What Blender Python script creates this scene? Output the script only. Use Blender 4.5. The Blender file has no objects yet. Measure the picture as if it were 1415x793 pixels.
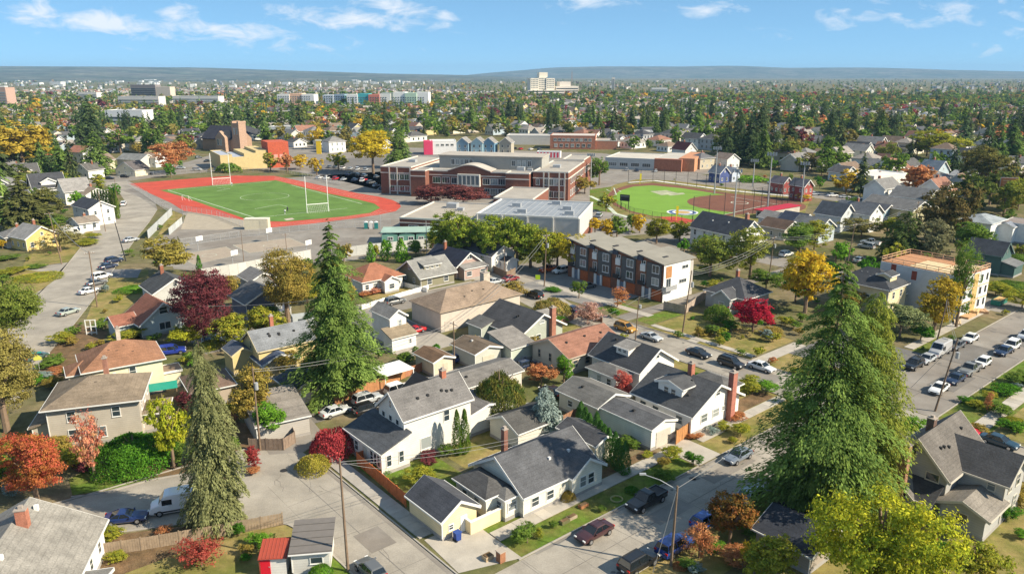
import bpy, math, random
import numpy as np
from mathutils import Vector, Matrix
R = math.radians
random.seed(7)
rng = np.random.default_rng(11)
SC = bpy.context.scene
COL = SC.collection

# ------------------------------------------------------------------ camera
CAMZ, FPX, HORIZON = 48.0, 1050.0, 103.0
TH = math.atan((396.5 - HORIZON) / FPX)
cam_d = bpy.data.cameras.new('camera')
cam = bpy.data.objects.new('camera', cam_d); COL.objects.link(cam)
cam.location = (0, 0, CAMZ); cam.rotation_euler = (math.pi / 2 - TH, 0, 0)
cam_d.sensor_width = 36; cam_d.lens = FPX / 1415 * 36
cam_d.clip_start = 1; cam_d.clip_end = 60000
SC.camera = cam

# ------------------------------------------------------------------ sky, sun, exposure
HAZE = 6.5e-5
FB = 1.5                                # brightness of the autumn foliage
SUN_AZ, SUN_EL = -17.0, 36.0            # azimuth from +x, counter-clockwise
world = bpy.data.worlds.new('World'); SC.world = world; world.use_nodes = True
wn, wl = world.node_tree.nodes, world.node_tree.links
wn.clear()
w_out = wn.new('ShaderNodeOutputWorld'); w_bg = wn.new('ShaderNodeBackground')
sky = wn.new('ShaderNodeTexSky'); sky.sky_type = 'NISHITA'; sky.sun_disc = False
sky.sun_elevation = R(SUN_EL); sky.sun_rotation = R(90 - SUN_AZ)
sky.air_density = 1.0; sky.dust_density = 0.0; sky.ozone_density = 3.0; sky.altitude = 9000
w_bg.inputs['Strength'].default_value = 0.15
wl.new(w_bg.outputs[0], w_out.inputs['Surface'])
def wmath(op, a, b=None, c=None, clamp=False):
    n = wn.new('ShaderNodeMath'); n.operation = op; n.use_clamp = clamp
    for i, v in enumerate((a, b, c)):
        if v is None: continue
        if isinstance(v, (int, float)): n.inputs[i].default_value = v
        else: wl.new(v, n.inputs[i])
    return n.outputs[0]
def build_clouds():
    tc = wn.new('ShaderNodeTexCoord'); sx = wn.new('ShaderNodeSeparateXYZ')
    wl.new(tc.outputs['Generated'], sx.inputs[0])
    ysafe = wmath('MAXIMUM', sx.outputs['Y'], 0.05)
    u = wmath('DIVIDE', sx.outputs['X'], ysafe)        # tangent of the bearing
    v = wmath('DIVIDE', sx.outputs['Z'], ysafe)        # tangent of the height above the horizon
    zz = wmath('MAXIMUM', sx.outputs['Z'], 0.04)
    cx = wn.new('ShaderNodeCombineXYZ')
    wl.new(wmath('MULTIPLY', u, 1.0), cx.inputs[0]); wl.new(wmath('MULTIPLY', v, 2.6), cx.inputs[1])
    nz = wn.new('ShaderNodeTexNoise'); nz.inputs['Scale'].default_value = 21; nz.inputs['Detail'].default_value = 9
    nz.inputs['Roughness'].default_value = 0.6; nz.inputs['Distortion'].default_value = 0.5
    wl.new(cx.outputs[0], nz.inputs['Vector'])
    total = None
    # (bearing, height, half width, half height, strength, slope)
    banks = [(-.52, .062, .12, .014, 1.0, -.12), (-.36, .052, .13, .013, 1.0, -.12), (-.62, .072, .06, .010, .5, -.1),
             (-.43, .070, .10, .010, .7, -.05), (-.25, .068, .05, .015, .8, 0), (-.17, .065, .08, .012, .95, -.1),
             (-.145, .079, .05, .012, 1.0, -.1), (-.08, .071, .025, .006, .8, 0), (.247, .077, .045, .009, 1.0, -.06),
             (.08, .09, .05, .013, .85, -.1), (.42, .072, .11, .015, .5, .1), (.55, .074, .17, .017, .55, .03), (.66, .050, .13, .018, .4, 0), (.02, .098, .16, .010, .45, 0), (-.75, .085, .1, .01, .6, 0),
             (-.4, .112, .3, .012, .7, 0), (.45, .115, .3, .014, .6, 0), (0, .15, .25, .02, .7, 0), (-.7, .16, .3, .02, .6, 0)]
    for (bu, bv, su, sv, st, sl) in banks:
        du = wmath('SUBTRACT', u, bu)
        a = wmath('MULTIPLY', du, 1 / (su * 1.15))
        b = wmath('MULTIPLY', wmath('SUBTRACT', wmath('SUBTRACT', v, bv), wmath('MULTIPLY', du, sl)), 1 / (sv * 1.3))
        q = wmath('ADD', wmath('MULTIPLY', a, a), wmath('MULTIPLY', b, b))
        g = wmath('MULTIPLY', wmath('EXPONENT', wmath('MULTIPLY', q, -1.0)), st)
        total = g if total is None else wmath('MAXIMUM', total, g)
    den = wmath('ADD', wmath('MULTIPLY', nz.outputs['Fac'], 2.7), wmath('SUBTRACT', total, 1.80))
    den = wmath('MULTIPLY', den, 1.35, clamp=True)
    den = wmath('MULTIPLY', wmath('POWER', den, 1.0), 0.85, clamp=True)
    den = wmath('MULTIPLY', den, wmath('GREATER_THAN', sx.outputs['Y'], 0.06))
    # thin broken cloud added overhead, above the view, to whiten the fill light
    pv = wn.new('ShaderNodeCombineXYZ'); z3 = wmath('MAXIMUM', sx.outputs['Z'], 0.12)
    wl.new(wmath('DIVIDE', sx.outputs['X'], z3), pv.inputs[0]); wl.new(wmath('DIVIDE', sx.outputs['Y'], z3), pv.inputs[1])
    n2 = wn.new('ShaderNodeTexNoise'); n2.inputs['Scale'].default_value = 1.1; n2.inputs['Detail'].default_value = 8; n2.inputs['Roughness'].default_value = .6
    wl.new(pv.outputs[0], n2.inputs['Vector'])
    hi = wmath('MULTIPLY', wmath('SUBTRACT', n2.outputs['Fac'], .42), 2.6, clamp=True)
    hi = wmath('MULTIPLY', hi, wmath('MULTIPLY', wmath('SUBTRACT', sx.outputs['Z'], .10), 5, clamp=True))
    den = wmath('MAXIMUM', den, wmath('MULTIPLY', hi, .55))
    tint = wn.new('ShaderNodeMix'); tint.data_type = 'RGBA'; tint.blend_type = 'MULTIPLY'; tint.inputs['Factor'].default_value = 1
    tint.inputs['B'].default_value = (SKYT[0], SKYT[1], SKYT[2], 1)
    gm = wn.new('ShaderNodeGamma'); gm.inputs['Gamma'].default_value = 0.45
    wl.new(sky.outputs[0], gm.inputs['Color']); wl.new(gm.outputs[0], tint.inputs['A'])
    mx = wn.new('ShaderNodeMix'); mx.data_type = 'RGBA'
    wl.new(den, mx.inputs['Factor']); wl.new(tint.outputs['Result'], mx.inputs['A'])
    mx.inputs['B'].default_value = (3.4, 3.5, 3.65, 1)
    wl.new(mx.outputs['Result'], w_bg.inputs['Color'])
SKYT = (.74, 1.17, 1.39)
build_clouds()
sun_d = bpy.data.lights.new('sun', 'SUN'); sun_d.energy = 4.3; sun_d.angle = R(0.5); sun_d.color = (1.0, 0.89, 0.70)
sun = bpy.data.objects.new('sun', sun_d); COL.objects.link(sun)
sdir = Vector((math.cos(R(SUN_EL)) * math.cos(R(SUN_AZ)), math.cos(R(SUN_EL)) * math.sin(R(SUN_AZ)), math.sin(R(SUN_EL))))
sun.rotation_euler = (-sdir).to_track_quat('-Z', 'Y').to_euler(); sun.location = (100, -40, 150)
SC.view_settings.view_transform = 'Standard'; SC.view_settings.look = 'None'
SC.view_settings.exposure = 0.98; SC.view_settings.gamma = 1; SC.view_settings.use_curve_mapping = False
SC.render.engine = 'CYCLES'
SC.cycles.max_bounces = 6; SC.cycles.diffuse_bounces = 3; SC.cycles.glossy_bounces = 2; SC.cycles.transmission_bounces = 2
SC.cycles.volume_bounces = 0; SC.cycles.transparent_max_bounces = 6
SC.cycles.use_denoising = True; SC.cycles.sample_clamp_indirect = 6

# ------------------------------------------------------------------ where a point of the photograph meets the ground
_S, _C = math.sin(TH), math.cos(TH)
def P(px, py, z=0.0):
    u = (px - 707.5) / FPX; v = (py - 396.5) / FPX
    t = (CAMZ - z) / (_S + v * _C)
    return u * t, (_C - v * _S) * t
def Q(x, y, z=0.0):
    zz = z - CAMZ; d = y * _C - zz * _S
    return 707.5 + FPX * x / d, 396.5 - FPX * (zz * _C + y * _S) / d
def hgt(px, py, topy):
    x, y = P(px, py); lo, hi = 0.0, 70.0
    for _ in range(40):
        m = (lo + hi) / 2
        if Q(x, y, m)[1] > topy: lo = m
        else: hi = m
    return lo
GA = R(40)
ca, sa = math.cos(GA), math.sin(GA)
def W(a, b): return a * ca - b * sa, a * sa + b * ca          # street-grid coordinates to world
def G(px, py, z=0.0):
    x, y = P(px, py, z); return x * ca + y * sa, -x * sa + y * ca

# ------------------------------------------------------------------ materials
MAT = {}
def mat(name, col=(.5, .5, .5), rough=.85, var=.18, scale=1.5, fine=0, bump=0, objcol=False, metal=0, bands=None, spec=.35, fine_scale=18, second=None, second_scale=.2, second_amt=.5, coat=0):
    m = bpy.data.materials.new(name); m.use_nodes = True
    n, l = m.node_tree.nodes, m.node_tree.links
    bs = n['Principled BSDF']
    bs.inputs['Roughness'].default_value = rough; bs.inputs['Metallic'].default_value = metal
    bs.inputs['Specular IOR Level'].default_value = spec
    if coat: bs.inputs['Coat Weight'].default_value = coat
    geo = n.new('ShaderNodeNewGeometry')
    cur = None
    def rgb(c):
        q = n.new('ShaderNodeRGB'); q.outputs[0].default_value = (*c, 1); return q.outputs[0]
    if objcol:
        oi = n.new('ShaderNodeObjectInfo'); cur = oi.outputs['Color']
    else: cur = rgb(col)
    def noise(sc, det=4):
        t = n.new('ShaderNodeTexNoise'); t.inputs['Scale'].default_value = sc; t.inputs['Detail'].default_value = det
        t.inputs['Roughness'].default_value = .62
        l.new(geo.outputs['Position'], t.inputs['Vector']); return t.outputs['Fac']
    def ramp(f, lo, hi, a, b):
        r = n.new('ShaderNodeMapRange'); r.inputs['From Min'].default_value = lo; r.inputs['From Max'].default_value = hi
        r.inputs['To Min'].default_value = a; r.inputs['To Max'].default_value = b; l.new(f, r.inputs['Value']); return r.outputs['Result']
    if second:
        mx = n.new('ShaderNodeMix'); mx.data_type = 'RGBA'
        f = ramp(noise(second_scale, 6), .5 - .18 + (.5 - second_amt) * .4, .5 + .1 + (.5 - second_amt) * .4, 0, 1)
        l.new(f, mx.inputs['Factor']); l.new(cur, mx.inputs['A']); mx.inputs['B'].default_value = (*second, 1); cur = mx.outputs['Result']
    def mul(f):
        nonlocal cur
        v = n.new('ShaderNodeVectorMath'); v.operation = 'SCALE'; l.new(cur, v.inputs[0]); l.new(f, v.inputs['Scale']); cur = v.outputs[0]
    if var: mul(ramp(noise(scale), .3, .7, 1 - var, 1 + var))
    hfac = None
    if fine:
        hfac = noise(fine_scale, 2); mul(ramp(hfac, .25, .75, 1 - fine, 1 + fine))
    if bands:
        axis, freq, amt = bands                                    # horizontal courses: siding laps, shingle rows
        tco = n.new('ShaderNodeTexCoord'); sx = n.new('ShaderNodeSeparateXYZ'); l.new(tco.outputs['Object'], sx.inputs[0])
        mm = n.new('ShaderNodeMath'); mm.operation = 'MULTIPLY'; l.new(sx.outputs[axis], mm.inputs[0]); mm.inputs[1].default_value = freq
        fr = n.new('ShaderNodeMath'); fr.operation = 'FRACT'; l.new(mm.outputs[0], fr.inputs[0])
        mul(ramp(fr.outputs[0], 0, .22, 1 - amt, 1.0)); hfac = hfac or fr.outputs[0]
        if bump == 0: bump = .15; hfac = fr.outputs[0]
    if bump and hfac is not None:
        b = n.new('ShaderNodeBump'); b.inputs['Strength'].default_value = bump; b.inputs['Distance'].default_value = .05
        l.new(hfac, b.inputs['Height']); l.new(b.outputs['Normal'], bs.inputs['Normal'])
    l.new(cur, bs.inputs['Base Color'])
    MAT[name] = m
    return m
mat('siding', objcol=True, var=.09, scale=.6, bands=('Z', 3.4, .24), rough=.7, fine=.05)
mat('stucco', objcol=True, var=.07, scale=.7, fine=.05, rough=.9)
mat('shingle', objcol=True, var=.24, scale=.55, fine=.26, fine_scale=6, bands=('Z', 3.6, .22), rough=.95, bump=.3, spec=.2)
mat('flat_roofing', objcol=True, var=.12, scale=.25, fine=.05, rough=.9)
mat('trim', objcol=True, var=.04, rough=.6)
mat('glass', col=(.035, .05, .06), var=.3, scale=.9, rough=.06, spec=.9)
def glass_blinds():
    m = MAT['glass']; n, l = m.node_tree.nodes, m.node_tree.links; oi = n.new('ShaderNodeObjectInfo'); mr = n.new('ShaderNodeMapRange'); mx = n.new('ShaderNodeMix'); mx.data_type = 'RGBA'
    mr.inputs['From Min'].default_value = .55; mr.inputs['From Max'].default_value = .95; l.new(oi.outputs['Random'], mr.inputs['Value']); l.new(mr.outputs['Result'], mx.inputs['Factor'])
    mx.inputs['A'].default_value = (.035, .05, .06, 1); mx.inputs['B'].default_value = (.30, .33, .33, 1); l.new(mx.outputs['Result'], n['Principled BSDF'].inputs['Base Color'])
glass_blinds()
mat('glass_car', col=(.012, .016, .02), var=0, rough=.05, spec=.8)
mat('paint_car', objcol=True, var=0, rough=.28, spec=.5, coat=.6)
mat('rubber', col=(.018, .018, .018), var=.1, rough=.9)
mat('rim', col=(.5, .5, .52), var=0, rough=.3, metal=.8)
mat('lamp_white', col=(.85, .85, .82), var=0, rough=.15, spec=.8)
mat('lamp_red', col=(.45, .015, .01), var=0, rough=.2, spec=.6)
mat('brick', objcol=True, var=.2, scale=1.5, fine=.25, fine_scale=9, bands=('Z', 7, .2), rough=.9)
mat('wood_pole', col=(.20, .14, .095), var=.2, scale=3, rough=.9)
mat('wood', objcol=True, var=.2, scale=2, fine=.12, rough=.85)
mat('metal_grey', col=(.42, .43, .44), var=.06, rough=.5, metal=.3)
mat('metal_dark', col=(.03, .03, .032), var=.1, rough=.6)
mat('white_paint', col=(.8, .8, .78), var=.05, rough=.6)
mat('plain', objcol=True, var=.08, rough=.7)
mat('wire', col=(.25, .25, .25), var=0, rough=.6)
mat('concrete', objcol=True, var=.12, scale=.6, fine=.09, fine_scale=9, rough=.92)
mat('road', col=(.37, .335, .285), var=.16, scale=.22, fine=.12, fine_scale=6, rough=.95, second=(.27, .245, .21), second_scale=.13, second_amt=.4, spec=.2)
mat('asphalt', col=(.15, .14, .13), var=.14, scale=.3, fine=.12, fine_scale=6, rough=.95, second=(.18, .168, .155), second_scale=.1, second_amt=.4, spec=.2)
mat('asphalt_old', col=(.27, .25, .225), var=.15, scale=.25, fine=.08, fine_scale=6, rough=.95, second=(.21, .185, .16), second_scale=.08, second_amt=.45, spec=.2)
mat('lawn', col=(.10, .165, .022), var=.3, scale=1.2, fine=.3, fine_scale=11, rough=1, second=(.16, .145, .045), second_scale=.25, second_amt=.32, spec=.1, bump=.5)
mat('dry_lawn', col=(.30, .225, .095), var=.22, scale=.9, fine=.22, fine_scale=11, rough=1, second=(.15, .155, .04), second_scale=.22, second_amt=.42, spec=.1, bump=.5)
mat('bare_soil', col=(.20, .125, .07), var=.3, scale=1, fine=.3, fine_scale=8, rough=1, second=(.13, .09, .05), second_scale=.4, second_amt=.5, spec=.1, bump=.5)
mat('ground', col=(.20, .155, .095), var=.3, scale=.5, fine=.25, fine_scale=8, rough=1, second=(.105, .115, .04), second_scale=.07, second_amt=.45, spec=.1)
mat('hill', col=(.055, .075, .05), var=.6, scale=.006, fine=.5, fine_scale=.02, rough=1, second=(.15, .14, .11), second_scale=.0022, second_amt=.36, spec=.05)
mat('track_red', col=(.46, .065, .038), var=.16, scale=.2, fine=.05, rough=.95)
mat('turf', col=(.115, .20, .05), var=.22, scale=.12, fine=.10, fine_scale=3, rough=1, spec=.1)
mat('turf_bright', col=(.17, .30, .05), var=.08, scale=.12, fine=.06, rough=1, spec=.1)
mat('infield', col=(.185, .085, .06), var=.10, scale=.2, fine=.06, rough=1, spec=.1)

def foliage(name, merged=False):
    m = bpy.data.materials.new(name); m.use_nodes = True
    n, l = m.node_tree.nodes, m.node_tree.links; n.clear()
    out = n.new('ShaderNodeOutputMaterial')
    at = n.new('ShaderNodeAttribute')
    if merged:
        at.attribute_name = 'leafcol'; colr = at.outputs['Color']
    else:
        at.attribute_name = 'leafmix'
        oi = n.new('ShaderNodeObjectInfo'); t2 = n.new('ShaderNodeAttribute'); t2.attribute_type = 'OBJECT'; t2.attribute_name = 'tint2'
        mx = n.new('ShaderNodeMix'); mx.data_type = 'RGBA'
        sp = n.new('ShaderNodeSeparateColor'); l.new(at.outputs['Color'], sp.inputs[0])
        l.new(sp.outputs[0], mx.inputs['Factor']); l.new(oi.outputs['Color'], mx.inputs['A']); l.new(t2.outputs['Color'], mx.inputs['B'])
        sc = n.new('ShaderNodeVectorMath'); sc.operation = 'SCALE'; l.new(mx.outputs['Result'], sc.inputs[0]); l.new(sp.outputs[1], sc.inputs['Scale'])
        colr = sc.outputs[0]
    d = n.new('ShaderNodeBsdfDiffuse'); tr = n.new('ShaderNodeBsdfTranslucent'); ms = n.new('ShaderNodeMixShader')
    ms.inputs[0].default_value = .38
    l.new(colr, d.inputs[0]); l.new(colr, tr.inputs[0]); l.new(d.outputs[0], ms.inputs[1]); l.new(tr.outputs[0], ms.inputs[2])
    l.new(ms.outputs[0], out.inputs[0]); MAT[name] = m
foliage('leaves'); foliage('leaves_far', True)

# ------------------------------------------------------------------ mesh helpers
class MB:
    def __init__(s): s.v = []; s.f = []
    def face(s, pts):
        i = len(s.v); s.v += [tuple(p) for p in pts]; s.f.append(tuple(range(i, i + len(pts)))); return s
    def box(s, x0, y0, z0, x1, y1, z1):
        i = len(s.v)
        s.v += [(x0, y0, z0), (x1, y0, z0), (x1, y1, z0), (x0, y1, z0), (x0, y0, z1), (x1, y0, z1), (x1, y1, z1), (x0, y1, z1)]
        for q in ((0, 3, 2, 1), (4, 5, 6, 7), (0, 1, 5, 4), (1, 2, 6, 5), (2, 3, 7, 6), (3, 0, 4, 7)): s.f.append(tuple(i + k for k in q))
        return s
    def prism(s, pts, z0, z1):
        n = len(pts); i = len(s.v)
        if sum(pts[k][0] * pts[(k + 1) % n][1] - pts[(k + 1) % n][0] * pts[k][1] for k in range(n)) < 0: pts = pts[::-1]
        s.v += [(p[0], p[1], z0) for p in pts] + [(p[0], p[1], z1) for p in pts]
        s.f.append(tuple(i + k for k in range(n - 1, -1, -1))); s.f.append(tuple(i + n + k for k in range(n)))
        for k in range(n): s.f.append((i + k, i + (k + 1) % n, i + n + (k + 1) % n, i + n + k))
        return s
    def extr(s, prof, axis, t0, t1):
        """profile of (p, z) pairs extruded along x ('x': p is y) or y ('y': p is x)"""
        n = len(prof); i = len(s.v)
        if axis == 'x': s.v += [(t0, p, z) for p, z in prof] + [(t1, p, z) for p, z in prof]
        else: s.v += [(p, t1, z) for p, z in prof] + [(p, t0, z) for p, z in prof]
        s.f.append(tuple(i + k for k in range(n - 1, -1, -1))); s.f.append(tuple(i + n + k for k in range(n)))
        for k in range(n): s.f.append((i + k, i + (k + 1) % n, i + n + (k + 1) % n, i + n + k))
        return s
    def tube(s, p, q, r0, r1=None, n=7):
        r1 = r0 if r1 is None else r1
        p, q = Vector(p), Vector(q); d = (q - p)
        if d.length < 1e-6: return s
        d.normalize(); a = d.orthogonal().normalized(); b = d.cross(a); i = len(s.v)
        for (c, r) in ((p, r0), (q, r1)):
            for k in range(n):
                t = 2 * math.pi * k / n; s.v.append(tuple(c + (a * math.cos(t) + b * math.sin(t)) * r))
        for k in range(n): s.f.append((i + k, i + (k + 1) % n, i + n + (k + 1) % n, i + n + k))
        s.f.append(tuple(i + k for k in range(n - 1, -1, -1))); s.f.append(tuple(i + n + k for k in range(n)))
        return s
    def mesh(s, name, m=None):
        me = bpy.data.meshes.new(name); me.from_pydata(s.v, [], s.f); me.validate()
        if m: me.materials.append(MAT[m] if isinstance(m, str) else m)
        return me
    def build(s, name, m, parent=None, color=None, loc=(0, 0, 0), rz=0):
        return ob(name, s.mesh(name, m), parent, color, loc, rz)
def ob(name, me, parent=None, color=None, loc=(0, 0, 0), rz=0):
    o = bpy.data.objects.new(name, me); COL.objects.link(o)
    o.location = loc; o.rotation_euler = (0, 0, rz)
    if parent is not None: o.parent = parent
    if color is not None: o.color = (*color, 1)
    return o
USED = {}
def tag(o, label, cat, group=None):
    o['label'] = label; o['category'] = cat
    if group: o['group'] = group
    return o
def thing(name, label, cat, loc=(0, 0, 0), rz=0, group=None):
    o = bpy.data.objects.new(name, None); COL.objects.link(o); o.empty_display_size = .5
    o.location = loc; o.rotation_euler = (0, 0, rz)
    return tag(o, label, cat, group)
def struct(o): o['kind'] = 'structure'; return o
def stuff(o): o['kind'] = 'stuff'; return o
_zc = [0]; HARD = []
def sheet(name, pts, z, m, color=None, kind='structure'):
    _zc[0] += 1; HARD.append(pts) if m in ('road', 'asphalt', 'asphalt_old', 'concrete', 'track_red', 'turf', 'turf_bright', 'infield') and name not in ('school_yard', 'asphalt_lot', 'asphalt_patch') else None; z += .0003 * (_zc[0] % 40); mb = MB(); n = len(pts)
    if sum(pts[k][0] * pts[(k + 1) % n][1] - pts[(k + 1) % n][0] * pts[k][1] for k in range(n)) < 0: pts = pts[::-1]
    mb.face([(p[0], p[1], z) for p in pts]); o = mb.build(name, m, None, color); o['kind'] = kind; return o
def pxs(*pts): return [P(*p) for p in pts]
def grd(*pts): return [W(*p) for p in pts]
def rect(a0, b0, a1, b1): return grd((a0, b0), (a1, b0), (a1, b1), (a0, b1))
# auto labels: collected, then told apart by landmark and order
AUTO = []
def auto(o, desc, px, py): AUTO.append((o, desc, px, py))
# ------------------------------------------------------------------ ground, hills
sheet('ground', [(-16000, -200), (16000, -200), (16000, 16000), (-16000, 16000)], 0, 'ground')
def hills(name, x0, x1, y0, y1, ridge, nx=90, ny=26, foot=0.0, seed=3):
    r2 = np.random.default_rng(seed); mb = MB()
    ph = r2.uniform(0, 6.28, 12)
    for j in range(ny + 1):
        t = j / ny
        for i in range(nx + 1):
            x = x0 + (x1 - x0) * i / nx; y = y0 + (y1 - y0) * t
            rise = min(1, t / .8); rise = rise * rise * (3 - 2 * rise); back = 1 if t < .85 else 1 - (t - .85) / .15 * .6
            h = ridge(x) * rise * back
            und = sum(math.sin(x * .0011 * (k + 1) + ph[k] + y * .0013 * (k % 3)) / (k + 2) for k in range(8))
            h += und * 9 * math.sin(math.pi * min(1, t / .9)) * (ridge(x) > 5)
            mb.v.append((x, y, h - 4 if h > 0 else -4))
    for j in range(ny):
        for i in range(nx):
            k = j * (nx + 1) + i; mb.f.append((k, k + 1, k + nx + 2, k + nx + 1))
    o = mb.build(name, 'hill'); o['kind'] = 'structure'
    for p in o.data.polygons: p.use_smooth = True
    return o
def interp(tab):
    xs, ys = [t[0] for t in tab], [t[1] for t in tab]
    return lambda x: float(np.interp(x, xs, ys))
D1, D2 = 9000.0, 12500.0
def ridge_at(D, tab): return interp([((px - 707.5) / FPX * D, CAMZ + (HORIZON - py) / FPX * D) for px, py in tab])
hills('hills', -9500, 3200, 4600, 9900, ridge_at(D1, [(-400, 92), (0, 92.5), (300, 94), (420, 98), (520, 101), (640, 103.5), (720, 106), (800, 110)]))
hills('hills', -2600, 14000, 9500, 13600, ridge_at(D2, [(560, 111), (640, 104.5), (700, 99), (760, 94), (820, 92.5), (930, 92.3), (1010, 91.5), (1080, 94.5), (1200, 94), (1300, 97), (1415, 99.5), (1700, 103)]), seed=8)

# ------------------------------------------------------------------ streets
def off_poly(pts, w):
    L, Rr = [], []
    for i, p in enumerate(pts):
        a = pts[max(0, i - 1)]; b = pts[min(len(pts) - 1, i + 1)]
        dx, dy = b[0] - a[0], b[1] - a[1]; d = math.hypot(dx, dy) or 1
        nx, ny = -dy / d, dx / d
        L.append((p[0] + nx * w, p[1] + ny * w)); Rr.append((p[0] - nx * w, p[1] - ny * w))
    return L, Rr
def kerb(pts, color=(.36, .33, .29), w=.16, h=.13, name='kerb'):
    L, Rr = off_poly(pts, w / 2); mb = MB()
    for i in range(len(pts) - 1): mb.prism([L[i], L[i + 1], Rr[i + 1], Rr[i]], -.02, h)
    o = mb.build(name, 'concrete', None, color); struct(o); return o
def strip(name, pts, w, z, m, color=None):
    L, Rr = off_poly(pts, w / 2)
    mb = MB()
    for i in range(len(pts) - 1): mb.face([(*Rr[i], z), (*Rr[i + 1], z), (*L[i + 1], z), (*L[i], z)])
    o = mb.build(name, m, None, color); struct(o); return o
def arc(cx, cy, r, t0, t1, n=8): return [(cx + r * math.cos(R(t0 + (t1 - t0) * k / n)), cy + r * math.sin(R(t0 + (t1 - t0) * k / n))) for k in range(n + 1)]
Z1, Z2, Z3, Z4 = .008, .016, .024, .032
# avenue running up to the right through the foreground, its continuation, the cross streets
road = sheet('road', rect(14, 42.3, 102, 51.2), Z2, 'road')
sheet('road', rect(112, 38, 300, 48.6), Z2, 'asphalt_old')
sheet('road', grd((101.5, -40), (111.5, -40), (111.9, 38), (111.5, 49), (111.2, 112), (118, 131), (119, 147), (108, 147), (106, 131), (102.2, 112), (102, 51), (101.5, 42)), Z3, 'road')
sheet('road', grd((40, 132.5), (108, 132.5), (108, 141.5), (40, 141.5)), Z2 + .003, 'asphalt_old')
sheet('road', grd((116, 131), (230, 131), (230, 146), (116, 147)), Z2, 'asphalt_old')
sheet('road', rect(176, 40, 185.5, 131), Z3, 'asphalt_old')
sheet('road', rect(262, -60, 272, 120), Z2 + .003, 'asphalt_old')
# street with the bend, left of the pole
sheet('road', grd((30, 40), (37.6, 40), (37.6, 82), (37.0, 89), (34.5, 92.5), (27, 93), (14, 93.5), (2, 94.5), (-14, 96), (-14, 86), (2, 84.5), (14, 82.8), (21, 79.5), (25.5, 76.5), (28.6, 72.5), (29.8, 68)), Z2, 'road')
sheet('asphalt_patch', grd((33.5, 89.5), (37.2, 87.2), (41.5, 89), (42.5, 96), (38.5, 98), (34.5, 95)), Z3 + .004, 'asphalt_old')
sheet('alley', grd((40.5, 94.2), (90, 94.2), (90, 98.4), (40.5, 99.2)), Z3, 'asphalt')
sheet('alley', grd((40, 97), (53, 97), (53, 106), (44, 107)), Z2, 'asphalt')
sheet('alley', grd((112, 97), (176, 97), (176, 100.4), (112, 100.4)), Z1, 'asphalt_old')
# curving street on the left
dl = [P(*p) for p in [(-30, 478), (0, 462), (28, 432), (52, 414), (78, 385), (104, 352), (128, 322), (152, 299), (168, 286), (172, 277), (166, 268), (150, 258), (128, 252), (100, 250)]]
dr = [P(*p) for p in [(20, 560), (60, 497), (95, 457), (118, 428), (140, 398), (160, 368), (186, 332), (206, 307), (217, 290), (213, 276), (202, 264), (186, 254), (168, 248), (150, 243)]]
mb = MB()
for i in range(len(dl) - 1): mb.face([(*dl[i], Z2), (*dr[i], Z2), (*dr[i + 1], Z2), (*dl[i + 1], Z2)])
struct(mb.build('road', 'road')); HARD.append(dl + dr[::-1])
sheet('road', pxs((0, 400), (30, 372), (98, 362), (104, 352), (78, 392), (52, 414), (28, 432), (0, 452)), Z1, 'road')
sheet('road', pxs((-60, 262), (0, 259), (100, 250), (150, 243), (220, 236), (300, 230), (300, 236), (230, 243), (180, 250), (100, 257), (0, 268), (-60, 272)), Z2 + .003, 'asphalt_old')
kerb(dr[2:11]); kerb(dl[4:9])
for pts in [grd((14, 51.35), (34, 51.35), (38.2, 51.35)), grd((44, 51.35), (74, 51.35)), grd((79, 51.35), (101, 51.35)), grd((46, 42.15), (101, 42.15)),
            grd((112.5, 37.85), (200, 37.85)), grd((122, 48.75), (200, 48.75)), grd((111.4, 52), (111.4, 96)), grd((102, 54), (102, 92)), grd((111.5, 36), (111.5, -30)), grd((101.4, 41), (101.4, -30)),
            grd((37.75, 53), (37.75, 82)), grd((29.9, 40), (29.7, 68), (28.5, 72.6), (25.4, 76.6), (20.9, 79.6), (14, 82.9), (2, 84.6)), grd((34.4, 92.7), (27, 93.2), (14, 93.7), (2, 94.7), (-14, 96.2)), grd((57, 141.6), (106, 141.6))]: kerb(pts)
# verges, lawns, soil
sheet('lawn', grd((44, 51.5), (74, 51.5), (74, 55), (44, 55)), Z1, 'lawn')
sheet('lawn', rect(79, 51.5, 101, 55.2), Z1, 'dry_lawn')
sheet('lawn', rect(46, 36.5, 101, 42), Z1, 'dry_lawn')
sheet('lawn', grd((20.4, 80.2), (25.6, 77), (28.4, 73), (29.6, 69), (29, 66), (8, 66), (8, 79)), Z1, 'dry_lawn')
sheet('soil', grd((8, 75), (20, 75), (25, 75.5), (20.5, 79.4), (14, 82.5), (8, 83)), Z2, 'bare_soil')
sheet('lawn', rect(28.3, 56, 29.7, 70), Z2, 'lawn')
sheet('lawn', grd((14, 94), (27.5, 93.4), (27, 101), (14, 101)), Z2, 'lawn')
sheet('soil', grd((27.3, 93.4), (34, 93.2), (36, 98), (33, 104), (24, 104)), Z1, 'bare_soil')
sheet('lawn', rect(40.7, 57, 50, 88), Z1, 'lawn')
sheet('lawn', rect(51, 70, 66, 86), Z1, 'dry_lawn')
sheet('soil', rect(40.6, 57.2, 44, 62), Z2, 'dry_lawn')
sheet('lawn', rect(112, 51, 128, 66), Z1, 'dry_lawn')
sheet('lawn', rect(112, 69, 127, 92), Z1, 'dry_lawn')
sheet('lawn', rect(113.5, 92.4, 124, 96.5), Z2, 'lawn')
sheet('lawn', rect(113.5, 101, 120, 107), Z2, 'lawn')
sheet('lawn', rect(93, 55, 101.8, 118), Z1, 'dry_lawn')
sheet('lawn', rect(84, 108, 101.8, 114), Z2, 'lawn')
sheet('lawn', rect(112, 33.8, 170, 37.7), Z1, 'lawn')
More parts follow.
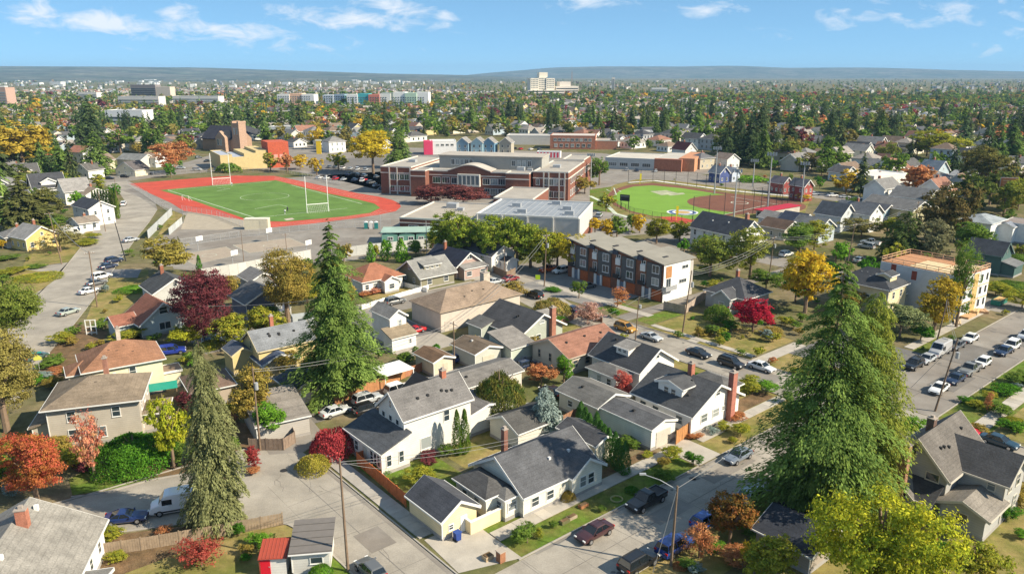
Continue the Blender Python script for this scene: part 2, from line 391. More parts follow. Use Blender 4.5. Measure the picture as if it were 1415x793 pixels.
sheet('lawn', rect(113, 16, 200, 31.5), Z1, 'lawn')
sheet('lawn', rect(128, 48.9, 150, 52.4), Z1, 'lawn')
sheet('lawn', rect(113, 14, 160, 31), Z1, 'dry_lawn')
sheet('lawn', rect(80, 143, 100, 150), Z1, 'dry_lawn')
sheet('lawn', rect(82, 148, 92, 153), Z2, 'lawn')
sheet('lawn', grd((60, -20), (101, -20), (101, 34), (60, 34)), Z1, 'dry_lawn')
sheet('lawn', rect(76, 20, 100, 33), Z2, 'lawn')
sheet('lawn', pxs((30, 372), (0, 392), (-20, 420), (30, 416), (58, 400), (80, 384), (78, 378)), Z2, 'dry_lawn')
sheet('lawn', pxs((40, 352), (150, 298), (128, 322), (104, 350), (95, 362), (30, 370)), Z1, 'dry_lawn')
sheet('lawn', pxs((127, 420), (146, 395), (160, 372), (205, 372), (205, 400), (160, 440), (118, 445)), Z1, 'dry_lawn')
sheet('lawn', pxs((215, 330), (240, 290), (258, 292), (235, 322), (262, 325), (262, 331), (205, 345)), Z1, 'dry_lawn')
sheet('soil', pxs((57, 470), (100, 447), (150, 458), (122, 505), (90, 530), (50, 520)), Z1, 'bare_soil')
sheet('soil', pxs((398, 560), (436, 553), (440, 575), (405, 590)), Z1, 'bare_soil')
sheet('soil', rect(50, 57.2, 73, 58.6), Z2, 'bare_soil')
sheet('soil', rect(90, 57.2, 101, 60), Z2, 'bare_soil')
sheet('lawn', pxs((100, 684), (150, 677), (205, 662), (214, 650), (190, 644), (120, 650), (95, 662)), .03, 'lawn')
sheet('soil', pxs((205, 662), (262, 652), (300, 640), (270, 628), (200, 640)), .028, 'bare_soil')
kerb(pxs((98, 687), (150, 680), (206, 664), (262, 654), (300, 650)))
# driveways and paths
CC = (.40, .365, .315)
def pad(name, pts, z=.03, color=CC):
    o = sheet(name, pts, z, 'concrete', color); return o
pad('driveway', grd((38, 53.6), (44.5, 51.4), (44.5, 60.5), (38.5, 60.5)))
pad('driveway', rect(74.2, 51.4, 79, 66)); pad('driveway', rect(80, 55, 85, 63))
pad('driveway', rect(113, 107, 128, 132), .034, (.22, .21, .2)); pad('path', rect(117, 96, 119, 131), .04)
pad('path', rect(112, 66, 126, 68.5)); pad('path', rect(111.6, 80, 113, 82))
pad('parking_lot', rect(66, 108, 78.5, 130), .034, (.33, .30, .26)); pad('parking_lot', rect(60, 116, 78, 132.3), .038, (.15, .145, .14))
pad('driveway', pxs((140, 372), (196, 372), (190, 384), (146, 384)), .034, (.2, .19, .185))
pad('driveway', pxs((60, 318), (130, 320), (140, 312), (110, 306)), .03)
pad('driveway', rect(-4, 100, 3, 118), .034, (.18, .18, .18))
pad('parking_lot', rect(120, 48.9, 138, 66), .03, (.14, .135, .13))
pad('patio', rect(62, 72, 68, 82), .03, (.3, .27, .24)); pad('patio', rect(46, 60.4, 50.5, 66), .05, (.30, .22, .16))
# sidewalks laid slab by slab
def pavement(a0, b0, a1, b1, step=1.55, h=.10, color=(.42, .385, .335), name='pavement'):
    base = thing(name, '', '', (*W(a0, b0), 0), GA); del base['label'], base['category']; base['kind'] = 'structure'
    HARD.append(rect(a0, b0, a1, b1)); la, lb = a1 - a0, b1 - b0; along_a = abs(la) > abs(lb)
    L = la if along_a else lb; n = max(1, int(round(L / step))); w = lb if along_a else la; s = L / n
    me = MB().box(.0, .0, -.02, (s if along_a else w) - .025, (w if along_a else s) - .025, h).mesh('paving_slab', 'concrete')
    for k in range(n):
        f = 1 + rng.uniform(-.10, .08)
        o = ob('paving_slab', me, base, tuple(c * f for c in color), ((k * s, 0, rng.uniform(-.008, .006)) if along_a else (0, k * s, rng.uniform(-.008, .006))))
    return base
pavement(44.6, 55.1, 74.1, 57.0); pavement(85.2, 55.3, 101.5, 57.0)
pavement(38.2, 61, 40.2, 71.5); pavement(38.2, 71.5, 40.2, 86, color=(.36, .335, .3)); pavement(26.6, 52, 28.2, 69)
pavement(112.5, 31.6, 175, 33.7); pavement(139, 52.5, 176, 54.2); pavement(113, 69, 114.4, 92)
# concrete bays of the foreground carriageways
def bays(a0, b0, a1, b1, na, nb, color):
    la, lb = (a1 - a0) / na, (b1 - b0) / nb
    me = MB().box(0, 0, -.01, la - .035, lb - .035, .012).mesh('road_bay', 'road')
    for i in range(na):
        for j in range(nb):
            x, y = W(a0 + i * la, b0 + j * lb)
            o = ob('road_bay', me, road, color, (x, y, Z2 + .004 + rng.uniform(-.003, .003)), GA)
bays(30.1, 42.4, 101.4, 51.1, 15, 2, (1, 1, 1)); bays(30.1, 51.5, 37.5, 82, 2, 6, (1, 1, 1))
# irregular repairs and tar-sealed cracks
for (a, b, da, db) in [(60, 46, 6, 2.2), (72, 47.5, 9, 2), (84, 43, 5, 4), (96, 45, 4, 4.5), (104, 60, 5, 9), (104, 84, 3, 7), (124, 40, 9, 4), (138, 43, 12, 4.5), (156, 40, 6, 4), (33, 62, 3, 4)]:
    sheet('asphalt_patch', rect(a, b, a + da, b + db), .0345 + .001 * (a % 3), 'asphalt_old' if a < 110 else 'asphalt')
def seam(p0, p1, w=.07, m='asphalt', name='tar_seam', z=.0385):
    L, Rr = off_poly([W(*p0), W(*p1)], w / 2); stuff(MB().face([(*Rr[0], z), (*Rr[1], z), (*L[1], z), (*L[0], z)]).build(name, m))
seam((16, 46.8), (101.5, 46.8)); seam((106.8, -30), (106.8, 130), z=.0392); seam((33.8, 41), (33.8, 84)); seam((113, 43.4), (260, 43.4), .09)
for a in range(34, 100, 11): seam((a + rng.uniform(-1, 1), 42.6), (a + rng.uniform(-1, 1), 51), .05, z=.0388)
for b in range(56, 126, 12): seam((102.3, b), (111.2, b + rng.uniform(-1, 1)), .05, z=.0396)
for b in (58, 67, 76): seam((30, b), (37.4, b + rng.uniform(-1, 1)), .05, z=.0388)
for a in range(120, 230, 14): seam((a, 38.4), (a + rng.uniform(-2, 2), 48.4), .10, z=.0405)
for (p0, p1) in [((46, 51.0), (101, 51.0)), ((46, 42.55), (101, 42.55)), ((37.3, 53), (37.3, 81)), ((111.1, 52), (111.1, 96)), ((102.35, 54), (102.35, 92)), ((122, 48.3), (250, 48.3)), ((112.5, 38.3), (250, 38.3))]: seam(p0, p1, .42, 'asphalt_old', 'gutter', .0412)
for _ in range(34):                                                # oil drips where cars stand
    a, b = [(rng.uniform(44, 100), rng.choice([43.6, 49.8])), (rng.choice([103.4, 110]), rng.uniform(54, 125)), (rng.uniform(114, 190), rng.choice([39.6, 47]))][_ % 3]
    x, y = W(a + rng.normal(0, .3), b + rng.normal(0, .3)); q = rng.uniform(.2, .55); stuff(MB().face([(x + q * rng.uniform(.7, 1.3) * math.cos(t * .9), y + q * rng.uniform(.7, 1.3) * math.sin(t * .9), .0432) for t in range(7)]).build('oil_stain', 'asphalt'))
def crack(pts, w=.07):
    L, Rr = off_poly([W(*p) for p in pts], w / 2); mb = MB()
    for i in range(len(pts) - 1): mb.face([(*Rr[i], .036), (*Rr[i + 1], .036), (*L[i + 1], .036), (*L[i], .036)])
    stuff(mb.build('road_crack', 'asphalt_old'))
for _ in range(44):
    if _ < 24: a, b, da, db = rng.uniform(40, 98), rng.uniform(43, 50), rng.uniform(-4, 4), rng.uniform(-2, 2)
    else: a, b, da, db = rng.uniform(30.6, 37), rng.uniform(56, 90), rng.uniform(-2, 2), rng.uniform(-5, 5)
    crack([(a + da * t + rng.uniform(-.3, .3), b + db * t + rng.uniform(-.3, .3)) for t in (0, .25, .5, .75, 1)], rng.uniform(.04, .08))
struct(MB().prism([(P(392, 650)[0] + .45 * math.cos(k), P(392, 650)[1] + .45 * math.sin(k)) for k in [i * math.pi / 8 for i in range(16)]], .0, .045).build('manhole_cover', 'metal_dark'))

# ------------------------------------------------------------------ sports grounds
sheet('school_yard', pxs((165, 262), (560, 235), (830, 240), (1120, 262), (1110, 300), (960, 318), (820, 330), (800, 350), (640, 345), (590, 345), (400, 372), (230, 368), (200, 345), (262, 300)), Z1, 'asphalt_old')
sheet('running_track', pxs((178, 254), (289, 245.2), (326, 243), (379, 243.4), (413, 250), (453, 258.5), (495, 267.5), (523, 272), (542, 276.5), (552, 281.5), (554, 286), (547, 292), (523, 297), (489, 302), (424, 310), (365, 315.5), (336, 304), (254, 291.6), (236, 280.5)), .03, 'track_red')
sheet('turf_field', pxs((221, 263), (300, 256), (381, 249.4), (413, 257.5), (453, 267.5), (495, 276), (517, 281.5), (525.5, 287.5), (512, 294.4), (475, 299.5), (396, 306.5), (365, 306), (337, 302), (283, 283), (252, 272)), .05, 'turf')
WP = 'white_paint'
mat('pitch_paint', col=(.5, .55, .45), var=.25, scale=.4)
def line(pts, w=.35, z=.07, m='pitch_paint', name='pitch_line'):
    L, Rr = off_poly(pts, w / 2); mb = MB()
    for i in range(len(pts) - 1): mb.face([(*Rr[i], z), (*Rr[i + 1], z), (*L[i + 1], z), (*L[i], z)])
    return struct(mb.build(name, m))
line(pxs((232, 263), (355, 302))); line(pxs((232, 263), (376, 251))); line(pxs((268, 283), (412, 296)) if 0 else pxs((355, 301), (480, 288)), .3); line(pxs((402, 256), (500, 282)), .3)
cx, cy = P(366, 272)
line([(cx + 9.5 * math.cos(t * .21), cy + 9.5 * math.sin(t * .21)) for t in range(31)], .18)
line(pxs((352, 289), (385, 283), (398, 286)), .3); line(pxs((300, 259.5), (318, 261), (300, 264)), .3)
for k in (1, 2, 3):
    f = k / 4
    A_ = [(178 + f * 43, 254 + f * 9), (236 + f * 16, 281 - f * 9), (300 + f * 20, 302 - f * 8), (350 + f * 10, 313 - f * 7)]
    line([P(547 - f * 25, 292 - f * 2.5), P(523 - f * 16, 297 - f * 2), P(489 - f * 20, 302 - f * 2.5), P(424 - f * 24, 310 - f * 3), P(370, 315 - f * 8)], .12, .045)
    line([P(379, 243.4 + f * 6), P(413, 250 + f * 7), P(453, 258.5 + f * 8.5), P(495, 267.5 + f * 8), P(523, 273 + f * 8)], .12, .045)
sheet('paving', pxs((262, 291), (336, 304), (362, 314), (300, 318), (250, 317), (256, 300)), .02, 'concrete', (.36, .31, .24))
# basketball courts
court = sheet('sports_court', pxs((232, 345), (350, 325), (470, 310), (560, 320), (560, 335), (420, 366), (330, 378), (240, 372)), .022, 'asphalt_old')
for q in [((245, 353), (312, 341), (332, 352), (268, 366)), ((322, 339), (400, 329), (425, 339), (345, 350))]:
    sheet('sports_court', pxs(*q), .03, 'concrete', (.34, .28, .22)); line(pxs(*q, q[0]), .14, .05)
    c = P(sum(p[0] for p in q) / 4, sum(p[1] for p in q) / 4); line([(c[0] + 1.9 * math.cos(t * .3), c[1] + 1.9 * math.sin(t * .3)) for t in range(22)], .12, .05)
# ball field
sheet('lawn', pxs((815, 275), (850, 255), (880, 248), (930, 250), (1030, 262), (1120, 275), (1110, 300), (960, 316), (880, 300), (820, 290)), .018, 'dry_lawn')
sheet('lawn', pxs((815, 262), (845, 258), (838, 280), (850, 294), (815, 290)), .024, 'lawn')
sheet('infield', pxs((837.8, 270.8), (848, 262), (868, 255.7), (901, 253), (941, 257), (1001.8, 266.5), (1050, 272), (1098, 277), (1060, 292), (1010, 298), (956, 305), (913.5, 301.5), (875.7, 295), (848, 283.4)), .03, 'infield')
sheet('turf_field', pxs((846.5, 272), (857, 263.5), (875.7, 258), (901, 256.4), (941, 260.3), (991.7, 268), (1060, 276), (1040, 290), (1000, 297), (956, 303.6), (901, 298.5), (870.6, 291.5), (852.5, 281.5)), .045, 'turf_bright')
cx, cy = P(1030, 281.5)
sheet('infield', [(cx + 22 * math.cos(t * .2), cy + 22 * math.sin(t * .2)) for t in range(32)], .06, 'infield')
line([(P(1022, 280.5)[0] + 3.2 * math.cos(t * .3), P(1022, 280.5)[1] + 3.2 * math.sin(t * .3)) for t in range(22)], .4, .075)
line(pxs((1000, 297), (1058, 284)), .4, .08); line(pxs((1075, 283), (1010, 272)), .3, .08)
mat('faded_mark', col=(.36, .37, .24), var=.25, scale=.3)
for q in [((898, 264.5), (921, 263.2), (938, 267.6), (914, 270.2)), ((921, 268.4), (944, 266.6), (947, 268.6), (926, 270.6))]:
    sheet('field_emblem', pxs(*q), .062, 'faded_mark')
cx, cy = P(943, 293.6); 
mat('emblem_blue', col=(.06, .11, .26), var=.2); mat('emblem_gold', col=(.45, .30, .12), var=.2)
for r_, m_, z_ in ((5.6, 'white_paint', .062), (5.0, 'emblem_blue', .07), (3.6, 'white_paint', .078), (2.8, 'emblem_gold', .086)):
    sheet('field_emblem', [(cx + r_ * math.cos(t * .2), cy + r_ * math.sin(t * .2)) for t in range(32)], z_, m_)
sheet('paving', pxs((912, 300), (935, 299.5), (962, 305), (945, 310), (920, 306)), .07, 'track_red')
line(pxs((838, 262), (852, 270), (848, 259.5), (858, 265)), .5, .06); line(pxs((815, 271), (836, 281), (850, 295), (885, 306)), 1.6, .06)
line(pxs((868, 252.5), (905, 250), (1005, 263), (1100, 272)), 2.0, .05, 'white_paint', 'path')
# streets around the school and beyond
sheet('asphalt_lot', pxs((230, 232), (300, 212), (400, 198), (480, 205), (560, 204), (700, 208), (830, 212), (960, 225), (1000, 240), (900, 243), (830, 240), (560, 216), (520, 262), (480, 250), (400, 236), (300, 233)), .006, 'asphalt_old')
sheet('road', pxs((430, 222), (560, 214), (640, 214), (560, 222), (535, 250), (520, 262), (430, 240)), .014, 'asphalt')
sheet('road', pxs((815, 238), (880, 236), (960, 240), (1100, 260), (1230, 280), (1230, 290), (1090, 268), (950, 250), (860, 247), (815, 246)), .02, 'asphalt_old')
sheet('road', pxs((820, 325), (850, 318), (880, 305), (820, 290), (815, 300)), .02, 'asphalt_old')
# ------------------------------------------------------------------ house kit
WHITE = (.72, .71, .68); CREAM = (.72, .66, .50); BLACKR = (.07, .071, .078); GREYR = (.24, .228, .215); DARKR = (.125, .122, .12)
BROWNR = (.20, .145, .105); REDR = (.27, .115, .075); TANR = (.27, .21, .155); BRICK = (.30, .115, .07)
_wm = {}
def win_mesh(w, h, rail=True, t=.09):
    k = (round(w, 2), round(h, 2), rail, t)
    if k not in _wm:
        f = MB(); a = w / 2
        f.box(-a, -.07, 0, -a + t, .03, h); f.box(a - t, -.07, 0, a, .03, h)
        f.box(-a + t, -.07, h - t, a - t, .03, h); f.box(-a - .05, -.11, -.06, a + .05, .03, 0)
        f.box(-a + t, -.07, 0, a - t, .03, t * .8)
        if rail == 'v':
            n = max(1, int(round(w / 1.0)) - 1)
            for i in range(n): f.box(-a + w * (i + 1) / (n + 1) - .04, -.065, t * .8, -a + w * (i + 1) / (n + 1) + .04, .03, h - t)
        elif rail: f.box(-a + t, -.06, h * .52 - .03, a - t, .03, h * .52 + .03)
        g = MB().box(-a + t, -.035, t * .8, a - t, .0, h - t)
        _wm[k] = (f.mesh('window', 'trim'), g.mesh('pane', 'glass'))
    return _wm[k]
FACE_R = {'y': 0, 'x': -math.pi / 2, 'Y': math.pi, 'X': math.pi / 2}
def add_window(root, face, blk, u, z, w, h, rail=True, color=WHITE):
    x, y, dx, dy = blk['x'], blk['y'], blk['dx'], blk['dy']
    loc = {'y': (x + u, y, z), 'x': (x, y + u, z), 'Y': (x + u, y + dy, z), 'X': (x + dx, y + u, z)}[face]
    fm, gm = win_mesh(w, h, rail)
    f = ob('window', fm, root, color, loc, FACE_R[face]); ob('pane', gm, f)
    return f
def B(x, y, dx, dy, h, roof='ga', p=.5, oh=.4, z0=0.0, rc=None, wc=None, t=.2, trim=True):
    return dict(x=x, y=y, dx=dx, dy=dy, h=h, roof=roof, p=p, oh=oh, z0=z0, rc=rc, wc=wc, t=t, trim=trim)
def block_wall(mb, b):
    x, y, dx, dy, h, z0, p = b['x'], b['y'], b['dx'], b['dy'], b['h'], b['z0'], b['p']
    if b['roof'] == 'ga': mb.extr([(y, z0), (y + dy, z0), (y + dy, h), (y + dy / 2, h + p * dy / 2), (y, h)], 'x', x, x + dx)
    elif b['roof'] == 'gb': mb.extr([(x, z0), (x + dx, z0), (x + dx, h), (x + dx / 2, h + p * dx / 2), (x, h)], 'y', y, y + dy)
    elif b['roof'] == 'sx+': mb.extr([(x, z0), (x + dx, z0), (x + dx, h + p * dx), (x, h)], 'y', y, y + dy)
    elif b['roof'] == 'sx-': mb.extr([(x, z0), (x + dx, z0), (x + dx, h), (x, h + p * dx)], 'y', y, y + dy)
    elif b['roof'] == 'sy+': mb.extr([(y, z0), (y + dy, z0), (y + dy, h + p * dy), (y, h)], 'x', x, x + dx)
    elif b['roof'] == 'sy-': mb.extr([(y, z0), (y + dy, z0), (y + dy, h), (y, h + p * dy)], 'x', x, x + dx)
    elif b['roof'] == 'open': pass
    else: mb.box(x, y, z0, x + dx, y + dy, h)
def block_roof(b, trim):
    """roof solid of one block; adds its bargeboards and fascias to trim"""
    x, y, dx, dy, h, p, oh, t = b['x'], b['y'], b['dx'], b['dy'], b['h'] + .012, b['p'], b['oh'], b['t']
    r = MB(); k = b['roof']
    if k in ('ga', 'gb'):
        o, w, s0, s1, ax = (y, dy, x - oh, x + dx + oh, 'x') if k == 'ga' else (x, dx, y - oh, y + dy + oh, 'y')
        e = h - p * oh; rz = h + p * w / 2; T = t * math.sqrt(1 + p * p)
        r.extr([(o - oh, e), (o + w / 2, rz), (o + w + oh, e), (o + w + oh, e + T), (o + w / 2, rz + T), (o - oh, e + T)], ax, s0, s1)
        if trim is not None:
            for a0, a1 in ((s0 - .06, s0 - .004), (s1 + .004, s1 + .06)):
                trim.extr([(o - oh, e - .12), (o + w / 2, rz - .12), (o + w / 2, rz + T - .015), (o - oh, e + T - .015)], ax, a0, a1)
                trim.extr([(o + w / 2, rz - .12), (o + w + oh, e - .12), (o + w + oh, e + T - .015), (o + w / 2, rz + T - .015)], ax, a0, a1)
            for q0, q1 in ((o - oh - .1, o - oh - .004), (o + w + oh + .004, o + w + oh + .1)):
                (trim.box(s0, q0, e + .03, s1, q1, e + T - .02) if ax == 'x' else trim.box(q0, s0, e + .03, q1, s1, e + T - .02))
    elif k == 'hip':
        X0, X1, Y0, Y1 = x - oh, x + dx + oh, y - oh, y + dy + oh; m = min(X1 - X0, Y1 - Y0) / 2; top = h + p * m
        if X1 - X0 >= Y1 - Y0: rd = [(X0 + m, (Y0 + Y1) / 2, top + t), (X1 - m, (Y0 + Y1) / 2, top + t)]
        else: rd = [((X0 + X1) / 2, Y0 + m, top + t), ((X0 + X1) / 2, Y1 - m, top + t)]
        i = len(r.v); r.v += [(X0, Y0, h), (X1, Y0, h), (X1, Y1, h), (X0, Y1, h), (X0, Y0, h + t), (X1, Y0, h + t), (X1, Y1, h + t), (X0, Y1, h + t)] + rd
        for q in ((3, 2, 1, 0), (0, 1, 5, 4), (1, 2, 6, 5), (2, 3, 7, 6), (3, 0, 4, 7)): r.f.append(tuple(i + c for c in q))
        if X1 - X0 >= Y1 - Y0: fs = ((4, 5, 9, 8), (5, 6, 9), (6, 7, 8, 9), (7, 4, 8))
        else: fs = ((4, 5, 8), (5, 6, 9, 8), (6, 7, 9), (7, 4, 8, 9))
        for q in fs: r.f.append(tuple(i + c for c in q))
        if trim is not None:
            trim.box(X0 - .09, Y0 - .09, h + .02, X1 + .09, Y0 - .004, h + t - .02); trim.box(X0 - .09, Y0 - .004, h + .02, X0 - .004, Y1, h + t - .02)
            trim.box(X1 + .004, Y0 - .004, h + .02, X1 + .09, Y1, h + t - .02)
    elif k in ('sx+', 'sx-', 'sy+', 'sy-'):
        s = p if k[2] == '+' else -p
        if k[1] == 'x':
            z = lambda q: (h if s > 0 else h + p * dx) + s * (q - x)
            r.extr([(x - oh, z(x - oh)), (x + dx + oh, z(x + dx + oh)), (x + dx + oh, z(x + dx + oh) + t), (x - oh, z(x - oh) + t)], 'y', y - oh, y + dy + oh)
            if trim is not None: trim.box(x - oh - .1, y - oh, z(x - oh) + .02, x - oh - .004, y + dy + oh, z(x - oh) + t - .02)
        else:
            z = lambda q: (h if s > 0 else h + p * dy) + s * (q - y)
            r.extr([(y - oh, z(y - oh)), (y + dy + oh, z(y + dy + oh)), (y + dy + oh, z(y + dy + oh) + t), (y - oh, z(y - oh) + t)], 'x', x - oh, x + dx + oh)
            if trim is not None: trim.box(x - oh, y - oh - .1, z(y - oh) + .02, x + dx + oh, y - oh - .004, z(y - oh) + t - .02)
    else:
        r.box(x - oh, y - oh, h, x + dx + oh, y + dy + oh, h + t)
        if trim is not None:
            trim.box(x - oh - .06, y - oh - .06, h - .05, x + dx + oh + .06, y - oh - .004, h + t + .12); trim.box(x - oh - .06, y - oh - .004, h - .05, x - oh - .004, y + dy + oh, h + t + .12)
            trim.box(x + dx + oh + .004, y - oh - .004, h - .05, x + dx + oh + .06, y + dy + oh, h + t + .12); trim.box(x - oh, y + dy + oh + .004, h - .05, x + dx + oh, y + dy + oh + .06, h + t + .12)
    return r
def chimney(root, x, y, z0, z1, w=.7, d=.6, color=BRICK):
    c = MB().box(x - w / 2, y - d / 2, z0, x + w / 2, y + d / 2, z1).build('chimney', 'brick', root, color)
    MB().box(x - w / 2 - .06, y - d / 2 - .06, z1, x + w / 2 + .06, y + d / 2 + .06, z1 + .12).box(x - .18, y - .18, z1 + .12, x + .18, y + .18, z1 + .4).build('chimney_cap', 'concrete', c, (.35, .3, .26))
    return c
def house(label, C, z, blocks, wall=WHITE, roof=DARKR, trim=WHITE, win=(), rot=40.0, chim=(), doors=(), vents=0, at0=False, name='house', cat='house', oh=None, siding='siding', roofm='shingle', found=True, dorm=(), vent_col=(.03, .03, .03)):
    """C: photograph position of the near eave corner of the first block (z: its height), or of its base (z = 0)"""
    rr = R(rot); b0 = blocks[0]; o = b0['oh'] if z > 0 else 0.0
    if oh is not None: o = oh
    cx, cy = P(C[0], C[1], z)
    c, s = math.cos(rr), math.sin(rr)
    lx, ly = (0, 0) if at0 else (o - b0['x'], o - b0['y'])
    root = thing(name, label, cat, (cx + lx * c - ly * s, cy + lx * s + ly * c, 0), rr)
    tr = MB(); groups = {}
    for b in blocks: groups.setdefault(b['wc'] or wall, []).append(b)
    for wc, bs in groups.items():
        w = MB()
        for b in bs: block_wall(w, b)
        if w.f: w.build('wall', siding, root, wc)
    for b in blocks:
        block_roof(b, tr if b['trim'] else None).build('roof', roofm if b['roof'] != 'flat' else 'flat_roofing', root, b['rc'] or roof)
    if tr.f: tr.build('bargeboard', 'trim', root, trim)
    if found:
        f = MB()
        for i, b in enumerate(blocks):
            if b['z0'] == 0 and b['roof'] != 'open': f.box(b['x'] - .03 - .003 * i, b['y'] - .03 - .003 * i, 0, b['x'] + b['dx'] + .03, b['y'] + b['dy'] + .03, .45 + .004 * i)
        f.build('foundation', 'concrete', root, (.33, .31, .29))
    for b in blocks[:2]:                                            # downspouts at the two front corners
        if b['roof'] != 'open' and b['z0'] == 0: MB().box(b['x'] - .09, b['y'] - .08, .3, b['x'] + .0, b['y'] + .0, b['h'] - .1).build('downspout', 'trim', root, trim)
    for w in win:
        face, bi, n, zs, ww, hh = w[:6]; rail = w[6] if len(w) > 6 else True; b = blocks[bi]
        L = b['dx'] if face in 'yY' else b['dy']
        us = n if isinstance(n, (list, tuple)) else [(i + .5) / n for i in range(n)]
        for u in us: add_window(root, face, b, u * L, zs, ww, hh, rail, trim)
    for (face, bi, u, ww, hh, colr) in doors:
        b = blocks[bi]; L = b['dx'] if face in 'yY' else b['dy']
        loc = {'y': (b['x'] + u * L, b['y'], 0), 'x': (b['x'], b['y'] + u * L, 0)}[face]
        d = MB().box(-ww / 2, -.05, .05, ww / 2, .02, hh).build('door', 'plain', root, colr, loc, FACE_R[face])
        if ww > 2: 
            for k in range(4): MB().box(-ww / 2 + .05, -.075, .1 + k * hh / 4, ww / 2 - .05, -.052, hh / 4 * (k + 1) - .03).build('door_panel', 'plain', d, colr)
        else: MB().box(-.05 + ww * .38, -.09, 1.0, ww * .38 + .05, -.052, 1.1).build('handle', 'metal_grey', d)
    for (x, y, z0, z1, *r_) in chim: chimney(root, x, y, z0, z1, *r_)
    b = blocks[0]
    for k in range(vents):
        u = rng.uniform(.15, .85); v = rng.uniform(.2, .42)
        if b['roof'] == 'ga' or (b['roof'] == 'hip' and b['dx'] >= b['dy']):
            u = .3 + .4 * (k + .5) / vents if b['roof'] == 'hip' else u
            xx, yy, zz = b['x'] + u * b['dx'], b['y'] + v * b['dy'], b['h'] + b['p'] * v * b['dy']
        elif b['roof'] in ('gb', 'hip'): 
            u = .3 + .4 * (k + .5) / vents if b['roof'] == 'hip' else u
            xx, yy, zz = b['x'] + v * b['dx'], b['y'] + u * b['dy'], b['h'] + b['p'] * v * b['dx']
        else: xx, yy, zz = b['x'] + u * b['dx'], b['y'] + rng.uniform(.2, .8) * b['dy'], b['h']
        MB().box(xx - .16, yy - .16, zz - .05, xx + .16, yy + .16, zz + .46).build('roof_vent', 'plain', root, vent_col)
    return root
def pipe_porch(root, pts, h, color=WHITE, w=.18):
    for (x, y) in pts: MB().box(x - w / 2, y - w / 2, 0, x + w / 2, y + w / 2, h).build('porch_post', 'trim', root, color)
BEIGE = (.47, .42, .35); YELLOW = (.70, .56, .25); PALEY = (.76, .69, .47); GREYW = (.40, .41, .42); BLUEW = (.42, .50, .53)

# ------------------------------------------------------------------ houses of the foreground and middle distance
h1 = house('white two-storey house with grey gable roof and lower front room behind orange-red board fence', (560.6, 639.5), 0,
      [B(0, 0, 10.5, 6.2, 6.0, 'ga', .85, .35), B(-4.0, -1.0, 4.0, 9.0, 3.1, 'sx+', .35, .3, rc=(.085, .09, .10)), B(10.5, .4, 6.6, 5.6, 3.2, 'gb', .25, .3)], (.69, .67, .62), (.16, .152, .148),
      win=[('x', 0, [.25, .52, .8], 3.9, .85, 1.7), ('x', 0, [.5], 6.6, .7, 1.1), ('y', 0, [.62], 3.9, 1.0, 1.6), ('y', 0, [.3], 1.0, 1.7, 1.7, False), ('y', 0, [.84], 1.1, 1.2, 1.7), ('x', 1, [.08, .17, .27], 1.0, .8, 1.6), ('x', 1, [.7, .82, .92], 1.1, 1.0, 1.4), ('y', 1, [.25, .7], 1.0, .8, 1.6), ('y', 2, [.65], 1.5, 1.5, 1.1)],
      chim=[(8.2, 3.1, 7.5, 9.7, .7, .7, (.42, .16, .1))], vents=5, doors=[('x', 1, .47, 1.0, 2.3, (.55, .5, .42))])
house('small pale yellow garage with dark gable roof by the kerb beside the cream cottage', (609.4, 722.4), 2.5,
      [B(0, 0, 4.6, 6.4, 2.5, 'gb', .62, .35)], (.74, .62, .38), (.075, .078, .09), doors=[('y', 0, .62, .9, 2.0, (.8, .78, .72))], win=[('y', 0, [.25], .9, .7, .7)], name='garage', cat='garage')
h4 = house('cream cottage with big dark roof and white porch rail facing the grass verge', (723, 688.6), 2.9,
      [B(0, 0, 11.5, 9.2, 2.9, 'ga', .62, .45, rc=(.095, .097, .105)), B(7.0, -.6, 5.0, 6.0, 2.9, 'gb', .62, .4, rc=(.095, .097, .105)), B(-3.6, 2.2, 3.6, 5.6, 2.8, 'hip', .5, .35, rc=(.085, .083, .083)), B(-2.0, .8, 2.0, 2.2, 2.7, 'hip', .4, .3, rc=(.145, .14, .132))], (.75, .71, .60), (.095, .097, .105),
      win=[('x', 2, [.3, .7], 1.0, 1.0, 1.3), ('x', 3, [.5], 1.0, 1.1, 1.2), ('y', 3, [.5], 1.1, 1.3, 1.1), ('y', 1, [.35, .62], 1.0, 1.1, 1.4), ('y', 0, [.15, .35], .9, 1.2, 1.2)], chim=[(3.5, 7.6, 4, 7.0, .6, .6, (.25, .12, .09))], vents=2, vent_col=(.6, .6, .6))
MB().extr([(-1.3 + 7.0, 2.55), (5.2, 2.45), (12.3, 2.45), (12.0, 2.55)], 'y', -1.4, -.9) if 0 else None
# patio wall and rail of the cream cottage
pw = thing('patio_wall', 'pale yellow patio wall with white coping in front of the cream cottage', 'wall', (*W(*[a + b for a, b in zip(G(650, 741), (0.2, 0.2))]), 0), GA)
MB().box(0, 0, 0, .2, 4.6, 1.5).box(.2, 0, 0, 8.2, .2, 1.5).build('wall', 'stucco', pw, (.74, .62, .38))
MB().box(-.06, -.06, 1.5, .26, 4.6, 1.6).box(.26, -.06, 1.5, 8.2, .26, 1.6).build('coping', 'trim', pw, WHITE)
house('cream garden shed with dark gable roof standing before the row of narrow evergreens', (822.7, 618), 2.9, [B(0, 0, 3.6, 6.6, 2.9, 'gb', .4, .35)], (.72, .68, .55), BLACKR, name='shed', cat='shed', win=[('x', 0, [.4], 1.2, .7, .8)])
house('long low white garage with black gable roof and closed beige door', (900.6, 596), 3.0, [B(0, 0, 5.0, 9.6, 3.0, 'gb', .28, .2)], (.72, .71, .67), (.105, .106, .112), doors=[('y', 0, .5, 3.0, 2.35, (.5, .46, .4))], name='garage', cat='garage', vents=1)
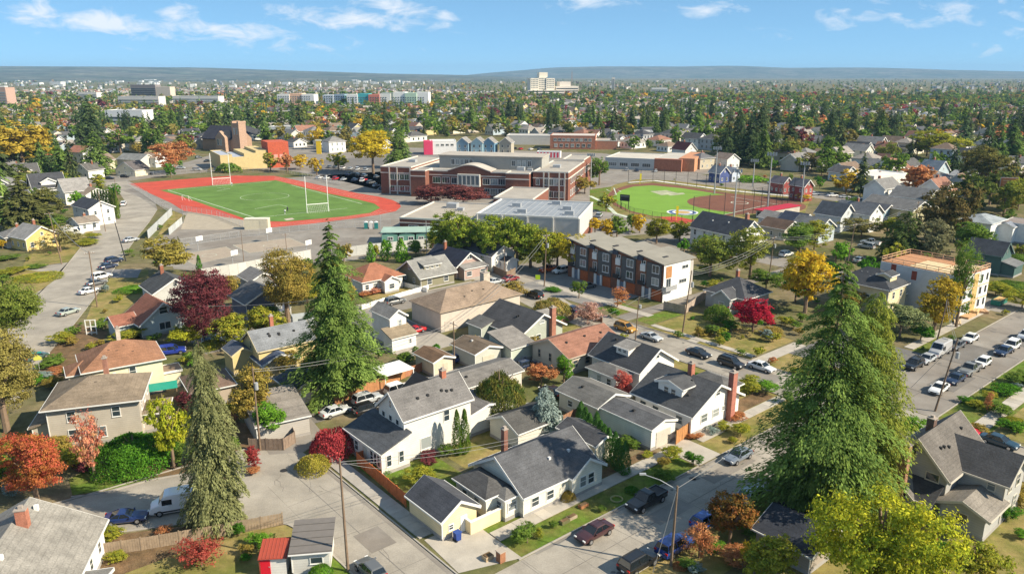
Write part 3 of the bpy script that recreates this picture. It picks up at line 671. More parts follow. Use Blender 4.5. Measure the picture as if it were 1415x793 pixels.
h22 = house('white bungalow with black roof, wide dormer and tall red brick chimney on its sunny gable', (957, 576.5), 3.3,
      [B(0, 0, 11.2, 10.0, 3.3, 'gb', .52, .6), B(1.6, 3.0, 4.0, 4.2, 5.6, 'ga', .3, .4, z0=3.6), B(11.2, 2.5, 4.0, 6.0, 2.8, 'hip', .4, .4, rc=DARKR)], (.78, .77, .74), (.085, .087, .092),
      win=[('y', 0, [.26, .5], 1.3, 1.5, 1.3), ('y', 0, [.52], 4.5, 1.0, .9), ('y', 0, [.66], 1.8, .5, .7), ('x', 1, [.35, .65], 4.1, .9, 1.1), ('x', 0, [.2, .62, .85], 1.2, 1.2, 1.3)], chim=[(8.6, -.45, 0, 7.4, 1.0, .8, (.40, .16, .12)), (5.6, 4.6, 5.6, 8.0, .8, .7, (.40, .15, .1))], vents=3, vent_col=(.05, .05, .05))
house('white cottage with black gable roof and small shed dormer behind the little red maple', (884, 516), 3.4,
      [B(0, 0, 8.6, 10.2, 3.4, 'gb', .62, .5), B(1.4, 3.6, 2.6, 2.6, 5.6, 'sx+', .15, .3, z0=4.0, rc=GREYR), B(-3.6, 1.5, 3.6, 6.0, 2.7, 'hip', .35, .4, rc=(.14, .135, .13))], (.76, .74, .70), (.065, .068, .075),
      win=[('y', 0, [.3, .68], 1.2, 1.2, 1.7), ('y', 0, [.5], 4.6, .8, 1.0), ('x', 1, [.3, .7], 4.9, .8, .6), ('x', 2, [.25, .6], 1.0, 1.0, 1.3)], chim=[], vents=1)
house('low cream house with dark hip roof between the blue spruce and the long white garage', (826, 565), 3.0, [B(0, 0, 6.4, 7.8, 3.0, 'gb', .36, .4)], (.70, .66, .55), (.145, .14, .132), win=[('x', 0, [.3, .7], 1.2, 1.0, 1.0)], vents=1)
house('beige stucco house with red-brown roof and recessed porch, facing the cross street', (786, 496), 3.2, [B(0, 0, 12.5, 9.0, 3.2, 'ga', .42, .5), B(6.5, -2.2, 5.0, 5, 3.0, 'gb', .42, .4)], (.56, .50, .42), (.27, .135, .095),
      win=[('x', 0, [.2, .5, .8], 1.2, .7, 1.5), ('y', 0, [.12, .35], 1.1, 1.2, 1.3), ('y', 1, [.5], 1.0, 1.6, 1.4)], vents=3, siding='stucco', trim=(.5, .42, .34), doors=[('y', 0, .5, 1.0, 2.1, (.12, .08, .06))])
house('long tan building with brown hip roof and pale square chimney', (608.2, 433.5), 4.0, [B(0, 0, 20.0, 10.2, 4.0, 'hip', .48, .35)], (.58, .50, .43), (.26, .195, .145), win=[], chim=[(15.5, 6.0, 4.5, 8.2, 1.6, 1.3, (.50, .44, .36))], vents=3, siding='siding', trim=(.35, .27, .2), doors=[('y', 0, .07, 1.0, 2.1, (.5, .44, .38))], cat='building', name='building')
house('grey-green house with worn black roof and red brick chimney at its sunny gable', (718.4, 465), 3.2, [B(0, 0, 10.4, 11.6, 3.2, 'gb', .55, .6), B(-2.6, 8.0, 2.6, 4.0, 3.0, 'sx+', .3, .3, rc=(.12, .118, .115)), B(10.4, 5, 2.5, 4.5, 2.8, 'ga', .4, .3, rc=GREYR)], (.40, .43, .37), (.075, .075, .08),
      win=[('y', 0, [.5], 4.3, 1.3, 1.1), ('y', 0, [.25, .42], 1.1, 1.2, 1.3), ('x', 0, [.72, .85], 1.3, .9, 1.1), ('x', 0, [.3, .5], 1.3, .9, 1.1)], chim=[(7.4, -.5, 0, 7.0, 1.0, .8, (.36, .16, .11))], vents=2)
house('brown-roofed double garage left of the green lean-to, before the grey-green house', (656, 491), 2.9, [B(0, 0, 5.6, 6.5, 2.9, 'gb', .3, .35, rc=(.15, .115, .085))], (.52, .53, .47), (.15, .115, .085), vents=1, vent_col=(.5, .5, .5), name='garage', cat='garage', doors=[('y', 0, .5, 2.6, 2.1, (.5, .47, .38))])
house('pale green lean-to garage with grey roof right of the brown-roofed garage', (706, 484), 2.8, [B(0, 0, 5.2, 6.0, 2.8, 'sy+', .22, .3)], (.50, .55, .47), (.22, .205, .19), name='garage', cat='garage')
house('small shed with moss-brown roof and cream front, behind the alley fence', (598.5, 502), 2.7, [B(0, 0, 3.8, 5.4, 2.7, 'gb', .35, .35)], (.62, .55, .42), (.15, .095, .06), name='shed', cat='shed', doors=[('y', 0, .6, .9, 2.0, (.55, .47, .36))])
house('narrow white two-storey house at the right edge of the tallest middle fir', (538, 441), 5.6, [B(0, 0, 3.4, 6.5, 5.6, 'gb', .7, .3), B(-1.5, -3.0, 5.0, 3.0, 2.8, 'sy+', .3, .3, rc=(.25, .2, .14))], WHITE, GREYR, win=[('y', 0, [.6], 3.6, .8, 1.4), ('y', 1, [.75], 1.2, .6, .9)])
house('grey-roofed white garage with a dark side gable behind the white two-storey house', (628, 543), 2.9, [B(0, 0, 13.0, 6.4, 2.9, 'ga', .3, .3, rc=(.17, .16, .15)), B(-5.0, 1.0, 5.0, 5.4, 2.6, 'gb', .75, .3, rc=(.035, .037, .045))], (.62, .58, .52), (.17, .16, .15), name='garage', cat='garage', vents=1)
house('little dark-roofed cottage mostly hidden behind the blue spruce', (716, 601), 2.7, [B(0, 0, 7.0, 6.0, 2.7, 'ga', .45, .35)], (.66, .63, .55), (.085, .083, .08), win=[('x', 0, [.5], 1.0, 1.2, 1.2)])
# left-hand houses
rot_n2 = 18.0
house('beige two-storey house with taupe hip roof and dark shutters above the clipped hedge', (54.7, 570.5), 5.6,
      [B(0, 0, 11.0, 9.2, 5.6, 'hip', .45, .6), B(-2.2, 1.0, 2.2, 5.0, 3.0, 'sx+', .3, .4), B(11.0, 1.5, 3.0, 4.5, 2.7, 'hip', .4, .4)], (.47, .42, .35), (.215, .17, .125), rot=rot_n2, chim=[(6.0, 8.2, 6.2, 9.2, .6, .6, (.35, .17, .12))], vents=1,
      win=[('y', 0, [.25, .74], 3.6, 1.1, 1.5), ('y', 0, [.25, .55], .9, 1.3, 1.6), ('X', 0, [.2, .5, .8], 3.5, .9, 1.5), ('X', 0, [.2, .5, .8], .9, .9, 1.5), ('x', 1, [.3, .7], 1.2, .8, 1.0)])
n2 = bpy.data.objects['house.%03d' % 0] if 0 else COL.objects[-1]
house('cream two-storey house with red-brown hip roof and row of roof vents', (112, 518), 5.4, [B(0, 0, 10.6, 8.6, 5.4, 'hip', .55, .5), B(-2.0, 2.0, 4.5, 4.2, 4.6, 'hip', .5, .4), B(10.6, 1, 2.6, 3.0, 2.6, 'flat', 0, .2, rc=(.25, .18, .13))], (.74, .67, .47), (.27, .14, .085), rot=33,
      win=[('y', 0, [.6], 3.6, 1.0, 1.5), ('y', 0, [.36], 3.9, .5, .7), ('y', 0, [.2, .75], .9, 1.0, 1.5)], chim=[(5.6, 6.8, 6.5, 9.4, .6, .6, (.55, .48, .4))], vents=4)
house('blue-grey cottage with red-brown front roof and white gable trim beside the plum tree', (191.5, 449.6), 2.9, [B(0, 0, 8.6, 8.0, 2.9, 'gb', .75, .6), B(-3.6, 2.4, 3.6, 5.0, 2.7, 'ga', .5, .5)], (.45, .53, .55), (.26, .11, .075), rot=44,
      win=[('y', 0, [.5], 4.0, 1.6, 1.4), ('y', 0, [.5], .9, 2.2, 1.5, 'v')])
house('low grey house with black gable roof behind the red-brown cottage', (210, 407), 3.0, [B(0, 0, 9.0, 9.0, 3.0, 'gb', .55, .5)], (.5, .5, .48), (.075, .077, .08), chim=[(4, 7, 4, 7.2)], win=[('y', 0, [.5], 3.8, 1.0, 1.0)])
house('brown-roofed garage between the plum tree and the sports court fence', (232, 400), 2.6, [B(0, 0, 5.5, 5.5, 2.6, 'gb', .4, .4)], (.5, .46, .4), (.24, .14, .09), name='garage', cat='garage')
house('mustard house with slate blue-grey roof and skylight left of the tall middle fir', (355.7, 487), 4.6, [B(0, 0, 9.6, 7.4, 4.6, 'ga', .62, .35), B(-3.2, 3.4, 3.2, 4.4, 3.6, 'gb', .6, .3, rc=(.11, .125, .16))], (.62, .49, .23), (.20, .21, .225), rot=38, trim=(.6, .5, .3),
      win=[('x', 0, [.5], 4.0, .7, 1.3)], chim=[(4.6, 6.0, 6.0, 8.2, .6, .6, (.42, .16, .1))], vents=5)
house('low tan garage with dark blue roof in front of the mustard house', (362, 506), 2.8, [B(0, 0, 5.6, 7.2, 2.8, 'gb', .45, .4)], (.5, .42, .25), (.08, .10, .15), name='garage', cat='garage', rot=38)
house('dark-roofed garage with white doors by the bare earth yard', (404, 542), 2.6, [B(0, 0, 5.4, 6.0, 2.6, 'gb', .4, .4)], (.5, .42, .3), (.07, .075, .10), name='garage', cat='garage', doors=[('y', 0, .5, 3.6, 2.1, (.8, .8, .78))])
house('dark blue-walled house half hidden behind the golden-brown tree', (338, 421), 3.6, [B(0, 0, 9, 8, 3.6, 'gb', .5, .5)], (.10, .12, .18), (.12, .12, .125), win=[('y', 0, 2, 1.2, 1.2, 1.2)])
house('grey gabled outbuilding left of the dark spruce top near the court fence', (345, 390), 3.0, [B(0, 0, 6, 7, 3.0, 'gb', .5, .4)], (.3, .3, .3), (.2, .19, .185), name='garage', cat='garage')
house('brown-roofed bungalow between the olive spruce and cream house', (262, 546), 2.6, [B(0, 0, 6, 7, 2.6, 'hip', .45, .4)], (.4, .33, .26), (.16, .11, .085), rot=33)
house('grey flat-roofed garage behind the olive spruce', (352, 592), 2.8, [B(0, 0, 7, 9, 2.8, 'sy+', .12, .3)], (.45, .42, .38), (.24, .215, .19), name='garage', cat='garage', rot=30)
h_bl = house('white house with broad pale grey roof and brick chimney in the bottom left corner', (140.5, 721), 3.6, [B(-12.6, -19, 12.6, 19, 3.6, 'gb', .52, .5), B(-2.0, -15, 4.6, 7.0, 3.0, 'ga', .30, .3)], (.80, .80, .80), (.25, .235, .21), rot=13.5, at0=True, vents=0,
  win=[('X', 0, [.9, .75], 1.2, .9, 1.3)], chim=[(-5.4, -4.0, 5.0, 8.3, .95, .8, (.42, .17, .11)), (-11.5, -2.5, 4.0, 9.0, .9, .9, (.45, .17, .11))])
for (xx, yy) in ((-5.2, -1.2), (-5.5, -3.6), (-5.4, -9.5), (-5.2, -12)): MB().box(xx - .18, yy - .18, 6.2, xx + .18, yy + .18, 7.05).build('roof_vent', 'plain', h_bl, (.75, .75, .72))
MB().extr([(-1.6, -4.4), (-1.45, -4.4), (-5.4, -8.2), (-5.55, -8.2)], 'y', 0, .01) if 0 else None
# middle distance
house('white house with terracotta roof and flowered porch left of the olive bungalow', (500, 392), 3.0, [B(0, 0, 10.4, 9.0, 3.0, 'hip', .55, .5), B(4.5, -2.0, 3.6, 4.0, 2.9, 'gb', .5, .3)], WHITE, (.30, .13, .08), win=[('y', 0, [.1, .3, .9], 1.2, 1.0, 1.2), ('y', 1, [.5], 1.0, 1.4, 1.2)], vents=2)
h9 = house('olive bungalow with grey side-gable roof and long white dormer', (580.5, 385), 2.9, [B(0, 0, 9.4, 9.6, 2.9, 'ga', .62, .6), B(2.0, 1.6, 4.6, 4.0, 5.0, 'sy+', .22, .3, z0=3.6)], (.24, .225, .15), (.24, .235, .22), win=[('y', 1, [.2, .5, .8], 4.2, 1.0, .8), ('y', 0, [.25, .75], .9, 1.4, 1.2), ('x', 0, [.3, .7], 1.2, .8, 1.1), ('x', 0, [.5], 4.0, .9, 1.0)])
house('rose-walled bungalow with navy gable roof and white trim beside the olive bungalow', (630.5, 369), 3.2, [B(0, 0, 7.6, 13.0, 3.2, 'gb', .72, .5), B(.4, -2.6, 7.0, 2.6, 2.7, 'sy+', .25, .2, rc=(.22, .21, .2))], (.42, .30, .26), (.035, .04, .06), win=[('y', 0, [.5], 4.4, 1.6, 1.0, 'v'), ('y', 1, [.2, .8], 1.0, 1.6, 1.2)], chim=[(3, 9, 5, 7.4)])
house('white cottage with charcoal gable roof below the row of school trees', (679, 355.5), 4.2, [B(0, 0, 7.4, 13.5, 4.2, 'gb', .62, .35), B(2.8, -2.4, 3.6, 2.4, 2.8, 'gb', .5, .3)], WHITE, (.065, .065, .072), win=[('y', 0, [.2, .4], 1.4, .8, 1.5), ('x', 0, [.4, .7], 1.5, 1.0, 1.2)], chim=[(3.7, 8, 6, 8.2, .6, .6, (.6, .58, .5))])
house('cream two-storey house with black hip roof behind the tallest fir, next to the building site', (1230, 403), 5.8, [B(0, 0, 8.4, 11.0, 5.8, 'hip', .62, .5), B(2.4, 1.0, 3, 2.6, 8.1, 'ga', .4, .3, z0=7.0), B(8.4, 1, 3.2, 6, 3.0, 'hip', .3, .4, rc=(.22, .2, .17))], (.72, .62, .40), (.062, .066, .075),
      win=[('x', 0, [.12, .65], 3.6, .9, 1.2), ('x', 0, [.4], 3.6, 1.6, .6, False), ('x', 0, [.3, .6, .85], 1.0, .9, 1.2), ('y', 0, [.3, .7], 3.6, 1.0, 1.5), ('y', 0, [.25], 1.0, 1.0, 1.5)], vents=4, vent_col=(.7, .7, .7))
h28 = house('white house with tall black gable roof at the corner of the ball field', (1022, 328), 5.4, [B(0, 0, 10.0, 18.0, 5.4, 'gb', .75, .5), B(9, 1, 3.2, 6, 3.0, 'hip', .4, .3)], (.74, .74, .72), (.06, .064, .075), win=[('y', 0, [.3, .7], 3.4, 1.0, 1.6), ('y', 0, [.5], 6.8, .8, 1.2), ('y', 0, [.3, .7], .9, 1.0, 1.6), ('x', 0, 5, 3.2, .9, 1.6), ('x', 0, 5, .8, .9, 1.6)], chim=[(6.4, 3.2, 7, 10.6, .9, .9, (.36, .16, .11))], vents=2, vent_col=(.6, .6, .6), rot=33)
house('grey house with black cross-gable roof behind the round crimson maple', (1030, 416), 3.4, [B(0, 0, 9.0, 9.5, 3.4, 'hip', .6, .5), B(-2.2, 2, 3.0, 4.0, 3.6, 'ga', .7, .4)], (.38, .38, .36), (.07, .072, .08), win=[('x', 1, [.5], 1.4, 1.4, 1.2), ('y', 0, [.3, .7], 1.2, 1.2, 1.3)], chim=[(6, 6, 4.5, 7.5)])
pr = COL.objects[-1]
h24 = house('large grey shingled house with tall brick chimney at lower right', (1313.5, 664), 5.4,
      [B(0, 0, 10.5, 6.6, 5.4, 'ga', 1.0, .55, rc=(.135, .122, .11)), B(3.6, -4.6, 6.0, 6.4, 5.4, 'gb', .72, .55, rc=(.085, .083, .085)), B(-2.4, .6, 2.4, 6.6, 2.9, 'sx+', .5, .5, rc=(.06, .06, .063)), B(-2.6, 2.4, 3.4, 4.2, 3.0, 'ga', .85, .5, rc=(.17, .155, .14)), B(-1.0, -4.6, 4.6, 4.5, 3.0, 'ga', .42, .6, rc=(.23, .205, .175))], (.40, .395, .375), (.10, .093, .088), trim=(.56, .51, .43),
      win=[('x', 0, [.22], 4.3, 1.5, 1.0, False), ('x', 0, [.58], 6.6, .8, 1.4), ('x', 1, [.2], 3.9, .9, 1.2), ('x', 4, [.5], 1.2, 1.2, 1.3), ('y', 1, [.3, .7], 3.6, 1.1, 1.5), ('y', 1, [.3, .7], .9, 1.1, 1.5)],
      chim=[(-3.0, 3.6, 0, 8.9, .8, 1.1, (.36, .19, .12)), (4.6, 4.0, 8, 9.6, .9, .8, (.16, .10, .08))], vents=4)
house('dark slate-roofed garage under the tall fir, left of the yellow-green maple', (1122, 772), 2.3, [B(0, 0, 7.0, 6.0, 2.3, 'gb', .4, .4)], (.35, .3, .25), (.045, .05, .065), name='garage', cat='garage')
# sheds at the bottom
sh = house('small white shed with rusty red corrugated roof and bright red door', (356, 773), 2.0, [B(0, 0, 2.5, 2.3, 2.0, 'sy+', .22, .15, rc=(.33, .06, .035), t=.08)], (.72, .7, .66), (.33, .06, .035), rot=6, name='shed', cat='shed', doors=[('y', 0, .2, .95, 1.8, (.65, .012, .03))], roofm='plain', trim=(.33, .06, .035), found=False)
for k in range(8): MB().extr([(-.15, 2.0 - .033 + .085), (2.45, 2.54 + .085), (2.45, 2.54 + .125), (-.15, 2.0 - .033 + .125)], 'x', -.1 + k * .36, -.02 + k * .36).build('roof_rib', 'plain', sh, (.36, .07, .045))
sh2 = house('grey flat-roofed shed with dark roof ribs next to the clipped hedge', (398, 768), 2.4, [B(0, 0, 3.6, 4.6, 2.4, 'sy+', .12, .3, rc=(.16, .145, .135), t=.14)], (.62, .6, .55), (.16, .145, .135), rot=8, name='shed', cat='shed', roofm='plain', win=[('y', 0, [.65], 1.1, 1.3, .8, False)], found=False)
for k in range(5):
    y0 = -.2 + k * 1.05; MB().box(-.3, y0, 2.4 + .12 * y0 + .13, 3.9, y0 + .07, 2.4 + .12 * y0 + .2).build('roof_rib', 'plain', sh2, (.12, .11, .10))
# ------------------------------------------------------------------ larger buildings
def frame(px, py, rot):
    x, y = P(px, py); return x, y, R(rot)
def bld(label, org, rot, name='building', cat='building'):
    x, y, r = frame(org[0], org[1], rot); return thing(name, label, cat, (x, y, 0), r)
def bx(root, name, m, col, *boxes):
    mb = MB()
    for b in boxes: mb.box(*b)
    return mb.build(name, m, root, col)
def flat_block(root, x0, y0, x1, y1, h, wall, wm='brick', roofc=(.36, .33, .29), cop=(.6, .56, .5), z0=0.0, par=.5):
    bx(root, 'wall', wm, wall, (x0, y0, z0, x1, y1, h))
    bx(root, 'roof', 'flat_roofing', roofc, (x0 + .3, y0 + .3, h - .1, x1 - .3, y1 - .3, h + .06))
    bx(root, 'parapet', 'trim', cop, (x0 - .06, y0 - .06, h, x1 + .06, y0 + .3, h + par), (x0 - .06, y1 - .3, h, x1 + .06, y1 + .06, h + par),
       (x0 - .06, y0 + .303, h, x0 + .3, y1 - .303, h + par - .01), (x1 - .3, y0 + .303, h, x1 + .06, y1 - .303, h + par - .01))
def wrow(root, face, x0, x1, c, z, w, h, n, rail='v', col=WHITE):
    for i in range(n):
        u = x0 + (x1 - x0) * (i + .5) / n
        loc = {'y': (u, c, z), 'x': (c, u, z), 'X': (c, u, z)}[face]
        fm, gm = win_mesh(w, h, rail, .14); f = ob('window', fm, root, col, loc, FACE_R[face]); ob('pane', gm, f)
# the school
sc = bld('large red-brick school with arched parapet and tall white window bays, beyond the running track', (526, 268), -14, 'school')
BR = (.215, .088, .06)
flat_block(sc, 0, 1, 13.5, 44, 11, BR)
flat_block(sc, 13.6, 5, 64.9, 44, 10, BR)
flat_block(sc, 15, -3.6, 21.3, 4.9, 10.4, BR, par=.4)
flat_block(sc, 21.4, 1.0, 54.6, 4.92, 10.0, BR, par=.4)
flat_block(sc, 54.7, -3.2, 64.2, 4.9, 10.4, BR, par=.4)
flat_block(sc, 65.2, -.5, 79.2, 40, 11, BR)
flat_block(sc, 69.5, 40.1, 79.0, 62, 11.6, BR)
bx(sc, 'penthouse', 'stucco', (.33, .32, .29), (22, 12, 10, 66, 27, 15.2))
bx(sc, 'penthouse_roof', 'flat_roofing', (.40, .36, .31), (21.6, 11.6, 15.2, 66.4, 27.4, 15.6))
wrow(sc, 'y', 27, 37, 11.95, 11.6, 1.6, 2.4, 5); wrow(sc, 'y', 53, 62, 11.95, 11.6, 1.6, 2.4, 4)
arcp = [(29.5 + i * 1.0, 10.4 + 2.3 * math.sin(math.pi * i / 18) ** 1.3) for i in range(19)]
MB().extr([(29.5, 9.9)] + arcp + [(47.5, 9.9)], 'y', .78, 4.2).build('arched_parapet', 'brick', sc, BR)
MB().extr([p for p in arcp] + [(x, z + .35) for x, z in arcp[::-1]], 'y', .5, 9.5).build('arched_roof', 'flat_roofing', sc, (.44, .40, .35))
bx(sc, 'string_course', 'trim', (.62, .58, .52), (-.08, .9, 8.6, 13.6, 1.0, 9.0), (14.9, -3.72, 8.2, 21.4, -3.6, 8.6), (21.4, .88, 8.4, 54.6, 1.0, 8.75), (54.6, -3.32, 8.2, 64.3, -3.2, 8.6), (65.1, -.62, 8.6, 79.3, -.5, 9.0), (79.2, -.4, 8.6, 79.3, 40, 9.0))
for z in (1.2, 6.0):
    wrow(sc, 'y', 4, 12.6, .98, z, 2.1, 2.4, 4); wrow(sc, 'y', 69.5, 77.5, -.52, z, 2.0, 2.6, 4)
wrow(sc, 'y', 65.8, 68.4, -.52, 6.0, 1.6, 2.4, 1)
wrow(sc, 'y', 22.5, 34.5, .98, 5.2, 3.4, 2.6, 3); wrow(sc, 'y', 44, 53.6, .98, 5.2, 3.0, 2.6, 3); wrow(sc, 'y', 44, 53.6, .98, 1.0, 3.0, 2.8, 3)
wrow(sc, 'X', 4, 38, 79.22, 6.0, 2.0, 2.6, 9); wrow(sc, 'X', 4, 38, 79.22, 1.2, 2.0, 2.6, 9); wrow(sc, 'X', 42, 60, 79.02, 6.0, 1.8, 2.6, 5)
bx(sc, 'bay', 'trim', (.66, .62, .55), (33.8, -.4, 4.4, 43.2, .99, 5.1), (33.8, -.4, 8.7, 43.2, .99, 9.3), *[(33.8 + k * 1.8, -.4, 5.1, 34.2 + k * 1.8, .99, 8.7) for k in range(6)])
bx(sc, 'bay_glass', 'glass', None, (34.3, -.2, 5.1, 42.7, .9, 8.7))
bx(sc, 'pilaster', 'trim', (.6, .55, .48), *[(u, -.72, 0, u + .5, -.5, 11) for u in (69.2, 71.2, 75.4, 77.6)], *[(u, .78, 0, u + .5, 1.0, 11) for u in (3.6, 7.0, 12.8)])
for q in [(57, 6, 10, 60, 8.5, 12), (61, 7, 10, 63, 9, 11.4), (70, 15, 11, 73, 18, 12.2), (35, 32, 10, 39, 36, 11.6), (5, 20, 11, 8, 23, 12.2)]: bx(sc, 'roof_unit', 'metal_grey', None, q)
flat_block(sc, 57.5, -31.5, 72, -3.3, 5, BR)
wrow(sc, 'y', 59, 70, -31.55, 1.2, 2.0, 2.4, 3)
# dining hall and gymnasium
fh = bld('low brick school wing with tan flat roof beside the portable classrooms', (526, 268), -14, 'school_wing')
flat_block(fh, 40, -77.2, 66.9, -46, 5.2, BR, roofc=(.36, .32, .27)); wrow(fh, 'y', 42, 62, -77.25, 1.4, 3.2, 2.0, 4)
bx(fh, 'string_course', 'trim', (.62, .58, .52), (39.9, -77.3, 3.9, 67, -77.2, 4.2))
for q in [(48, -56, 5.2, 51.5, -53, 6.8), (53, -60, 5.2, 55, -58, 6.2)]: bx(fh, 'roof_unit', 'metal_grey', None, q)
gy = bld('white-walled gymnasium with ribbed blue-grey flat roof behind the row of yellowing trees', (526, 268), -14, 'gymnasium', 'gym')
flat_block(gy, 67.2, -85.5, 97, -57.5, 9, (.50, .50, .50), 'siding', (.25, .275, .31), (.68, .66, .62), z0=3.2)
bx(gy, 'plinth', 'brick', BR, (67.1, -85.6, 0, 97.1, -57.4, 3.2))
for k in range(14): bx(gy, 'roof_seam', 'metal_grey', None, (69 + k * 2, -85, 9.06, 69.1 + k * 2, -58, 9.14))
bx(gy, 'wall_pier', 'trim', (.6, .58, .54), *[(67.1 + k * 7.45, -85.85, 0, 67.6 + k * 7.45, -85.5, 9.2) for k in range(5)])
for u, v in ((74, -70), (90, -72), (78, -80), (92, -80), (85, -63)): bx(gy, 'roof_unit', 'metal_grey', None, (u, v, 9.06, u + 2.6, v + 1.6, 10.2))
# portable classrooms
pc = bld('long green-roofed portable classrooms behind the tall grey screen fence', (528, 337), 4, 'classroom')
for k in range(4): MB().extr([(k * 5, 0), (k * 5 + 4.6, 0), (k * 5 + 4.6, 2.6), (k * 5 + 2.3, 3.3), (k * 5, 2.6)], 'y', 0, 8).build('classroom_bay', 'siding', pc, (.16, .34, .27))
MB().box(-.3, -.3, 3.3, 20.4, 8.3, 3.45).build('roof', 'flat_roofing', pc, (.30, .42, .36)); wrow(pc, 'y', 1, 19, -.02, 1, 1.6, 1.1, 6)
# townhouses
tb = bld('row of three-storey brick and dark-clad townhouses with stepped shed roofs and orange doors', (915, 418), 40, 'townhouses', 'townhouses')
UN = 7.4; TH_ = 8.4
for k in range(4):
    y0 = k * UN; b = B(0, y0, 9.0, UN - .02, TH_, 'sy+', .16, .0, t=.22)
    w = MB(); block_wall(w, b); w.build('wall', 'brick' if k else 'brick', tb, (.22, .095, .055))
    rf = B(-.5, y0 - (.4 if k == 0 else 0), 11.2, UN - .02 + (.4 if k == 0 else 0), TH_, 'sy+', .16, 0, t=.22); block_roof(rf, None).build('roof', 'flat_roofing', tb, (.25, .235, .20))
    bx(tb, 'roof_hatch', 'plain', (.03, .03, .035), (3, y0 + 2.5, TH_ + .4, 4.6, y0 + 3.1, TH_ + .85))
    bx(tb, 'step_cladding', 'plain', (.05, .06, .09), (-.3, y0 + UN - 1.6, TH_ - .1, -.02, y0 + UN - .05, TH_ + .95))
    bx(tb, 'bay', 'plain', (.10, .10, .10), (-.28, y0 + .5, 2.7, -.02, y0 + 4.6, 8.3))
    bx(tb, 'white_panel', 'trim', WHITE, (-.36, y0 + 5.0, 6.0, -.02, y0 + 6.4, 7.5), (-.3, y0 + 3.2, .1, -.02, y0 + 3.7, 2.6), (-.3, y0 + 5.0, .1, -.02, y0 + 5.7, 2.6))
    bx(tb, 'balcony', 'metal_dark', None, (-.9, y0 + 4.8, 3.0, -.02, y0 + 6.6, 3.12), (-.9, y0 + 4.8, 3.12, -.84, y0 + 6.6, 4.0))
    for (u, z, ww, hh) in ((2.0, 3.5, 2.0, 1.7), (2.0, 6.2, 2.0, 1.8), (5.7, 7.6, 1.3, .8), (5.7, 3.2, 1.3, 2.2)):
        fm, gm = win_mesh(ww, hh, 'v', .1); f = ob('window', fm, tb, (.75, .74, .72), (-.28 if u < 4 else -.02, y0 + u, z), FACE_R['x']); ob('pane', gm, f)
    bx(tb, 'garage_door', 'wood', (.42, .11, .035), (-.08, y0 + .5, .05, -.015, y0 + 3.0, 2.4)); bx(tb, 'door', 'plain', (.16, .2, .26), (-.08, y0 + 3.8, .05, -.015, y0 + 4.9, 2.3))
bx(tb, 'side_cladding', 'stucco', (.8, .79, .76), (-.06, -.12, 0, 9.05, -.02, 8.3)); bx(tb, 'wood_panel', 'wood', (.42, .20, .08), (.6, -.17, 5.3, 2.6, -.125, 7.9))
for (u, z, ww, hh) in ((1.6, 3.2, 1.6, 2.0), (7.2, 6.6, 2.2, .8), (6.6, 3.4, 2.6, .9)):
    fm, gm = win_mesh(ww, hh, 'v', .1); f = ob('window', fm, tb, (.5, .5, .5), (u, -.12, z), 0); ob('pane', gm, f)
bx(tb, 'side_balcony', 'metal_grey', None, (-.6, -1.3, 2.75, 3.2, -.13, 2.9), (-.6, -1.3, 2.9, 3.2, -1.24, 3.8), (-.6, -1.24, 2.9, -.54, -.2, 3.8))
bx(tb, 'rear_block', 'stucco', (.45, .42, .38), (9.0, .02, 0, 10.4, 29.5, 7.9))
# building under construction
cb = bld('unfinished three-storey building in pale house wrap with timber roof railing', (1321, 441), 36, 'construction_building')
bx(cb, 'wall', 'stucco', (.56, .56, .56), (0, 0, 0, 12.3, 17, 8.8)); bx(cb, 'roof_deck', 'wood', (.42, .20, .10), (.2, .2, 8.8, 12.1, 16.8, 8.9))
for k in range(9): bx(cb, 'plywood_sheet', 'wood', (.60, .47, .28) if k < 5 else (.44, .22, .11), (.4 + (k % 3) * 4, .5 + (k // 3) * 5.4, 8.91 + .004 * k, 4.2 + (k % 3) * 4, 5.6 + (k // 3) * 5.4, 8.96 + .004 * k))
pm = MB().box(-.05, -.05, 8.8, .05, .05, 10.0).mesh('rail_post', 'wood')
for t in range(8): ob('rail_post', pm, cb, (.55, .36, .22), (.15, .1 + t * 2.4, 0)); ob('rail_post', pm, cb, (.55, .36, .22), (12.15, .1 + t * 2.4, 0))
for t in range(1, 6): ob('rail_post', pm, cb, (.55, .36, .22), (.15 + t * 2.0, 16.9, 0)); ob('rail_post', pm, cb, (.55, .36, .22), (.15 + t * 2.0, .12, 0))
for z in (9.3, 9.85): bx(cb, 'rail', 'wood', (.58, .36, .22), (.1, .05, z, .2, 17, z + .12), (12.1, .05, z, 12.2, 17, z + .12), (.2, 16.85, z, 12.1, 16.95, z + .12), (.2, .07, z, 12.1, .17, z + .12))
bx(cb, 'sheathing', 'wood', (.60, .38, .15), (5.2, -.05, .4, 7.4, -.005, 8.6), (.2, -.04, .5, 1.2, -.004, 8.5)); bx(cb, 'corner_wrap', 'trim', (.8, .8, .78), (8.4, -.06, 0, 12.35, -.01, 8.8), (1.5, -.03, 3, 5, -.006, 8.6))
for z in (1.2, 3.9, 6.6):
    for u in (2.0, 4.3, 8.9, 11.2): bx(cb, 'window_opening', 'metal_dark', None, (u - .45, -.085, z, u + .45, -.066, z + 1.5))
for (v, z) in ((3, 5.5), (9, 6.2), (13.5, 6.8)): bx(cb, 'window_opening', 'wood', (.30, .07, .04), (-.03, v, z, -.005, v + 1.1, z + 1.9))
bx(cb, 'floor_band', 'wood', (.6, .4, .22), (-.02, -.1, 2.9, 12.4, -.088, 3.2), (-.02, -.1, 5.7, 12.4, -.088, 5.95))
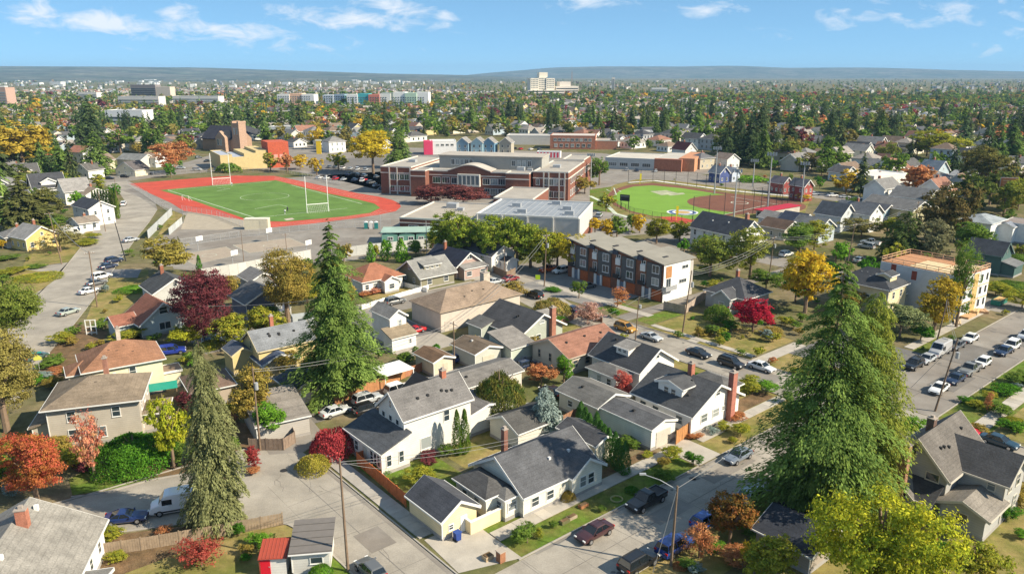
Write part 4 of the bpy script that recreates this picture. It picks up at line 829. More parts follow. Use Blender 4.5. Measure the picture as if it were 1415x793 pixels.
for i, (px, py, col, s) in enumerate([(1338, 442, (.5, .3, .15), (4, 2, .5)), (1350, 436, (.55, .4, .2), (3, 1.4, .9)), (1328, 450, (.6, .45, .28), (3, 1.2, .4)), (1366, 434, (.45, .28, .16), (2.5, 2, .5))]):
    x, y = P(px, py); o = thing('timber_stack', 'stack of %s building timber %s' % (['brown', 'pale yellow', 'light tan', 'reddish'][i], ['at the foot of the unfinished building', 'in the middle of the building site', 'nearest the kerb of the building site', 'at the far end of the building site'][i]), 'timber', (x, y, 0), GA + i * .2, 'timber on the building site')
    for k in range(4): MB().box(0, k * s[1] / 4, 0, s[0], (k + .9) * s[1] / 4, s[2] * (1 - .12 * (k % 2))).build('plank', 'wood', o, col)
x, y = P(1381, 424); sk = thing('skip', 'green open skip filled with timber at the kerb of the building site', 'skip', (x, y, 0), GA)
MB().box(0, 0, .15, 4.6, .1, 1.2).box(0, 1.7, .15, 4.6, 1.8, 1.2).box(0, .1, .15, .1, 1.7, 1.2).box(4.5, .1, .15, 4.6, 1.7, 1.2).box(.1, .1, .15, 4.5, 1.7, .3).build('container', 'plain', sk, (.02, .16, .12)); bx(sk, 'timber', 'wood', (.6, .36, .14), (.1, .1, .9, 4.5, 1.7, 1.15))
# simple shops, halls and offices of the middle distance
def shop(label, px, py, rot, w, d, h, wall, roofc=(.40, .38, .35), wm='stucco', wins=(), cat='shop', name='shop', par=.4):
    o = bld(label, (px, py), rot, name, cat); flat_block(o, 0, 0, w, d, h, wall, wm, roofc, tuple(min(1, c * 1.1) for c in wall), par=par)
    for (face, a0, a1, z, ww, hh, n) in wins: wrow(o, face, a0, a1, -.02 if face != 'X' else w + .02, z, ww, hh, n)
    return o
ts = shop('long tan store with stepped side wall beside the orange-red tower', 306, 236, 30, 6, 30, 7.5, (.56, .44, .22), (.36, .39, .46))
bx(ts, 'side_wall', 'stucco', (.56, .44, .22), (6.0, -.05, 0, 24, 29, 6.6), (12, .0, 6.6, 24, 29, 8.2), (18, .05, 8.2, 24.1, 29, 9.4)); bx(ts, 'roof_sheet', 'flat_roofing', (.36, .39, .46), (6.1, .3, 6.6, 12, 28.5, 6.68))
bx(ts, 'tower', 'brick', (.48, .10, .05), (24.2, -1, 0, 35, 14, 13.5)); bx(ts, 'shutter', 'trim', (.6, .3, .25), (27, -1.05, 4, 29, -1.005, 7), (30, -1.05, 4, 32, -1.005, 7))
ss = shop('long low brick and grey strip store behind the ball field', 836, 233, -22, 26, 30, 5.6, (.46, .47, .46), (.50, .46, .40), wins=[('y', 1, 25, 1.6, 4.5, 2.0, 4)])
bx(ss, 'brick_end', 'brick', (.38, .15, .09), (26.05, -.1, 0, 40, 3, 6.2)); bx(ss, 'brick_side', 'brick', (.50, .24, .13), (38, 3, 0, 46, 40, 6.6)); bx(ss, 'roof_sheet', 'flat_roofing', (.46, .43, .38), (26.1, 3.05, 5.6, 37.9, 38, 5.9)); bx(ss, 'awning', 'plain', (.05, .2, .13), (46.05, 18, 4, 48, 23, 5))
bo = shop('two-storey red-brick office with white cornice on the far side of the school', 760, 206, -8, 30, 22, 8.6, (.40, .17, .11), (.5, .46, .42), 'brick', [('y', 2, 28, 5.2, 2.2, 2.0, 9), ('y', 2, 28, 1.4, 2.2, 2.2, 7)], 'office', 'office')
flat_block(bo, 30.1, 2, 44, 20, 5.4, (.44, .2, .13), 'brick')
pk = shop('white corner shop with a bright pink end wall behind the school', 595, 214, 8, 16, 12, 8, (.75, .74, .72), (.6, .58, .55), wins=[('y', 3, 15, 5.2, 2.0, 1.4, 4)])
bx(pk, 'pink_wall', 'plain', (.62, .05, .13), (-4, -.3, 0, 1.5, 9, 8.3))
rw = shop('low white stall with red and white striped front on the school roofline', 742, 218, -10, 14, 5, 3.4, (.8, .78, .76))
for k in range(7): bx(rw, 'red_stripe', 'plain', (.65, .05, .08), (k * 2, -.06, .2, k * 2 + 1, -.005, 3.2))
for i, (px, colr) in enumerate([(631, (.20, .32, .42)), (651, (.42, .58, .62)), (667, (.16, .30, .42)), (690, (.42, .38, .30))]):
    house(['slate blue Victorian house left of the pale blue one behind the school', 'pale blue Victorian house with white bays behind the school', 'deep blue Victorian house between pale blue and taupe neighbours', 'taupe Victorian house at the right end of the blue pair'][i], (px, 213), 0, [B(0, 0, 7.5, 9, 7, 'gb', .8, .4)], colr, GREYR, rot=-12, win=[('y', 0, 2, 4, 1.2, 1.8), ('y', 0, 2, 1, 1.2, 1.8)], found=False)
ch = bld('old tan brick church with dark steep roof and square tower', (281, 207), -28, 'church')
MB().extr([(0, 0), (17, 0), (17, 10), (8.5, 19), (0, 10)], 'y', 0, 34).build('wall', 'brick', ch, (.34, .22, .15)) if 0 else MB().extr([(0, 0), (16, 0), (16, 7.5), (8, 14.5), (0, 7.5)], 'x', 0, 28).build('wall', 'brick', ch, (.36, .235, .16))
MB().extr([(-.8, 7.1), (8, 14.9), (16.8, 7.1), (16.8, 7.6), (8, 15.5), (-.8, 7.6)], 'x', -.4, 27).build('roof', 'shingle', ch, (.045, .045, .06))
MB().extr([(17, 0), (25.5, 0), (25.5, 9), (21.2, 13), (17, 9)], 'y', -4, 4).build('gable_front', 'brick', ch, (.42, .28, .20)); bx(ch, 'tower', 'brick', (.40, .265, .19), (28.1, 0, 0, 34.4, 6, 18)); bx(ch, 'tower_crown', 'brick', (.42, .28, .2), (27.9, -.2, 18, 29.3, 6.2, 19.2), (33.2, -.2, 18, 34.6, 6.2, 19.2)); wrow(ch, 'y', 18, 23, -4.02, 4, 1.6, 4, 2); wrow(ch, 'y', 29, 33.5, -.02, 11, 1.0, 4, 2)
# hospital on the skyline
hp = bld('pale cream hospital tower block rising above the skyline', (733, 136), 12, 'hospital')
HC = (.72, .66, .55)
bx(hp, 'wall', 'stucco', HC, (0, 0, 0, 18, 30, 40), (18.05, 2, 0, 34, 30, 42), (34.05, 0, 0, 52, 30, 40), (20, 6, 42, 38, 24, 52))
bx(hp, 'wing', 'stucco', (.66, .6, .52), (-8, -12, 0, 70, -.1, 16), (55, 0, 0, 104, 30, 24), (64, 5, 24, 88, 25, 33))
bx(hp, 'window', 'glass', None, *[(2 + k * 3.1, -.25, 4 + j * 4, 3.6 + k * 3.1, -.02, 5.8 + j * 4) for k in range(5) for j in range(4, 9)], *[(19 + k * 3.1, 1.75, 18 + j * 4, 20.6 + k * 3.1, 1.98, 20 + j * 4) for k in range(5) for j in range(6)], *[(36 + k * 3.1, -.25, 4 + j * 4, 37.6 + k * 3.1, -.02, 5.8 + j * 4) for k in range(5) for j in range(4, 9)])
bx(hp, 'window_band', 'glass', None, *[(56, -.3, 3 + j * 5, 103, -.02, 5 + j * 5) for j in range(4)], *[(-7, -12.3, 3 + j * 5, 69, -12.02, 5 + j * 5) for j in range(3)])
# bright apartment blocks left of the skyline
for i, (px, py, w, h, cols) in enumerate([(384, 150, 55, 20, [(.70, .68, .66), (.72, .45, .3), (.7, .69, .67)]), (447, 150, 48, 19, [(.5, .56, .62), (.24, .32, .42), (.35, .6, .55)]), (480, 152, 62, 21, [(.75, .74, .72), (.06, .36, .40), (.55, .18, .13), (.75, .74, .7)]), (528, 152, 66, 23, [(.25, .29, .27), (.76, .76, .74), (.45, .60, .47), (.74, .74, .72)])]):
    o = bld(['long white apartment block with orange section, leftmost of the bright skyline blocks', 'blue-grey apartment block second in the row of bright blocks', 'white apartment block with a teal end bay, third of the bright blocks', 'white apartment block with pale green and dark grey sections, rightmost of the bright blocks'][i], (px, py), -4, 'apartment_block', 'apartments')
    for k, c in enumerate(cols): bx(o, 'facade', 'stucco', c, (k * w / len(cols), (k % 2) * 1.5, 0, (k + 1) * w / len(cols) - .05, 20, h + (k % 2)))
    bx(o, 'window', 'glass', None, *[(2 + k * 3.5, (int((2 + k * 3.5) / (w / len(cols))) % 2) * 1.5 - .3, 3 + j * 3.2, 3.6 + k * 3.5, (int((2 + k * 3.5) / (w / len(cols))) % 2) * 1.5 - .02, 4.6 + j * 3.2) for k in range(int(w / 3.5) - 1) for j in range(5)])
for i, (px, py, w, h, c, lb) in enumerate([(183, 142, 46, 30, (.20, .18, .18), 'dark office slab with pale right end on the left skyline'), (110, 142, 34, 17, (.62, .6, .56), 'pale low office at the left edge of the skyline trees'), (165, 152, 60, 18, (.6, .58, .54), 'long pale building below the dark office slab'), (240, 150, 70, 17, (.62, .6, .56), 'long white-grey building right of the dark office slab'), (-8, 152, 22, 30, (.45, .3, .24), 'brick block cut by the left edge of the picture'), (148, 178, 36, 16, (.74, .74, .74), 'white boxy building above the cream houses on the left'), (372, 190, 34, 8, (.62, .63, .65), 'low white store with a dark blue end behind the orange tower'), (440, 200, 24, 7, (.12, .16, .2), 'dark blue-grey store behind the parking lot left of the school'), (560, 178, 20, 8, (.14, .15, .17), 'dark charcoal terrace roof cluster above the pink shop'), (700, 200, 34, 6, (.55, .53, .5), 'long low beige store between the taupe house and the brick office'), (845, 196, 30, 7, (.72, .7, .66), 'white two-storey shop left of the strip store roof'), (1235, 167, 62, 6, (.66, .64, .6), 'long white low store row among the right-hand trees'), (1250, 176, 50, 6, (.56, .2, .15), 'low store with brick-red fascia below the white store row'), (955, 152, 22, 8, (.7, .68, .64), 'small white block in the trees right of the hospital'), (845, 128, 8, 40, (.7, .66, .6), 'slim pale tower block on the skyline right of the hospital'), (900, 133, 36, 18, (.7, .68, .64), 'white slab on the skyline between the slim tower and the trees')]):
    o = bld(lb, (px, py), -6, 'building', 'building'); flat_block(o, 0, 0, w, 18, h, c, 'stucco', (.45, .43, .4), c)
    if h > 6: bx(o, 'window_band', 'glass', None, *[(1, -.3, 2.2 + j * 3.4, w - 1, -.02, 3.8 + j * 3.4) for j in range(max(1, int(h / 3.4) - 1))])
    if i == 0: bx(o, 'end_wing', 'stucco', (.55, .48, .40), (w + .1, 1, 0, w + 26, 18, h - 3))
# right edge: white hall, dark green house, billboard
hl = house('long white hall with blue-grey roofs at the right edge below the billboard', (1371, 311), 6.0, [B(0, 0, 12, 9, 6.0, 'hip', .35, .4, rc=(.28, .31, .33)), B(9, -18, 10, 18.1, 5.6, 'flat', 0, .2, rc=(.24, .2, .18)), B(6, -4, 3.2, 4, 5.0, 'ga', .5, .3, rc=(.2, .22, .26))], (.76, .76, .75), (.28, .31, .33), win=[('x', 0, [.3, .7], 1.5, 1.2, 2.0), ('x', 1, [.2, .5, .8], 1.5, 1.2, 2.2)], name='hall', cat='hall')
house('dark green gabled house in front of the long white hall', (1386, 355), 5.0, [B(0, 0, 7.0, 8.0, 5.0, 'gb', .8, .4), B(.5, -3.0, 6.0, 3.0, 2.8, 'sy+', .25, .4, rc=(.16, .165, .17))], (.07, .13, .12), (.06, .065, .075), trim=(.1, .16, .15), win=[('x', 0, [.5], 3.2, .8, 1.3), ('y', 0, [.5], 5.2, 1.0, 1.2)])
x, y = P(1388, 288); bb = thing('billboard', 'orange billboard on a single tall post at the right', 'billboard', (x, y, 0), R(-22))
MB().tube((0, 0, 0), (0, 0, 8.0), .35, n=8).build('post', 'wood_pole', bb); bx(bb, 'panel', 'plain', (.60, .20, .07), (-2.6, -.2, 7.4, 2.6, -.04, 11.2)); bx(bb, 'frame', 'metal_grey', None, (-2.8, -.02, 7.1, 2.8, .3, 11.4))
bx(bb, 'faded_text', 'plain', (.70, .36, .2), (-2.0, -.22, 10, 1.2, -.205, 10.5), (-2.0, -.22, 9, 1.9, -.205, 9.4), (-2, -.22, 8.1, .4, -.205, 8.5))
# middle-distance houses seen one by one
MID = [
 # label, eave corner px, z, rot, da, db, h, roof, pitch, wall, roof colour
 ('yellow craftsman house with pale grey roof at the left edge', (34, 331), 3.6, 58, 9, 9, 3.6, 'gb', .62, (.62, .47, .18), (.27, .26, .25)),
 ('white two-storey house with black and tan roof beside the narrow hedge on the left', (121, 290), 5.6, 50, 8, 13, 5.6, 'gb', .55, WHITE, (.05, .055, .07)),
 ('white garage with taupe roof in front of the white two-storey house', (108, 310), 2.8, 50, 6, 8, 2.8, 'ga', .35, WHITE, (.25, .21, .17)),
 ('white house with brown gable roof behind the narrow hedge', (118, 270), 4, 50, 8, 12, 4, 'gb', .5, WHITE, (.28, .22, .17)),
 ('white barn-like house with grey roof at the far left bend', (88, 266), 5, 40, 9, 16, 5, 'ga', .5, (.72, .7, .66), (.28, .265, .25)),
 ('small grey-roofed house hidden at the left edge below the conifer', (6, 330), 3, 45, 7, 8, 3, 'hip', .5, (.5, .45, .4), (.24, .225, .21)),
 ('white house with red-brown roof left of the street fir', (92, 210), 6, -20, 11, 10, 6, 'ga', .6, WHITE, (.30, .14, .10)),
 ('cream gabled house with brown roof in the upper left row', (118, 222), 5, -20, 8, 10, 5, 'gb', .7, CREAM, (.2, .15, .12)),
 ('white gabled house partly behind the street fir', (102, 235), 4, -20, 8, 9, 4, 'gb', .7, (.7, .7, .66), (.11, .105, .1)),
 ('grey-roofed long house right of the street fir', (160, 220), 4.5, -20, 16, 10, 4.5, 'ga', .5, (.6, .57, .5), (.2, .205, .205)),
 ('cream bungalow with twin gables facing the track', (158, 234), 3.2, -20, 12, 9, 3.2, 'gb', .6, CREAM, (.11, .10, .10)),
 ('brown-roofed house left of the orange tree', (192, 218), 5, -20, 10, 9, 5, 'ga', .5, WHITE, (.27, .20, .15)),
 ('blue-grey house with low dormer nearest the ball field stand', (1133, 317), 4.4, 36, 8, 9, 4.4, 'gb', .6, (.45, .52, .58), (.16, .165, .17)),
 ('grey-blue gambrel-like house behind the low dormer house', (1163, 300), 5, 36, 8, 9, 5, 'gb', .85, (.55, .58, .6), (.10, .105, .115)),
 ('white-gabled house with slate roof in the blue-grey cluster', (1203, 298), 5.6, 36, 8, 12, 5.6, 'gb', .7, (.72, .72, .70), (.15, .155, .165)),
 ('blue house beside the white parapet building', (1222, 293), 5, 36, 7, 8, 5, 'gb', .5, (.22, .32, .38), (.09, .095, .11)),
 ('brown-roofed house tucked behind the tall black-roofed house', (1085, 318), 3.4, 36, 8, 9, 3.4, 'gb', .5, (.5, .45, .38), (.12, .08, .06)),
 ('small grey-roofed cottage by the ball field wall', (1078, 305), 3.2, 36, 7, 8, 3.2, 'gb', .5, (.55, .53, .5), (.23, .22, .21)),
 ('navy-roofed cottage left of the low dormer house', (1108, 308), 3.6, 36, 7, 8, 3.6, 'gb', .6, (.45, .47, .5), (.05, .06, .09)),
 ('olive-walled building with zigzag roofs behind the dark tree', (1262, 292), 6, 30, 10, 18, 6, 'gb', .5, (.42, .38, .22), (.2, .19, .18)),
 ('pale blue house with white gables above the right-hand parapets', (1296, 237), 6.5, 30, 9, 9, 6.5, 'gb', .9, (.45, .55, .6), (.28, .30, .32)),
 ('white house with brown roof in the row before the pale blue house', (1215, 252), 3.8, 30, 13, 9, 3.8, 'hip', .5, (.7, .69, .66), (.16, .12, .10)),
 ('grey gabled house second left of the pale blue house', (1168, 240), 4, 30, 9, 9, 4, 'gb', .6, (.6, .6, .58), (.12, .115, .115)),
 ('low white house with brown hip roof nearest the pale blue house', (1245, 250), 4, 30, 8, 9, 4, 'hip', .55, WHITE, (.19, .13, .10)),
 ('house with blue roof tarpaulin right of the pale blue house', (1340, 245), 3.6, 30, 9, 9, 3.6, 'gb', .4, (.7, .7, .68), (.33, .33, .34)),
 ('dark red-roofed house with white gable behind the strip store', (947, 208), 4.5, 30, 9, 12, 4.5, 'gb', .9, WHITE, (.11, .035, .035)),
 ('tan hip-roofed house right of the dark red-roofed house', (968, 220), 5.5, 30, 10, 9, 5.5, 'hip', .5, (.5, .44, .33), (.13, .13, .14)),
 ('white house with brown cross gables near the big fir clump', (1005, 221), 5, 30, 9, 10, 5, 'gb', .6, WHITE, (.25, .19, .15)),
 ('small red house with pointed gable near the right light masts', (1083, 254), 4.5, 30, 5, 7, 4.5, 'gb', .9, (.32, .07, .06), (.25, .2, .2)),
 ('taller red house right of the small red house', (1112, 258), 6, 30, 5, 7, 6, 'gb', .9, (.32, .07, .06), (.2, .18, .18)),
 ('royal blue house with white gable behind the ball field', (995, 240), 4.5, 30, 6, 7, 4.5, 'gb', .9, (.07, .10, .26), (.25, .25, .27)),
 ('pale blue cottage beside the royal blue house', (1012, 240), 4.0, 30, 5, 7, 4.0, 'gb', .9, (.5, .56, .66), (.4, .4, .42)),
]
for (lb, C, z, rot, da, db, h, rf, p, wc, rc) in MID:
    house(lb, C, z, [B(0, 0, da, db, h, rf, p, .45)], wc, rc, rot=rot, found=False, vents=0,
          win=[('y', 0, 2 if da < 9 else 3, 1.0, 1.0, 1.4), ('x', 0, 3, 1.0, .9, 1.3)] + ([('y', 0, 2, 3.6, .9, 1.3), ('x', 0, 2, 3.6, .9, 1.3)] if h > 5 else []) + ([('y', 0, [.5], h + .3, .8, 1.0)] if rf == 'gb' else []), chim=[(da * .6, db * .6, h, h + p * min(da, db) / 2 + 1.2)] if len(lb) % 2 else [])
pb = shop('white flat-roofed building with tall parapet beside the blue house at right', 1205, 268, 30, 22, 14, 7, (.72, .70, .66), (.6, .58, .55), wins=[('x', 2, 13, 4, 1.2, 1.4, 4)])
rd = thing('dugout', 'long ball field dugout with bright red roof and grey block wall', 'dugout', (*P(1058, 303), 0), R(37))
bx(rd, 'wall', 'concrete', (.45, .42, .38), (0, 0, 0, 20, 4, 2.6)); bx(rd, 'roof', 'plain', (.42, .02, .045), (-.3, -.3, 2.6, 20.3, 5, 2.85)); bx(rd, 'opening', 'metal_dark', None, (-.02, .4, .4, .2, 3.6, 2.2))
sb = thing('scoreboard', 'black scoreboard on two posts at the left side of the bright ball field', 'scoreboard', (*P(863, 289), 0), R(-30))
bx(sb, 'post', 'metal_dark', None, (-1.6, -.1, 0, -1.4, .1, 5.2)); bx(sb, 'post', 'metal_dark', None, (1.4, -.1, 0, 1.6, .1, 5.2)); bx(sb, 'board', 'metal_dark', None, (-1.9, -.16, 3.0, 1.9, -.11, 5.4)); bx(sb, 'score_strip', 'plain', (.2, .2, .2), (-1.6, -.19, 4.6, 1.6, -.165, 5.0))
# container by the track
cw = thing('storage_container', 'cream storage container at the near edge of the running track', 'container', (*P(338, 317.5), 0), R(1))
bx(cw, 'body', 'plain', (.62, .56, .42), (0, 0, 0, 7.6, 2.6, 3.4)); bx(cw, 'roof', 'plain', (.7, .66, .55), (-.06, -.06, 3.4, 7.66, 2.66, 3.5)); bx(cw, 'door', 'plain', (.55, .5, .38), (5, -.05, .1, 7.2, -.005, 3.0))
# ------------------------------------------------------------------ foliage
def quads(cen, nor, tan, sl, sw):
    n = len(cen); bit = np.cross(nor, tan)
    a = tan * sl[:, None]; b = bit * sw[:, None]
    v = np.empty((n, 4, 3)); v[:, 0] = cen - a; v[:, 1] = cen + b * .9 - a * .1; v[:, 2] = cen + a; v[:, 3] = cen - b * .9 - a * .1
    return v
def norm(v): return v / np.maximum(np.linalg.norm(v, axis=1, keepdims=True), 1e-9)
def leaf_mesh(name, v, colr, m='leaves', attr='leafmix'):
    n = len(v); me = bpy.data.meshes.new(name)
    me.vertices.add(n * 4); me.vertices.foreach_set('co', v.reshape(-1).astype(np.float32))
    me.loops.add(n * 4); me.loops.foreach_set('vertex_index', np.arange(n * 4, dtype=np.int32))
    me.polygons.add(n); me.polygons.foreach_set('loop_start', np.arange(0, n * 4, 4, dtype=np.int32)); me.polygons.foreach_set('loop_total', np.full(n, 4, dtype=np.int32))
    at = me.attributes.new(attr, 'FLOAT_COLOR', 'FACE'); c = np.ones((n, 4), dtype=np.float32); c[:, :colr.shape[1]] = colr
    at.data.foreach_set('color', c.reshape(-1)); me.update(calc_edges=True); me.materials.append(MAT[m]); return me
def rand_tan(nor, r):
    t = r.normal(size=nor.shape); t -= nor * np.sum(t * nor, axis=1, keepdims=True); return norm(t)
def broadleaf(seed, nleaf, nclump, leaf, lobes=7, flat=.85, low=-.75, crisp=.22, open_=0.0):
    """a crown of unit radius and 2*flat height round the origin: lobes -> clumps -> leaves"""
    r = np.random.default_rng(seed)
    lc = norm(r.normal(size=(lobes, 3))) * r.uniform(.35, .62, (lobes, 1)); lc[:, 2] *= .95; lc[0] = (0, 0, .35)
    lr = r.uniform(.36, .56, lobes)
    sq = r.uniform(.8, 1.2, 2); lc[:, 0] *= sq[0]; lc[:, 1] *= sq[1]; k = r.integers(0, lobes, nclump); d = norm(r.normal(size=(nclump, 3)))
    cc = lc[k] + d * (lr[k] * r.uniform(.55, 1.0, nclump) ** .6)[:, None]
    cc[:, 2] *= flat; keep = cc[:, 2] > low * flat; cc = cc[keep]; nclump = len(cc)
    cr = r.uniform(.11, .22, nclump) * (1 + open_)
    ci = r.integers(0, nclump, nleaf); d = norm(r.normal(size=(nleaf, 3))); d[:, 2] = np.abs(d[:, 2]) * .6 + d[:, 2] * .4
    cen = cc[ci] + d * (cr[ci] * r.uniform(.25, 1.05, nleaf))[:, None]
    nor = norm(norm(d + .8 * norm(cen)) + r.normal(size=(nleaf, 3)) * .42)
    v = quads(cen, nor, rand_tan(nor, r), leaf * r.uniform(.55, 1.6, nleaf), leaf * r.uniform(.4, .9, nleaf))
    cm = np.clip(r.normal(.5, .28, nclump), 0, 1); mix = np.clip(cm[ci] * .75 + .12 + r.normal(0, .16, nleaf), 0, 1)
    cb = r.uniform(.8, 1.2, nclump); br = cb[ci] * r.uniform(.72, 1.3, nleaf)
    return v, np.stack([mix, br, np.zeros(nleaf)], 1)
def conifer(seed, nbr, per, leaf, r0=.2, base=.06, power=.85, droop=.35, ragged=.4, up=.15, fan=.30, cap=1.0):
    """unit height, base at 0: separate drooping boughs, each a fan of needle sprays"""
    r = np.random.default_rng(seed)
    u_ = (np.arange(nbr) + r.uniform(0, 1, nbr)) / nbr; h = base + (1 - base) * (1 - u_ ** .68)
    h = np.sort(h); az = np.arange(nbr) * 2.39996 + r.normal(0, .45, nbr); az_l = r.uniform(0, 6.28, 4)
    lop = 1 + .14 * np.sin(az + az_l[0] + h * 4) + .12 * np.sin(2 * az + h * 11 + az_l[1]) + .10 * np.sin(h * 37 + az_l[2])
    L = (r0 * np.minimum((1.0 - h) ** power, cap) / cap + .006) * lop * r.uniform(1 - ragged, 1.15, nbr)
    L *= np.where(h < base + .07, .75, 1)
    bi = np.repeat(np.arange(nbr), per); n = len(bi)
    t = r.uniform(.12, 1, n) ** .8; lat = r.normal(0, 1, n) * fan * (.25 + .75 * np.sin(np.pi * np.clip(t, 0, 1) ** .8)) * .6
    Lb = L[bi]; a0 = az[bi]; rad = Lb * t; ca_, sa_ = np.cos(a0), np.sin(a0)
    dr = droop * r.uniform(.6, 1.4, nbr)[bi]
    z = h[bi] + up * Lb * np.sin(t * 2.6) - dr * Lb * t ** 1.7 - np.abs(lat) * Lb * .5 + r.normal(0, .05, n) * Lb
    cen = np.stack([rad * ca_ - lat * Lb * sa_, rad * sa_ + lat * Lb * ca_, z], 1)
    sd = np.sign(lat) * np.minimum(1, np.abs(lat) * 3)
    out = norm(np.stack([ca_ - sd * sa_ * .8, sa_ + sd * ca_ * .8, -.35 - .6 * t + r.normal(0, .3, n)], 1) + r.normal(size=(n, 3)) * .3)
    nor = np.stack([ca_ * .55, sa_ * .55, np.full(n, .8)], 1) + r.normal(size=(n, 3)) * .34
    nor = nor - out * np.sum(nor * out, axis=1, keepdims=True); nor = norm(nor)
    s = leaf * (.5 + .65 * (1 - h[bi])) * r.uniform(.65, 1.4, n)
    v = quads(cen, nor, out, s * 1.3, s * .55)
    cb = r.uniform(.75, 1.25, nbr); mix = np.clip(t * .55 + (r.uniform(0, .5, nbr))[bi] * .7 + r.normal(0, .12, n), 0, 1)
    return v, np.stack([mix, cb[bi] * r.uniform(.75, 1.25, n), np.zeros(n)], 1)
def column_tree(seed, n, leaf, power=.5):
    r = np.random.default_rng(seed); h = r.uniform(0.01, 1, n); a = r.uniform(0, 6.28, n)
    prof = np.minimum(1, (h / .12) ** .6) * np.maximum(0, 1 - np.maximum(0, h - .25) / .76) ** power
    rad = prof * (1 + .16 * np.sin(a * 3 + h * 14) + .1 * np.sin(a * 5 - h * 23)) * r.uniform(.78, 1.05, n) * .5
    cen = np.stack([rad * np.cos(a), rad * np.sin(a), h * 1.0], 1)
    nor = norm(np.stack([np.cos(a), np.sin(a), np.full(n, .35)], 1) + r.normal(size=(n, 3)) * .4)
    up = np.tile(np.array([[0, 0, 1.0]]), (n, 1)); tan = up - nor * np.sum(up * nor, axis=1, keepdims=True); tan = norm(tan + r.normal(size=(n, 3)) * .25)
    return cen, nor, tan, np.stack([np.clip(r.normal(.4, .25, n), 0, 1), r.uniform(.7, 1.3, n), np.zeros(n)], 1)
_crown = {}
def crown(kind):
    if kind in _crown: return _crown[kind]
    t, lod, s = kind
    if t == 'leafy':
        n, c, lf = {'hero': (26000, 420, .022), 'near': (7000, 190, .042), 'mid': (1500, 80, .085), 'far': (420, 36, .15)}[lod]
        v, c_ = broadleaf(100 + s * 7, n, c, lf, lobes=6 + s % 4, flat=[.85, .95, .75, 1.05][s % 4])
    elif t == 'thin':
        n, c, lf = {'near': (2600, 120, .045), 'mid': (700, 60, .09), 'hero': (6000, 200, .03)}[lod]
        v, c_ = broadleaf(300 + s, n, c, lf, lobes=9, flat=1.0, open_=.3)
    elif t == 'ball':
        n, c, lf = {'near': (5000, 160, .05), 'mid': (900, 60, .11), 'hero': (14000, 300, .03)}[lod]
        r = np.random.default_rng(500 + s); d = norm(r.normal(size=(n, 3))); d[:, 2] = np.abs(d[:, 2]) * .9 - .35
        cl = norm(r.normal(size=(c, 3))); near = np.argmax(d @ cl.T, axis=1)
        dn = norm(d); lump = 1 + .10 * np.sin(3 * dn[:, 0] + s) * np.cos(4 * dn[:, 1] - s) + .07 * np.sin(7 * dn[:, 2] + 5 * dn[:, 0]); rad = lump * (1 + (np.max(d @ cl.T, axis=1) - .93) * 2.2 + r.normal(0, .06, n))
        cen = norm(d) * rad[:, None] * np.array([1, 1, .9]); nor = norm(norm(d) + r.normal(size=(n, 3)) * .5)
        v = quads(cen, nor, rand_tan(nor, r), lf * r.uniform(.7, 1.4, n), lf * r.uniform(.5, .9, n))
        cm = r.uniform(.1, .9, c); c_ = np.stack([np.clip(cm[near] + r.normal(0, .2, n), 0, 1), r.uniform(.7, 1.3, n), np.zeros(n)], 1)
    elif t == 'fir':
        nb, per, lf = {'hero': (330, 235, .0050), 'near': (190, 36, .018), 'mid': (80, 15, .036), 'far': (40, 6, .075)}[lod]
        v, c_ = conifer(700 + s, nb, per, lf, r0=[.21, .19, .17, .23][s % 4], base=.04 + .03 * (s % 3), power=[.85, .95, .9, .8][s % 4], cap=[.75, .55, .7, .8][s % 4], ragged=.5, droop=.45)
    elif t == 'spruce':
        nb, per, lf = {'hero': (560, 150, .0068), 'near': (200, 34, .019), 'mid': (80, 15, .036)}[lod]
        v, c_ = conifer(800 + s, nb, per, lf, r0=.20, base=.03, power=.44, droop=.95, ragged=.45, up=.05, fan=.26)
    elif t == 'cedar':
        nb, per, lf = {'hero': (680, 125, .0078), 'near': (240, 30, .02), 'mid': (90, 14, .04)}[lod]
        v, c_ = conifer(900 + s, nb, per, lf, r0=.27, base=.02, power=.42, droop=.5, ragged=.22, up=.2, fan=.34)
    elif t == 'column':
        n, lf = {'near': (3600, .018), 'mid': (700, .04), 'hero': (6000, .014)}[lod]
        cen, nor, tan, c_ = column_tree(1000 + s, n, lf); r = np.random.default_rng(s)
        cen[:, :2] *= .5; v = quads(cen, nor, tan, np.full(n, lf) * 1.3, np.full(n, lf) * .6)
    me = leaf_mesh('crown', v, c_); _crown[kind] = me; return me
_trunk = {}
def trunk_mesh(kind):
    """unit height to the crown's top; limbs for broadleaf trees"""
    if kind in _trunk: return _trunk[kind]
    r = random.Random(kind); mb = MB()
    if kind.startswith('leafy'):
        z0 = .45; mb.tube((0, 0, -.02), (0, 0, z0), .035, .024)
        for k in range(6):
            a = k * 1.05 + r.uniform(-.3, .3); q = (math.cos(a) * .24, math.sin(a) * .24, r.uniform(.62, .82)); zz = z0 - r.uniform(0, .14)
            m_ = (q[0] * .45, q[1] * .45, zz + (q[2] - zz) * .55); mb.tube((0, 0, zz), m_, .02, .014, 5); mb.tube(m_, q, .014, .005, 5)
        mb.tube((0, 0, z0), (0.02, 0, .85), .022, .006)
    else:
        mb.tube((0, 0, -.01), (0, 0, .5), .014, .008); mb.tube((0, 0, .5), (0, 0, .99), .008, .001)
        for k in range(14):
            a = k * 2.4; h = .06 + k * .05; L = .15 * (1 - h); mb.tube((0, 0, h), (math.cos(a) * L, math.sin(a) * L, h - .02), .0025, .001, 4)
    me = mb.mesh('trunk', 'wood_pole'); _trunk[kind] = me; return me
BARK = (.2, .15, .11)
